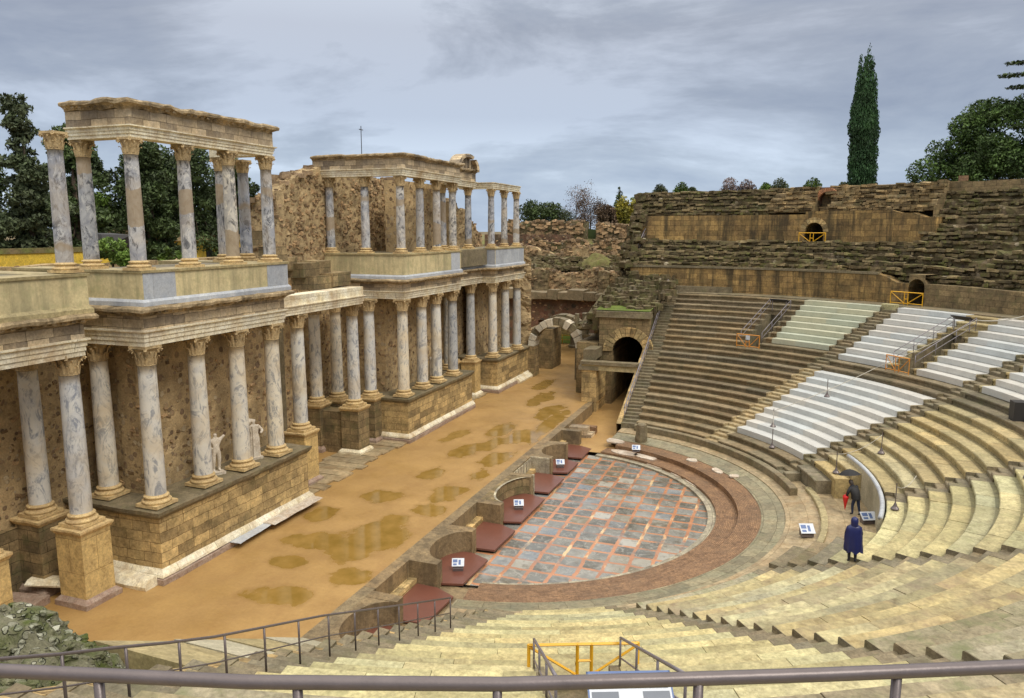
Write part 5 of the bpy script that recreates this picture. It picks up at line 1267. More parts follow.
rubble('rubble_wall', 'rubble wall facing the viewer left of the middle podium columns', 'rubble', (-28.5, 43.4), (-24.9, 43.4), 0, lambda s: 9.3, rag=0, amp=.05, grp=GR)
rubble('rubble_wall', 'rubble wall behind the front columns of the middle podium', 'rubble', (-24.9, 43.4), (-24.9, 50.2), 0, lambda s: 9.3, rag=0, amp=.05, grp=GR)
rubble('rubble_wall', 'rubble wall in the recess before the far podium', 'rubble', (-26.6, 50.0), (-26.6, 64.0), 0, lambda s: 9.3, rag=0, amp=.05, grp=GR)
rubble('rubble_wall', 'rubble wall behind the columns of the far podium', 'rubble', (-25.0, 59.3), (-25.0, 66.2), 0, lambda s: 9.3, rag=0, amp=.05, grp=GR)
# pilaster like jambs
for x, y, m, l in ((-27.6, 33.9, 'sandstone', 'brown stone jamb in the central recess, left one'), (-27.6, 35.6, 'stair', 'darker stone jamb in the central recess, right one'), (-24.7, 30.2, 'sandstone', 'stone jamb at the far end of the left podium wall')):
    tag(MB().box(x-.3, x+.32, y-.4, y+.4, 0, 9.2, 1, .02).build('door_jamb', M[m]), l, 'jamb', 'stone jambs between the rubble walls')
# upper rubble walls
up = lerp_prof([(0, 12.6), (.3, 15.6), (1.5, 16.6), (3.2, 17.0), (4.6, 17.45), (6.4, 17.2), (18.6, 17.1), (20, 16.2), (24.0, 15.8), (24.3, 15.0), (25.5, 14.6), (28, 14.9), (31, 13.0)])
rubble('rubble_wall', 'high ragged rubble wall behind the middle group of upper columns', 'rubble_rough', (-28.6, 37.6), (-28.6, 69), 9.0, lambda s: up(s), th=1.2, rag=.3, amp=.06, seed=3, grp=GR, dens=9, ssz=.12, step=.22)
rubble('rubble_wall', 'rough end of the high rubble wall left of the middle columns', 'rubble_rough', (-31.5, 38.0), (-28.6, 37.7), 9.0, lambda s: 15.0+s*.25, th=.6, rag=.3, amp=.08, seed=7, grp=GR, dens=9, ssz=.12)
rubble('rubble_wall', 'upper rubble pier behind the third front column of the middle group', 'rubble', (-26.0, 47.2), (-26.0, 53.3), 11.9, lambda s: 16.9, th=.8, rag=0, amp=.06, grp=GR)
rubble('rubble_wall', 'broken upper pier between the middle and far upper columns', 'rubble_rough', (-26.6, 57.0), (-26.6, 62.6), 11.9, lerp_prof([(0, 15.8), (1.6, 16.1), (2.0, 15.3), (4.0, 15.2), (4.3, 14.2), (5.6, 12.8)]), th=.9, rag=.25, amp=.08, seed=5, grp=GR)
rubble('rubble_wall', 'ragged rubble end wall beside the arched gate', 'rubble_rough', (-23.9, 66.7), (-22.9, 67.2), 0, lambda s: 12.2-1.2*s, th=1.6, rag=.4, amp=.16, seed=9, grp=GR)
mb = MB()
for k, (x, y, z, s_) in enumerate([(-25.4, 36.6, 10.2, 1.0), (-25.8, 36.2, 10.9, .8), (-26.3, 35.2, 11.3, .55), (-26.1, 34.0, 11.9, .6), (-26.4, 33.6, 12.7, .5), (-25.2, 38.2, 10.3, .9), (-25.9, 37.6, 11.0, .7)]):
    mb.box(x-s_*.9, x+s_*.6, y-s_, y+s_, z, z+.75, tn(.25), .05)
tag(mb.build('masonry_stub', M['ashlar_dark']), 'stepped dark ashlar stub above the central marble beam', 'masonry')
mb = MB().tube([(-29.2, 48.3, 17), (-29.2, 48.3, 20.75)], .03, 6); mb.tube([(-29.2, 48.05, 20.5), (-29.2, 48.55, 20.5)], .03, 5); tag(mb.build('lightning_rod', M['dark']), 'thin dark rod sticking up behind the middle high entablature', 'rod')
# ------------------------------------------------------------------ arched gate at the far end of the stage
def flat_arch(T, name, mat, xc, y0, y1, hw, zs, wd, n, skip=(), matrow=None, jit=.0):
    mb = MB()
    for k in range(n):
        if k in skip: continue
        t0, t1 = pi*(k+.05)/n, pi*(k+.95)/n; q = []; e = RN.uniform(-jit, jit)
        for th, r in ((t0, hw), (t0, hw+wd+e), (t1, hw+wd+e), (t1, hw)): q.append((xc+r*cos(th), zs+r*sin(th)))
        t = tc3(.16); f = [(x, y0, z) for x, z in q]; b = [(x, y1, z) for x, z in q]
        mb.poly(f[::-1], t); mb.poly(b, t)
        for i in range(4): mb.poly([f[i], f[(i+1) % 4], b[(i+1) % 4], b[i]], t)
        if skip: o = mb.build(name, M[mat], T); o.matrix_parent_inverse = Matrix.Translation(-T.location); mb = MB()
    if skip: return
    o = mb.build(name, M[mat], T); o.matrix_parent_inverse = Matrix.Translation(-T.location); return o
def pbox(T, name, mat, *a, tint=1.0, jit=.0):
    o = MB().box(*a, tint, jit).build(name, M[mat], T); o.matrix_parent_inverse = Matrix.Translation(-T.location); return o
T = thing('arched_gateway', 'ruined stone arch with white restored blocks at the end of the sandy stage', 'arch', (-20.4, 66, 0))
flat_arch(T, 'arch_block', 'white_stone', -20.2, 66.0, 67.4, 1.98, 2.85, .66, 13, skip=(3, 5, 6, 10), jit=.06)
flat_arch(T, 'arch_block', 'stair', -20.2, 66.3, 67.4, 2.0, 2.85, .70, 13, skip=(0, 1, 2, 4, 7, 8, 9, 11, 12))
pbox(T, 'left_pier', 'ashlar_dark', -22.9, -22.15, 65.9, 67.4, 0, 2.85, tint=1.1, jit=.02); pbox(T, 'right_pier', 'stair', -18.25, -17.5, 65.9, 67.4, -.6, 2.85, tint=.9, jit=.02)
pbox(T, 'inner_pier', 'ashlar_dark', -24.2, -21.8, 70.3, 73.5, 0, 3.9, jit=.05)
flat_arch(T, 'rear_arch', 'stair', -20.9, 70.5, 71.8, 2.25, 2.7, .45, 11)
mb = MB()
for x0, x1, z0, z1 in ((-17.75, -15.2, 0, 4.1), (-18.2, -17.2, 3.1, 4.0), (-16.6, -14.6, 3.9, 4.9)): mb.box(x0, x1, 66.4, 67.6, z0, z1, tn(), .04)
tag(mb.build('low_wall', M['ashlar_dark']), 'dark broken wall between the ruined arch and the vaulted passage', 'wall')
for i, (x, z0, z1, r, l) in enumerate([(-18.35, 3.9, 6.0, .22, 'shortest broken column stump right of the ruined arch'), (-17.55, 3.2, 6.1, .32, 'thick dark column stump right of the ruined arch'), (-16.2, 4.0, 7.2, .26, 'tallest slim column stump between the arch and the passage')]):
    mb = MB().lathe([(0, 0), (r, 0), (r*.98, (z1-z0)*.5), (r*.92, (z1-z0)-.1), (r*1.05, (z1-z0)-.04), (r*.9, z1-z0), (0, z1-z0)], 14); o = mb.build('column_stump', M['stair'], smooth=False); o.location = (x, 66.9, z0-.05); tag(o, l, 'column', 'broken column stumps by the ruined arch')
T = thing('altar_stone', 'low round grey stone pedestal on the sand beyond the ruined arch', 'stone', (-23.4, 84.6, 0)); mb = MB().lathe([(0, 0), (.8, 0), (.8, .25), (.6, .35), (.55, 1.3), (.65, 1.4), (.6, 1.6), (0, 1.6)], 16); mb.build('stone', M['stair'], T)
handrail('barrier', 'low rusty fence beyond the ruined arch', [(-31, 86.4, 1.1), (-27, 86.5, 1.1), (-24.5, 86.5, 1.1), (-20, 86.6, 1.1)], 'orange_metal', 9, r=.04, ph=1.1, cat='fence', pr=.04)
mb = MB(); mb.poly([(-34, 87, .05), (-14, 87, .05), (-14, 92.2, .4), (-34, 92.2, .4)]); tag(mb.build('lawn', M['grass']), kind='structure')
rubble('garden_wall', 'pale wall closing the view beyond the lawn seen through the arch', 'sandstone', (-34, 92.4), (-14, 92.4), 0, lambda s: 8.9, rag=.05, amp=.04, step=1)

# ------------------------------------------------------------------ vaulted side passage under the seats
T = thing('vaulted_passage', 'massive vaulted stone passage with a dark arch and grass on its roof', 'passage', (-12.4, 61, -.8))
XC, HWp, ZS = -12.3, 1.28, 3.7
n = 14; mb = MB(); P = [(XC+HWp*cos(pi*k/n), ZS+HWp*sin(pi*k/n)) for k in range(n+1)]
for (xa, za), (xb, zb) in zip(P, P[1:]):
    mb.poly([(xa, 60.5, za), (xa, 60.5, 6.9), (xb, 60.5, 6.9), (xb, 60.5, zb)], 1.0)
    mb.poly([(xa, 60.5, za), (xb, 60.5, zb), (xb, 80, zb), (xa, 80, za)], .3)  # vault underside tinted dark: the tunnel's shade painted into the colour
for x0, x1 in ((-14.7, XC-HWp), (XC+HWp, -10.6)):
    mb.box(x0, x1, 60.5, 80, -1, ZS, .8, .0); mb.box(x0, x1, 60.502, 61.2, ZS, 6.9)
mb.poly([(-15, 79.9, -1), (-9, 79.9, -1), (-9, 79.9, 6), (-15, 79.9, 6)], .2)  # end wall, tinted dark likewise as painted tunnel shade
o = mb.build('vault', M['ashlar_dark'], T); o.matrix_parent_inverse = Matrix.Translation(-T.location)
flat_arch(T, 'arch_stones', 'sandstone', XC, 60.38, 60.9, HWp, ZS, .78, 13)
pbox(T, 'parapet_course', 'stair', -14.9, -10.5, 60.3, 61.2, 6.5, 7.0, jit=.05)
mb = MB(); mb.poly([(-15.0, 60.6, 7.05), (-10.6, 60.6, 7.05), (-10.6, 66, 7.5), (-15.2, 66, 7.5)]); o = mb.build('roof_grass', M['grass'], T); o.matrix_parent_inverse = Matrix.Translation(-T.location)
pbox(T, 'rear_block', 'rubble_moss', -15.4, -10.7, 60.9, 72, 5.25, 7.03, jit=.05)
T = thing('stone_lintel', 'long pale stone lintel spanning the sunken passage', 'lintel', (-13, 58, 2.4))
pbox(T, 'beam', 'seat_tan', -15.3, -10.8, 57.3, 57.95, 2.62, 3.05, jit=.015); pbox(T, 'upper_moulding', 'stair', -15.4, -10.8, 57.2, 58.0, 3.05, 3.3, jit=.02)
T = thing('passage_wall', 'thick stone pier and wall carrying the left end of the pale lintel', 'wall', (-14.8, 59, 0))
pbox(T, 'pier', 'sandstone', -15.3, -14.1, 57.35, 60.6, -1, 2.6, jit=.02); pbox(T, 'cap', 'stair', -15.6, -13.95, 57.3, 60.5, 2.605, 2.9, jit=.03); pbox(T, 'block', 'stair', -15.4, -14.4, 58.2, 60.4, 3.3, 4.1, jit=.05); pbox(T, 'rear_part', 'ashlar_dark', -16.6, -14.7, 60.6, 66.3, -.2, 4.3, jit=.08)
pbox(T, 'right_pier', 'sandstone', -10.98, -10.72, 57.3, 60.5, -1, 3.0)
mb = MB(); rnd = random.Random(3)
for k in range(150):
    x, y = rnd.uniform(-16.5, -9.8), rnd.uniform(61.5, 71.5); z = 6.9+(y-61)*.23+rnd.uniform(-.1, .25)
    if x < -14.8: z -= (-14.8-x)*1.1
    s_ = rnd.uniform(.2, .6); Mx = Matrix.Translation((x, y, z)) @ Matrix.Rotation(rnd.uniform(0, 3), 4, 'Z'); mb.box(-s_, s_, -s_*.7, s_*.7, -.4, .12, rnd.uniform(.6, 1.35), .05, M4=Mx)
mb.prism([(-16.8, 61.3), (-10.9, 61.3), (-10.7, 72.5), (-16.8, 72.5)], 5.3, [5.4, 6.9, 9.4, 8.2])
tag(mb.build('rubble_mound', M['rubble_moss']), 'tumbled grey stones above and behind the vaulted passage', 'rubble')
tag(MB().box(-10.0, -5.0, CY+32.6, CY+33.3, ZP, ZP+.5, 1, .03).build('stone_slab', M['stair']), 'long flat slab lying at the left end of the upper walkway', 'stone slab')

# ------------------------------------------------------------------ ruins beyond the gate
GB = 'ruined buildings behind the stage'
rubble('ruined_wall', 'dark red brick ruin wall left of the opening behind the ruined arch', 'brick_red', (-34, 80), (-26.4, 80), 0, lambda s: 6.2, rag=.12, amp=.08, step=.5, th=2, cat='ruin', grp=GB)
rubble('ruined_wall', 'dark red brick ruin wall right of the ruined arch, above the column stumps', 'brick_red', (-21.0, 80), (-13.5, 80), 0, lambda s: 6.2, rag=.12, amp=.08, step=.5, th=2, cat='ruin', grp=GB)
rubble('ruined_wall', 'dark red brick masonry bridging the opening right above the ruined arch', 'brick_red', (-26.4, 80), (-21.0, 80), 3.6, lambda s: 6.2, rag=.12, amp=.08, step=.5, th=2, cat='ruin', grp=GB)
mb = MB(); x = -34
while x < -14: L = rnd.uniform(.8, 1.9); mb.box(x, x+L-.04, 79.2, 81.5, 6.0, 6.9+rnd.uniform(-.25, .2), tn(.2), .05); x += L
tag(mb.build('stone_course', M['seat']), 'row of greenish squared stones on top of the dark red brick ruin', 'stone course')
rubble('ruined_wall', 'patchy brown brick ruin wall above the greenish stone row', 'rubble_rough', (-34, 84.5), (-17, 84.5), 5, lambda s: 9.2-.7*abs(sin(s*.5)), rag=.3, amp=.08, step=.4, dens=4, ssz=.22, th=1.5, cat='ruin', grp=GB)
rubble('ruined_wall', 'grey stepped stub at the right of the brown brick ruin', 'rubble_moss', (-18.4, 84.0), (-15, 83), 5, lerp_prof([(0, 9.0), (1, 10.2), (3, 11.6)]), rag=.4, amp=.2, step=.45, th=3, cat='ruin', grp=GB)
rubble('ruined_wall', 'reddish broken wall on the middle terrace behind the stage', 'rubble_rough', (-34, 92.9), (-18, 92.9), 7, lambda s: 11.0+.5*sin(s*.9), rag=.5, amp=.1, step=.4, dens=4, ssz=.22, th=1, cat='ruin', grp=GB)
def scatter(name, label, mat, n, fx, fy, fz, s0, s1, seed, cat='rubble'):
    r2 = random.Random(seed); mb = MB()
    for _ in range(n):
        x, y = r2.uniform(*fx), r2.uniform(*fy); s_ = r2.uniform(s0, s1); Mx = Matrix.Translation((x, y, fz(x, y)+r2.uniform(-.1, .1))) @ Matrix.Rotation(r2.uniform(0, 3), 4, 'Z') @ Matrix.Rotation(r2.uniform(-.3, .3), 4, 'X')
        mb.box(-s_, s_, -s_*.7, s_*.7, -s_*.45, s_*.4, r2.choice([.5, .7, .9, 1.1, 1.4]), s_*.2, M4=Mx)
    return tag(mb.build(name, M[mat]), label, cat, None, 'stuff')
def mound(name, label, mat, xc, yc, a, b, z0, h, kind=None):
    mb = MB(); n, m = 26, 12; P = []
    for i in range(m+1):
        t = i/m; rw = []
        for k in range(n):
            th = 2*pi*k/n; r = 1-t; z = z0+h*(1-(1-t)**2); q = 1+.18*nz(cos(th)*1.7+xc, sin(th)*1.7, 3)
            rw.append((xc+a*r*cos(th)*q, yc+b*r*sin(th)*q, z+.6*nz(cos(th)*2.5*r+xc, sin(th)*2.5*r, 1)+.2*nz(cos(th)*7*r+xc, sin(th)*7*r, 1)))
        P.append(rw)
    for i in range(m):
        for k in range(n): mb.poly([P[i][k], P[i][(k+1) % n], P[i+1][(k+1) % n], P[i+1][k]], 1.0)
    return tag(mb.build(name, M[mat], smooth=True), label, 'mound', None, kind)
M['mossy_earth'] = m_stone('mossy_earth', (.16, .17, .05), (.20, .15, .08), stain=(.09, .07, .04), stain_amt=.5, scale=.8, tinted=False, rough=.95)
mound('mound', 'low stony mound left on the ruined terrace', 'rubble_moss', -29, 90.8, 5.5, 1.4, 8.3, 1.2); mound('mound', 'grassy earth mound right on the ruined terrace', 'mossy_earth', -22.5, 91.2, 3.2, 1.5, 8.3, 2.2)
mb = MB(); mb.poly([(-60, 81, 5.6), (-31, 81, 5.6), (-31, 92, 9.0), (-60, 92, 9.0)]); mb.poly([(-20, 81, 5.6), (-13, 81, 5.6), (-13, 92, 9.0), (-20, 92, 9.0)]); mb.poly([(-31, 89.8, 8.3), (-20, 89.8, 8.3), (-20, 92, 9.0), (-31, 92, 9.0)]); mb.poly([(-60, 92, 9.0), (-13, 92, 9.0), (-13, 101, 12.3), (-60, 101, 12.3)]); mb.poly([(-60, 101, 12.3), (-13, 101, 12.3), (-10, 140, 12.6), (-80, 140, 12.6)])
tag(mb.build('terraced_slope', M['mossy_earth']), kind='structure')
scatter('fallen_stones', 'fallen grey stones strewn over the lower ruined terrace', 'rubble_moss', 420, (-34, -14), (89.4, 92.6), lambda x, y: 8.5+(y-89)*.45+.6*nz(x*.4, y*.4, 1), .12, .5, 5)
scatter('fallen_stones', 'fallen stones on the upper brown slope below the skyline ruins', 'rubble_moss', 260, (-37, -14), (92, 100), lambda x, y: 9.1+(y-92)*.37, .12, .4, 6)
rubble('ruined_wall', 'low ragged stone footing halfway up the ruined slope', 'rubble_moss', (-33, 96.5), (-19, 96), 8, lambda s: 12.0+.3*sin(s*1.3), rag=.4, amp=.1, step=.4, th=.8, cat='ruin', grp=GB, dens=5, ssz=.28)
rubble('ruined_wall', 'short squared pier on the right of the brown brick ruin', 'ashlar_dark', (-20.6, 83.9), (-19.4, 83.9), 6, lambda s: 8.9, rag=.2, amp=.1, step=.3, th=1, cat='ruin', grp=GB)
rubble('ruined_wall', 'short squared pier on the left of the brown brick ruin', 'ashlar_dark', (-28.3, 83.9), (-26.6, 83.9), 6, lambda s: 9.0, rag=.2, amp=.1, step=.3, th=1, cat='ruin', grp=GB)
rubble('ruined_wall', 'long grey ruined wall with a red brick band, left one on the skyline', 'rubble_moss', (-38, 100), (-26.6, 100), 11, lambda s: 14.6, rag=.4, amp=.12, step=.4, th=2.5, cat='ruin', grp=GB, dens=5, ssz=.3)
rubble('brick_band', 'low red brick band under the left skyline ruin', 'brick_red', (-40, 97.5), (-28, 97.5), 10.5, lambda s: 12.9, rag=.05, amp=.03, step=.8, th=1, cat='wall', grp=GB)
rubble('ruined_wall', 'grey ruined wall on the skyline right of the gap', 'rubble_moss', (-25.0, 100), (-16.5, 99), 11, lambda s: 14.3-.2*s*.3, rag=.4, amp=.12, step=.4, th=2.5, cat='ruin', grp=GB, dens=5, ssz=.3)
tag(MB().box(-26.6, -25.0, 102, 103, 11, 13.6).build('hedge', M['leaf_dark']), 'small dark green hedge in the gap between the skyline ruins', 'hedge')
# distant plain and yellow street wall left of the stage building
T = thing('street_wall', 'long low bright yellow garden wall at the far left', 'wall', (-62, 45, 9)); pbox(T, 'wall', 'yellow_plaster', -62.4, -62, 10, 56, 8.5, 11.5); pbox(T, 'coping', 'mossy_earth', -62.5, -61.9, 10, 56, 11.5, 11.95)
T = thing('yellow_house', 'low yellow house with a grey tiled roof behind the left upper columns', 'house', (-64, 65, 9)); pbox(T, 'wall', 'yellow_plaster', -70, -64, 58, 84, 8.5, 12.4)
mb = MB(); mb.poly([(-63.6, 57.6, 12.3), (-63.6, 84.4, 12.3), (-67, 84.4, 13.5), (-67, 57.6, 13.5)]); mb.poly([(-67, 57.6, 13.5), (-67, 84.4, 13.5), (-70.4, 84.4, 12.3), (-70.4, 57.6, 12.3)]); o = mb.build('roof', M['ashlar_dark'], T); o.matrix_parent_inverse = Matrix.Translation(-T.location)
for y in (61.5, 66, 71, 76): pbox(T, 'window', 'dark', -64.02, -63.97, y, y+1, 10.2, 11.4)
# dark heap covered with a tarp behind the stage
tag(MB().box(-47.2, -45.6, 40.4, 42.9, 12.2, 13.1, 1, .3).build('tarpaulin', M['dark']), 'crumpled dark tarpaulin behind the left upper columns', 'tarpaulin')
rubble('back_wall', 'low brown wall behind the left upper columns', 'rubble_rough', (-46, 26), (-46, 62), 6, lambda s: 11.2, rag=.2, amp=.1, step=1, cat='wall')

# ------------------------------------------------------------------ near left ruin beside the seats
rnd = random.Random(17); mb = MB(); nx, ny = 70, 110
def rock_z(x, y):
    ridge = 8.0-(y-3.5)*.22-max(0, y-8.6+(x+12)*.5)*.85
    z = ridge+.25-max(0, -12.2-x)*.25-max(0, -15.5-x)*1.4-max(0, x+10.6)*.1-.35
    return z+nz(x*.9, y*.9, 2)*.5+nz(x*2.6, y*2.6, 5)*.35+nz(x*6, y*6, 8)*.16
P = [[(-18.2+8.5*i/nx, 0+14.2*k/ny, max(-.3, rock_z(-18.2+8.5*i/nx, 0+14.2*k/ny))) for k in range(ny+1)] for i in range(nx+1)]
for i in range(nx):
    for k in range(ny): mb.poly([P[i][k], P[i+1][k], P[i+1][k+1], P[i][k+1]], 1.0)
for i in range(nx): mb.poly([P[i+1][ny], P[i][ny], (P[i][ny][0], P[i][ny][1], -1.2), (P[i+1][ny][0], P[i+1][ny][1], -1.2)][::-1])
for k in range(ny): mb.poly([P[nx][k], P[nx][k+1], (P[nx][k+1][0], P[nx][k+1][1], -1.2), (P[nx][k][0], P[nx][k][1], -1.2)][::-1])
for k in range(2000):
    x, y = rnd.uniform(-17.5, -9.9), rnd.uniform(.5, 14); s_ = rnd.uniform(.03, .15)
    if nz(x*.8, y*.8, 3) < -.22: continue
    Mx = Matrix.Translation((x, y, rock_z(x, y)-s_*.15)) @ Matrix.Rotation(rnd.uniform(0, 3), 4, 'Z') @ Matrix.Rotation(rnd.uniform(-.4, .4), 4, 'X') @ Matrix.Diagonal((s_*rnd.uniform(.9, 1.7), s_, s_*.6, 1)); mb.rock(Mx, rnd.uniform(.55, 1.7), .34)
M['rubble_near'] = m_rubble('lichen_rubble', (.24, .23, .15), [(.42, .43, .33), (.28, .27, .2), (.55, .55, .44), (.2, .18, .13)], scale=6.5, dens=.5, dark=.5, moss=((.075, .10, .015), .9), bump=1.6)
tag(mb.build('ruined_masonry', M['rubble_near']), 'mossy heap of ruined masonry with pale lichen, bottom left corner', 'ruin')
T = thing('sloping_parapet', 'pale sloping stone parapet slabs beside the thin brown handrail', 'parapet', (-11.6, 12, 3)); iv = Matrix.Translation(-T.location)
yk = 10.2
for k in range(4):
    y2 = yk+[2.0, 1.5, 1.5, 1.6][k]; za, zb = 5.5-(yk-10.2)*.52, 5.5-(y2-10.2)*.52
    mb = MB(); q = .1*rnd.uniform(-1, 1)
    A = [(-12.6+q, yk), (-9.8, yk), (-9.8, y2-.05), (-12.5+q, y2-.05)]
    mb.prism(A, 0, [za, za-.05, zb-.05, zb], tn(.1)); o = mb.build('slab', M['parapet' if k % 2 else 'seat_tan'], T); o.matrix_parent_inverse = iv; yk = y2
T = thing('low_stepped_wall', 'low stepped wall going down to the stage niches by the thin brown handrail', 'wall', (-12, 18, 0)); iv = Matrix.Translation(-T.location)
for k in range(6):
    o = MB().box(-12.2, -10.4, 16.8+k*.95, 17.72+k*.95, -1.2, 1.6-k*.42, tn(.2), .04).build('block', M['ashlar_dark'], T); o.matrix_parent_inverse = iv

# ------------------------------------------------------------------ posts with ropes, speaker box
def stanchion(x, y, z, label, h=.95, r=.17):
    S = thing('stanchion', label, 'stanchion', (x, y, z), group='rope stanchions standing on the seats')
    MB().lathe([(0, 0), (r, 0), (r*1.02, .05), (r*.55, .14), (.03, .30), (.022, .34), (0, .34)], 14).build('foot', M['iron'], S)
    MB().tube([(0, 0, .3), (0, 0, h)], .022, 6).build('pole', M['iron'], S); return S
ST = []
for a, j, l in ((43.3, 1, 'stanchion nearest the dark narrow stairway, on the white boards'), (36.5, -1, 'stanchion on the dark seat just below the lowest white board'), (42.3, 6, 'thin stanchion in the middle of the white boards'), (15.2, 0, 'stanchion on the tan seats left of the curved parapet'),
                (16.5, 3, 'thin stanchion just above the top left end of the curved parapet'), (-7.5, 2, 'stanchion on the yellow seats right beside the lower end of the curved parapet'), (-6.3, 8, 'larger stanchion on the yellow seats near the right edge')):
    p = pol(rr(j)+.3, a, zz(j)+.04); stanchion(*p, l, 1.15 if j != 8 else 1.0, .17 if j != 8 else .24); ST.append(p)
def rope(pts, label, sag=.25, r=.014, z=1.0):
    L = []
    for p, q in zip(pts, pts[1:]):
        for k in range(9):
            t = k/8; L.append((p[0]+(q[0]-p[0])*t, p[1]+(q[1]-p[1])*t, p[2]+(q[2]-p[2])*t+z-sag*4*t*(1-t)))
    tag(MB().tube(L, r, 5).build('rope', M['rope'], smooth=True), label, 'rope', 'ropes closing off the seats')
gx = pol(rr(11)+.5, 40.6, zz(11)+.9); g2 = pol(rr(12)+.2, 41.2, zz(12)-1+.2)
rope([ST[1], ST[0]], 'short pale rope between the two lowest stanchions by the white boards')
rope([ST[0], pol(rr(10)+.3, 40.5, zz(10)-.5), pol(rr(18), 36.6, zz(18)-.3)], 'long pale rope running up across the white boards to the hatch', .12, .02)
rope([pol(rr(18), 36.6, zz(18)-.3), pol(rr(20)+.4, 32.6, ZP-.5), pol(33, 30.5, ZP)], 'pale hose like rope above the white boards leading to the grey barrier', .2, .035)
rope([ST[4], ST[3]], 'thin rope in front of the curved parapet end'); rope([ST[5], pol(rr(3)+.3, -3.2, zz(3)-.1)], 'thin rope from the stanchion beside the curved parapet')
T = thing('bollard_light', 'short pale post at the rope corner on the top white row', 'post', pol(rr(20)+.4, 32.6, ZP-.3)); MB().box(-.1, .1, -.12, .12, 0, .9, 1, .01).build('body', M['white'], T); MB().box(-.16, .16, -.18, .18, -.05, .04).build('foot', M['statue'], T)
p = pol(rr(10)+.55, 12.9, zz(10)); S = thing('loudspeaker', 'black box loudspeaker on the ledge at the right edge', 'loudspeaker', p, R_(96)); MB().box(-.3, .3, -.28, .28, 0, .95, 1, .008).build('cabinet', M['dark'], S); MB().box(-.25, .25, -.30, -.281, .06, .88).build('grille', M['iron'], S)

# ------------------------------------------------------------------ statues and people (skinned bodies)
def skin(name, J, E_, mat, parent=None, root=None, sub=2, loc=None, rz=0):
    me = bpy.data.meshes.new(name); keys = list(J); me.from_pydata([J[k][:3] for k in keys], [(keys.index(a), keys.index(b)) for a, b in E_], [])
    o = bpy.data.objects.new(name, me); COL.objects.link(o)
    md = o.modifiers.new('Skin', 'SKIN'); md.branch_smoothing = .4; md.use_smooth_shade = True
    for k, v in zip(keys, me.skin_vertices[0].data): rad = J[k][3]; v.radius = rad if isinstance(rad, tuple) else (rad, rad); v.use_root = (k == (root or keys[0]))
    sb = o.modifiers.new('Sub', 'SUBSURF'); sb.levels = sub; sb.render_levels = sub
    dg_ = bpy.context.evaluated_depsgraph_get(); nm = bpy.data.meshes.new_from_object(o.evaluated_get(dg_)); bpy.data.objects.remove(o)
    nm.materials.clear(); nm.materials.append(mat); o = bpy.data.objects.new(name, nm); COL.objects.link(o); o.parent = parent
    if loc: o.location = loc; o.rotation_euler = (0, 0, rz)
    return o
def chain(names): return list(zip(names, names[1:]))
def statue(loc, rz, label, pose, h=1.0):
    S = thing('statue', label, 'statue', loc, rz, 'white marble statues among the columns')
    MB().box(-.3, .3, -.26, .26, 0, .12, 1, .02).build('plinth', M['statue'], S)
    J = dict(pel=(0, 0, 1.05, .17), wst=(0, .01, 1.25, .145), ch=(0, 0, 1.48, .19), nk=(0, 0, 1.66, .07), lh=(-.11, 0, .98, .12), lk=(-.14, -.05, .58, .085), la=(-.13, .04, .2, .06), lf=(-.14, -.12, .14, .05),
             rh=(.11, 0, .98, .12), rk=(.13, .02, .58, .085), ra=(.12, .08, .2, .06), rf=(.13, -.06, .14, .05), ls=(-.23, 0, 1.56, .08), rs=(.23, 0, 1.56, .08))
    E2 = chain(['pel', 'wst', 'ch', 'nk'])+chain(['pel', 'lh', 'lk', 'la', 'lf'])+chain(['pel', 'rh', 'rk', 'ra', 'rf'])+[('ch', 'ls'), ('ch', 'rs')]
    if pose == 0:
        J.update(hd=(0, 0, 1.84, .1), le=(-.34, -.1, 1.34, .06), lw=(-.2, -.22, 1.2, .045), re=(.40, -.02, 1.72, .06)); E2 += [('nk', 'hd'), ('ls', 'le'), ('le', 'lw'), ('rs', 're')]
    elif pose == 1:
        J.update(le=(-.36, 0, 1.3, .07), re=(.38, -.12, 1.34, .07), rw=(.22, -.28, 1.25, .05), hd=(0, 0, 1.86, .11)); E2 += [('ls', 'le'), ('rs', 're'), ('re', 'rw'), ('nk', 'hd')]
    skin('body', J, E2, M['statue'], S)
    if pose:
        mb = MB(); n = 22
        def rg(z, a, b): return [(a*cos(2*pi*k/n)*(1+.09*sin(k*2.6)), b*sin(2*pi*k/n)*(1+.09*sin(k*2.6)), z) for k in range(n)]
        R3 = [rg(.12, .27, .24), rg(.5, .25, .22), rg(1.0, .24, .21), rg(1.25, .19, .17), rg(1.5, .24, .19)]
        if pose == 1: R3.append(rg(1.6, .27, .2))
        for A, B in zip(R3, R3[1:]):
            for k in range(n): mb.poly([A[k], A[(k+1) % n], B[(k+1) % n], B[k]], 1.0)
        mb.build('robe', M['statue'], S)
        if pose == 1:  # cloak rising behind one shoulder
            mb = MB(); mb.tube([(-.25, .05, .9), (-.32, .06, 1.3), (-.3, .06, 1.65), (-.12, .05, 1.85), (.1, .03, 1.8)], [.1, .13, .14, .12, .07], 8); mb.build('cloak', M['statue'], S, smooth=True)
    return S
statue((-23.35, 25.75, 2.88), R_(60), 'nude white statue with one raised arm, left one on the left podium', 0)
statue((-23.3, 28.2, 2.88), R_(60), 'robed white statue, right one on the left podium', 1)
statue((-24.0, 48.4, 2.88), R_(60), 'small looking robed statue behind the columns of the middle podium', 2)
statue((-24.1, 60.0, 2.88), R_(60), 'pale robed statue between the columns of the far podium', 2)

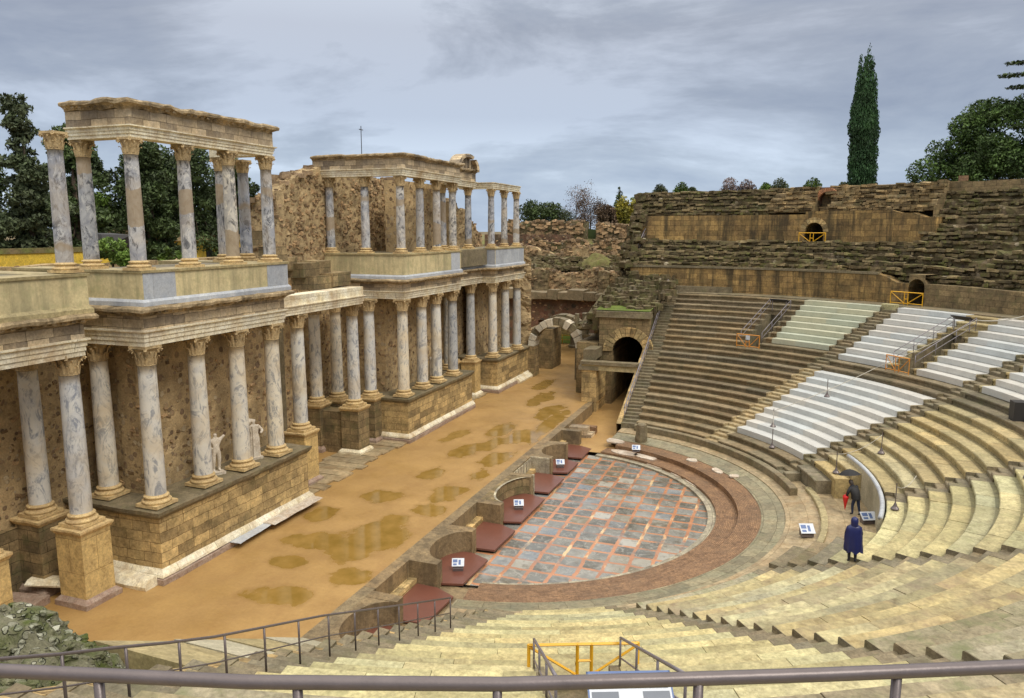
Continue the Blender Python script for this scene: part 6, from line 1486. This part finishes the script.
M['coat'] = m_plain('navy_raincoat', (.012, .018, .10), .35, 0, .5, .3, 5)
M['black_cloth'] = m_plain('black_cloth', (.012, .012, .014), .7)
M['trousers'] = m_plain('dark_grey_trousers', (.035, .035, .04), .8)
M['skin'] = m_plain('skin', (.42, .24, .16), .5)
M['red'] = m_plain('red_nylon', (.62, .012, .015), .4)
M['jeans'] = m_plain('dark_blue_jeans', (.02, .03, .07), .8)
M['hair'] = m_plain('dark_hair', (.03, .02, .015), .6)
def join_into(body, others, mats, idx):
    bm = bmesh.new(); bm.from_mesh(body.data); n0 = len(bm.faces)
    for o in others: bm.from_mesh(o.data)
    bm.faces.ensure_lookup_table()
    for i, f in enumerate(bm.faces): f.material_index = idx(f.calc_center_median(), i >= n0); f.smooth = True
    me = bpy.data.meshes.new('body'); bm.to_mesh(me); bm.free()
    for m in mats: me.materials.append(m)
    body.data = me
    for o in others: bpy.data.objects.remove(o)
def face(hd, fwd, r=.095):
    """nose, ears, eyes and mouth set on the head"""
    hd, fwd = Vector(hd), Vector(fwd).normalized(); sd_ = fwd.cross(Vector((0, 0, 1))).normalized(); mb = MB()
    for p, q in ((hd+fwd*(r+.008), (.013, .022, .022)), (hd+sd_*(r*.95), (.012, .02, .03)), (hd-sd_*(r*.95), (.012, .02, .03)), (hd+fwd*(r*.9)+sd_*.032+Vector((0, 0, .02)), (.012,)*3), (hd+fwd*(r*.9)-sd_*.032+Vector((0, 0, .02)), (.012,)*3), (hd+fwd*(r*.93)-Vector((0, 0, .042)), (.024, .010, .008))):
        mb.rock(Matrix.Translation(p) @ Matrix.Diagonal((*q, 1)), 1.0, 0)
    return [mb.build('face', M['skin'], smooth=True)]
def hand(o, d, side, parent, mat, s=1.0, curl=.5):
    """palm with four unequal bent fingers and a thumb, reaching along d; returned to be joined to the body"""
    out = []
    d = Vector(d).normalized(); u = d.cross(Vector((0, 0, 1)))
    if u.length < .1: u = d.cross(Vector((1, 0, 0)))
    u.normalize(); w = d.cross(u).normalized(); o = Vector(o)
    J = {'w': (*(o-d*.06), .030*s), 'p': (*(o+d*.05*s), (.038*s, .018*s)), 'k': (*(o+d*.085*s), (.040*s, .016*s))}
    out.append(skin('hand', J, [('w', 'p'), ('p', 'k')], mat, None, sub=1))
    for i, L in enumerate((.068, .078, .072, .056)):
        b = o+d*.07*s+u*(.028-.0185*i)*s; m1 = b+d*(L*.5+.015)*s+w*curl*.02*s; m2 = m1+(d*.6+w*curl).normalized()*L*.5*s
        out.append(skin('finger', {'a': (*b, .009*s), 'b': (*m1, .0085*s), 'c': (*m2, .007*s)}, [('a', 'b'), ('b', 'c')], mat, None, sub=1))
    b = o+d*.03*s+u*.022*s; m1 = b+(u*.8+d*.6).normalized()*.04*s; m2 = m1+(d*.9+u*.2+w*.3).normalized()*.03*s
    out.append(skin('finger', {'a': (*b, .011*s), 'b': (*m1, .010*s), 'c': (*m2, .008*s)}, [('a', 'b'), ('b', 'c')], mat, None, sub=1))
    return out
# person in the navy raincoat, walking down with the back to the camera (local +Y = facing)
pw = pol(rr(2)+.3, -28.9, zz(2)); Wm = thing('person', 'person in a navy hooded raincoat seen from behind on the steps', 'person', (pw[0], pw[1], zz(2)), R_(8))
J = dict(pel=(0, 0, .90, .15), wst=(0, 0, 1.08, .135), ch=(0, .01, 1.30, .165), nk=(0, .02, 1.45, .06), hd=(0, .03, 1.57, .095), top=(0, .03, 1.63, .08), lh=(-.10, 0, .86, .105), lk=(-.11, .03, .48, .07), la=(-.11, 0, .09, .045), lf=(-.12, .14, .045, .04),
         rh=(.10, 0, .86, .105), rk=(.10, .05, .48, .07), ra=(.10, -.02, .09, .045), rf=(.11, .12, .045, .04), ls=(-.19, 0, 1.37, .065), le=(-.27, .02, 1.1, .048), lw=(-.25, .14, .9, .035), rs=(.19, 0, 1.37, .065), re=(.27, .02, 1.1, .048), rw=(.25, .14, .9, .035))
EB = chain(['pel', 'wst', 'ch', 'nk', 'hd', 'top'])+chain(['pel', 'lh', 'lk', 'la', 'lf'])+chain(['pel', 'rh', 'rk', 'ra', 'rf'])+chain(['ch', 'ls', 'le', 'lw'])+chain(['ch', 'rs', 're', 'rw'])
body_w = skin('body', J, EB, M['trousers'], Wm)
def cloth(name, rings, mat, parent, n=26, fold=.05, close_top=True):
    mb = MB(); P = []
    for z, a, b, ox, oy, f in rings: P.append([(ox+a*cos(2*pi*k/n)*(1+f*sin(k*2.42)), oy+b*sin(2*pi*k/n)*(1+f*cos(k*1.9)), z+f*.3*sin(k*1.5)) for k in range(n)])
    for A, B in zip(P, P[1:]):
        for k in range(n): mb.poly([A[k], A[(k+1) % n], B[(k+1) % n], B[k]], 1.0)
    if close_top: mb.poly(P[-1])
    return mb.build(name, mat, parent, smooth=True)
cloth('raincoat', [(.46, .31, .24, .02, 0, .13), (.62, .32, .22, .01, 0, .10), (.80, .30, .23, 0, 0, .08), (1.0, .31, .20, -.01, 0, .06), (1.15, .28, .2, 0, .01, .05), (1.24, .28, .18, 0, .01, .03), (1.36, .25, .15, 0, .01, .02), (1.43, .13, .11, 0, .01, .0)], M['coat'], Wm)
cloth('hood', [(1.40, .13, .12, 0, -.01, .02), (1.48, .125, .125, 0, 0, .02), (1.58, .13, .14, 0, .01, .01), (1.67, .11, .12, 0, .01, 0), (1.72, .05, .06, 0, .01, 0)], M['coat'], Wm)
join_into(body_w, face(J['hd'][:3], (0, 1, 0))+hand((-.25, .16, .88), (0, .5, -.8), -1, None, M['skin'])+hand((.25, .16, .88), (0, .5, -.8), 1, None, M['skin']), [M['trousers'], M['skin'], M['black_cloth']], lambda c, new: 1 if new or c.z > 1.43 else (2 if c.z < .1 else 0))
# man leaning under a black umbrella, holding a folded red one
pm = pol(16.55, 4.2, .02); Pn = thing('person', 'stooping person in dark clothes by the curved parapet, half hidden by a black umbrella', 'person', pm, R_(40))
J = dict(pel=(0, 0, .92, .15), wst=(0, .06, 1.08, .14), ch=(0, .2, 1.28, .17), nk=(0, .32, 1.38, .06), hd=(0, .40, 1.47, .095), top=(0, .43, 1.53, .08), lh=(-.10, 0, .88, .10), lk=(-.12, .10, .48, .07), la=(-.12, .06, .09, .045), lf=(-.13, .2, .045, .04),
         rh=(.10, 0, .88, .10), rk=(.12, -.04, .48, .07), ra=(.13, -.16, .09, .045), rf=(.14, -.03, .045, .04), ls=(-.19, .22, 1.33, .065), le=(-.30, .25, 1.06, .048), lw=(-.30, .32, .84, .035), rs=(.19, .22, 1.33, .065), re=(.26, .42, 1.16, .048), rw=(.18, .58, 1.30, .035))
body_m = skin('body', J, EB, M['jeans'], Pn)
cloth('jacket', [(.80, .22, .19, 0, .02, .03), (1.0, .22, .19, 0, .06, .02), (1.18, .25, .19, 0, .14, .02), (1.34, .22, .15, 0, .22, .01), (1.41, .1, .09, 0, .29, 0)], M['black_cloth'], Pn)
for a_, b_, c_ in (('ls', 'le', 'lw'), ('rs', 're', 'rw')): MB().tube([J[a_][:3], J[b_][:3], J[c_][:3]], [.085, .068, .05], 10).build('sleeve', M['black_cloth'], Pn, smooth=True)
cloth('hair', [(1.44, .1, .1, 0, .36, .02), (1.52, .112, .115, 0, .40, .01), (1.60, .09, .09, 0, .42, 0), (1.64, .04, .04, 0, .43, 0)], M['hair'], Pn)
join_into(body_m, face(J['hd'][:3], (0, .9, -.35))+hand((-.30, .33, .82), (0, .1, -1), -1, None, M['skin'], curl=.9)+hand((.18, .60, 1.32), (0, .5, .6), 1, None, M['skin'], curl=.9), [M['jeans'], M['skin'], M['black_cloth']], lambda c, new: 1 if new or (c.z > 1.40 and c.y > .3 and abs(c.x) < .13) else (2 if c.z < .1 else 0))
wm = Matrix.Translation(pm) @ Matrix.Rotation(R_(40), 4, 'Z')
def umb(loc, tilt_ax, tilt):
    U = thing('umbrella', 'open black umbrella held over the stooping person by the curved parapet', 'umbrella', tuple(wm @ Vector(loc))); U.rotation_euler = (wm.to_3x3() @ Matrix.Rotation(tilt, 3, tilt_ax)).to_euler()
    mb = MB(); n = 8; Rr = .52
    for k in range(n):
        a, b = 2*pi*k/n, 2*pi*(k+1)/n; prev = [(0, 0, .78)]*2
        for q in range(1, 6):
            r = Rr*q/5; z = .78-.26*(q/5)**1.8; m = (a+b)/2
            A, B, Mi = (r*cos(a), r*sin(a), z), (r*cos(b), r*sin(b), z), (r*.955*cos(m), r*.955*sin(m), z+.0)
            if q == 1: mb.poly([(0, 0, .78), A, Mi]); mb.poly([(0, 0, .78), Mi, B])
            else: mb.poly([prev[0], A, Mi, prev[2]]); mb.poly([prev[2], Mi, B, prev[1]])
            prev = (A, B, Mi)
    mb.build('canopy', M['black_cloth'], U)
    MB().tube([(0, 0, -.05), (0, 0, .84)], .008, 6).build('shaft', M['dark'], U); MB().tube([(0, 0, -.05), (0, 0, .07)], .016, 8).build('handle', M['dark'], U)
    mb = MB()
    for k in range(n): a = 2*pi*k/n; mb.tube([(0, 0, .76), (Rr*.6*cos(a), Rr*.6*sin(a), .67), (Rr*cos(a), Rr*sin(a), .52)], .004, 4)
    mb.build('ribs', M['iron_grey'], U); return U
umb((.18, .60, 1.28), 'X', R_(-12))
U = thing('folded_umbrella', 'folded bright red umbrella in the left hand of the stooping person', 'umbrella', tuple(wm @ Vector((-.30, .36, .80)))); 
MB().lathe([(0, -.62), (.012, -.60), (.03, -.5), (.13, -.02), (.14, .04), (.10, .12), (.02, .16), (0, .16)], 14).build('canopy', M['red'], U, smooth=False); MB().tube([(0, 0, .1), (0, 0, .24), (.04, 0, .28)], .014, 6).build('handle', M['red'], U)

# ------------------------------------------------------------------ trees
import array
def foliage(name, blobs, n, size, mat, parent=None, loc=(0, 0, 0), seed=1, hollow=.45, flat=0.0, gap=.42, tvar=.45, vert=0.0):
    """n leaf clumps spread through ellipsoid blobs (x,y,z,rx,ry,rz); noise opens gaps; clumps vary in tone"""
    rnd = random.Random(seed); V = []; F = []; T_ = []; vol = [b[3]*b[4]*b[5] for b in blobs]; tot = sum(vol); ng = [rnd.uniform(.65, 1.3) for _ in blobs]
    for bi, b in enumerate(blobs):
        m = int(n*vol[bi]/tot)
        for _ in range(m):
            while True:
                u = Vector((rnd.uniform(-1, 1), rnd.uniform(-1, 1), rnd.uniform(-1, 1))); L = u.length
                if L <= 1 and L > hollow*rnd.random(): break
            p = Vector((b[0]+u.x*b[3], b[1]+u.y*b[4], b[2]+u.z*b[5]))
            g = noise.noise(p*(.9/max(.6, size*2.2))+Vector((seed, 0, 0)))
            if g < -gap+.75*(L-.55): continue
            s = size*rnd.uniform(.55, 1.3); q = Vector((rnd.gauss(0, 1), rnd.gauss(0, 1), rnd.gauss(0, 1)*(1-flat)+flat*3)).normalized()
            t = q.orthogonal().normalized(); w = q.cross(t)
            if vert: t = (t*(1-vert)+Vector((0, 0, 1))*vert).normalized()
            ang = rnd.uniform(0, 6.28); t2 = t*cos(ang)+w*sin(ang) if not vert else t; w2 = q.cross(t2)
            i = len(V); V += [tuple(p-t2*s*.9), tuple(p+w2*s*.42+q*s*.12), tuple(p+t2*s*.9), tuple(p-w2*s*.42+q*s*.1)]; F.append((i, i+1, i+2, i+3))
            c = (1+tvar*rnd.uniform(-1, 1))*ng[bi]*(1+.5*g); T_ += [(c, c, c)]*4
    mb = MB(); mb.v = V; mb.f = F; mb.uv = [(0, 0)]*len(V); mb.t = T_; mb.mi = [0]*len(F)
    o = mb.build(name, mat, parent); return o
def limb_tree(name, label, x, y, z0, h, blobs, n, size, mat, trunk_r, group, cat='tree', seed=1, lean=(0, 0), limbs=7, **k):
    T = thing(name, label, cat, (x, y, z0), group=group); rnd = random.Random(seed)
    mb = MB(); top = Vector((lean[0], lean[1], h*.8)); path = [Vector((0, 0, -.4)), Vector((lean[0]*.2+rnd.uniform(-.1, .1), lean[1]*.2, h*.3)), Vector((lean[0]*.6, lean[1]*.6+rnd.uniform(-.2, .2), h*.55)), top]
    mb.tube([tuple(p) for p in path], [trunk_r, trunk_r*.8, trunk_r*.5, trunk_r*.15], 8)
    for b in blobs[:limbs]:
        t = rnd.uniform(.3, .7); s = path[1].lerp(path[3], t); e = Vector(b[:3]); m = s.lerp(e, .5)+Vector((0, 0, -.1*h*.2)); mb.tube([tuple(s), tuple(m), tuple(e)], [trunk_r*.35, trunk_r*.22, trunk_r*.08], 5)
    mb.build('trunk', M['bark'], T, smooth=True); foliage('crown', blobs, n, size, mat, T, seed=seed, **k); return T
GT = 'trees behind the stage building at the left'
def crown(h, w, n, seed, low=.25, squash=.8):
    rnd = random.Random(seed); B = []
    for k in range(n):
        t = low+(1-low)*(k+rnd.random())/n; r = w*(sin(pi*min(1, .16+t*.80))**.6)*rnd.uniform(.05, .75); a = rnd.uniform(0, 6.28); s = w*rnd.uniform(.24, .5)*(1.15-.45*t)
        B.append((r*cos(a), r*sin(a), h*t-s*.4, s*rnd.uniform(.8, 1.3), s, s*squash*rnd.uniform(.7, 1.2)))
    return B
TL = [ # x, y, z0, h, w, blobs, leaf, label, squash
 (-64, 49.5, 9, 16.5, 3.6, 34, 'leaf_olive', 'tall loose olive green tree at the far left edge', .6),
 (-70, 44.0, 9, 13.0, 5.0, 24, 'leaf_dark', 'dark tree cut by the left edge of the view', .7),
 (-66, 56.0, 9, 14.6, 3.6, 30, 'leaf_dark', 'dark tall tree behind the second upper column', .6),
 (-70, 60.0, 9, 9.5, 4.6, 20, 'leaf_dark', 'low dense dark tree right of the second upper column', .8),
 (-64, 63.0, 9, 13.6, 3.6, 30, 'leaf_dark', 'tall dark tree behind the left high entablature, left one', .8),
 (-66, 71.5, 9, 15.0, 4.6, 36, 'leaf_dark', 'broad dark conifer behind the left high entablature, middle one', .85),
 (-66, 79.5, 9, 13.4, 3.8, 28, 'leaf_dark', 'dark tree behind the right end of the left high entablature', .8),
 (-68, 89, 9, 10.6, 3.4, 20, 'leaf_pine', 'green tree seen beside the right end column of the left group', .8),
 (-60, 84, 9, 8.5, 3.0, 16, 'leaf_green', 'small bright green tree left of the rubble wall', .9),
 (-76, 52, 9, 15.0, 5.0, 30, 'leaf_dark', 'dark tree mass filling the gap at the far left behind the loose olive tree', .8),
 (-74, 75.5, 9, 14.0, 5.0, 34, 'leaf_dark', 'dark tree mass behind the conifers under the high entablature', .85),
 (-76, 66, 9, 14.5, 4.2, 30, 'leaf_dark', 'dark tree filling the gap between the two conifers behind the upper columns', .85),
 (-70, 67.2, 9, 13.0, 4.4, 36, 'leaf_dark', 'dense dark tree just right of the first upper column pair gap', .9),
 (-72, 83.5, 9, 12.2, 4.4, 34, 'leaf_dark', 'dense dark tree closing the gap at the right end of the left upper columns', .9),
 (-74, 66, 9, 8.5, 4.5, 16, 'leaf_green', 'light green bushy tree over the yellow house', .8)]
for i, (x, y, z0, h, w, nb, m_, l, sq) in enumerate(TL):
    limb_tree('broadleaf_tree', l, x, y, z0, h, crown(h, w, nb, i+3, .12, sq), 22000, .25, M[m_], .35, GT, seed=i+20, gap=.35 if i in (0, 2) else .95)
for i, (x, y, z, s, l) in enumerate([(-30.5, 27.6, 12.0, .9, 'bright green bush between the second and third upper columns'), (-30.3, 31, 11.9, .55, 'small bright green bush between the third and fourth upper columns'), (-27.6, 25.6, 11.9, .5, 'low green bush right behind the second upper column')]):
    limb_tree('bush', l, x, y, z, s*1.2, [(0, 0, s*.6, s, s, s*.7), (s*.6, s*.3, s*.4, s*.6, s*.7, s*.5), (-s*.5, -s*.5, s*.5, s*.6, s*.6, s*.5)], 1500, .13 if s < 1.5 else .3, M['leaf_green'], .06, 'bushes among the upper columns', cat='bush', seed=i)
# cypress with a split tip
T = thing('cypress', 'very tall narrow dark cypress with a split tip rising above the theatre', 'tree', (6.15, 84.5, 15.2)); rnd = random.Random(9)
B = []
for k in range(30):
    t = k/29; z = .4+t*15.4; w = (1.5-.12*t if t < .45 else 1.44*(1-((t-.45)/.55)**1.5)+.16); B.append((.08*sin(k*2)-.15-.55*t+(.25*t if t > .7 else 0), .1*cos(k*2.3), z, w*.95, w*.95, .95 if k < 27 else .45))
for k in range(12): t = k/11; B.append((-1.15+.05*t, 0, 8.0+t*6.4, .5*(1-t)+.2, .5, .8))
MB().tube([(0, 0, -.5), (-.2, 0, 6), (-.5, 0, 14.6)], [.3, .2, .05], 8).build('trunk', M['bark'], T, smooth=True); foliage('crown', B, 34000, .16, M['leaf_cypress'], T, seed=4, hollow=.7, gap=.9, tvar=.45, vert=.65)
# stone pine and cedar at the right
rnd = random.Random(2); B = []
for k in range(110):
    a = rnd.uniform(0, 6.28); r = rnd.uniform(0, 1)**.6; s = rnd.uniform(1.0, 1.9); B.append((8.6*r*cos(a), 4.5*r*sin(a), 2.0+7.6*(1-r*r)**.5*rnd.uniform(.1, 1)+.3, s, s, s*.75))
limb_tree('stone_pine', 'broad rounded dark green pine at the upper right', 19.6, 80.5, 15.4, 7.5, B, 80000, .17, M['leaf_pine'], .45, None, seed=31, gap=.55, hollow=.7, limbs=14, tvar=.5)
T = thing('cedar', 'cedar branches reaching in at the top right corner', 'tree', (21.8, 78, 15)); rnd = random.Random(3); mb = MB(); mb.tube([(0, 0, -.5), (.2, 0, 9), (0, 0, 17)], [.5, .35, .1], 8); B = []
for k in range(26):
    z = 5+k*.45; a = k*2.4; L = 5.2*(1-.55*k/26); e = (L*cos(a), L*sin(a), z+.3); mb.tube([(0, 0, z), (e[0]*.5, e[1]*.5, z+.35), e], [.12, .08, .02], 5)
    for q in (.4, .6, .8, 1.0): B.append((e[0]*q, e[1]*q, z+.3*q, .8, .8, .16))
e = (-5.2, 0, 11.6)
for zz_, L in ((12.6, 5.2), (11.6, 5.6), (10.6, 4.9)):
    mb.tube([(0, 0, zz_-.6), (-L*.5, .2, zz_-.1), (-L, 0, zz_)], [.14, .08, .02], 5)
    for q in (.3, .5, .7, .85, 1.0): B.append((-L*q, .1, zz_-.1, .75, .8, .18))
mb.build('trunk', M['bark'], T, smooth=True); foliage('crown', B, 16000, .17, M['leaf_dark'], T, seed=8, gap=.5, flat=.6)
# background trees over the ruins
GG = 'trees and shrubs on the skyline over the ruins'
for i, (x, y, z0, h, w, nb, m_, l, n_) in enumerate([
 (-36.8, 112, 12, 4.6, 2.6, 9, 'leaf_dark', 'dark green shrub at the left end of the skyline ruins', 3500), (-33.5, 113, 12, 4.2, 1.8, 7, 'leaf_olive', 'low green bush next to the bare tree', 2500),
 (-31.6, 114, 12, 7.2, 2.2, 9, 'leaf_grey', 'bare pinkish grey tree on the skyline', 1100), (-28.8, 112, 12, 6.0, 2.0, 9, 'leaf_brown', 'brown leafless bush right of the bare tree', 3500),
 (-25.2, 108, 12, 3.8, 1.3, 6, 'leaf_brown', 'small brown bush above the gap in the ruins', 2000), (-22.6, 110, 12, 5.2, 2.0, 9, 'leaf_yellow', 'bright yellow autumn tree on the skyline', 4200),
 (-19.8, 111, 12, 5.6, 2.2, 9, 'leaf_green', 'green shrub right of the yellow autumn tree', 4200), (-18.2, 114, 12, 5.4, 1.6, 8, 'leaf_olive', 'grey green shrub beside the high terrace end', 3000)]):
    h += 1.3; w *= 1.35; n_ = int(n_*1.7)
    limb_tree('skyline_tree', l, x, y, z0, h, [(w*rnd.uniform(-.62, .62), w*rnd.uniform(-.4, .4), h*rnd.uniform(.28, .86)*(1 if k_ else 1), w*rnd.uniform(.3, .5), w*.4, h*rnd.uniform(.14, .24)) for k_ in range(nb+9)], n_, .24 if 'bare' not in l else .13, M[m_], .12, GG, seed=i+70, gap=.6)
T = thing('spruce', 'pointed dark fir rising in the middle of the skyline trees', 'tree', (-25.8, 118, 12), group=GG); B = [(0, 0, 1+k*.55, 2.4*(1-k/14), 2.4*(1-k/14), .5) for k in range(13)]
MB().tube([(0, 0, -.5), (0, 0, 8)], [.2, .04], 6).build('trunk', M['bark'], T); foliage('crown', B, 5000, .24, M['leaf_dark'], T, seed=5, gap=.7)
GW = 'small plants growing on the top wall'
for i, (a, s, m_, l) in enumerate([(90.2, .85, 'leaf_olive', 'shrub at the very left end of the top wall'), (87.3, .95, 'leaf_green', 'widest green shrub on the left part of the top wall'), (85.8, .6, 'leaf_olive', 'small shrub right of the widest one on the top wall'), (80.8, 1.15, 'leaf_grey', 'greyish plume like plant on the top wall'), (78.6, 1.0, 'leaf_grey', 'second greyish plume plant on the top wall'),
                             (76.2, .75, 'leaf_green', 'low green plant on the top wall before the round one'), (74.4, 1.0, 'leaf_olive', 'round olive shrub near the end of the mossy terraces'), (70.3, .95, 'leaf_green', 'palm like green plant left of the cypress'), (66.6, .6, 'leaf_olive', 'tiny yellowish plant between the palm like one and the cypress')]):
    x, y = pol(42.6, a); limb_tree('wall_shrub', l, x, y, 16.9, s*1.5, [(0, 0, s*.75, s*.7, s*.7, s*.75), (s*.45, .1, s*.5, s*.5, s*.5, s*.5), (-s*.45, 0, s*.45, s*.5, s*.5, s*.4)], 900, .13, M[m_], .05, GW, cat='shrub', seed=i+90, gap=.6)
tag(MB().box(-.35, .35, -.02, .02, .0, .42).build('small_sign', M['brick_ring']), 'tiny reddish sign on the top wall below the rounded pine', 'sign').location = pol(42.6, 53.2, 17.4)
T = thing('cascading_plant', 'green plant growing out beside the red brick arch', 'plant', pol(40.1, 65.4, 15.2)); foliage('leaves', [(0, 0, .5, .5, .4, .5), (-.3, -.2, 0, .4, .4, .5)], 500, .1, M['leaf_green'], T, seed=2)
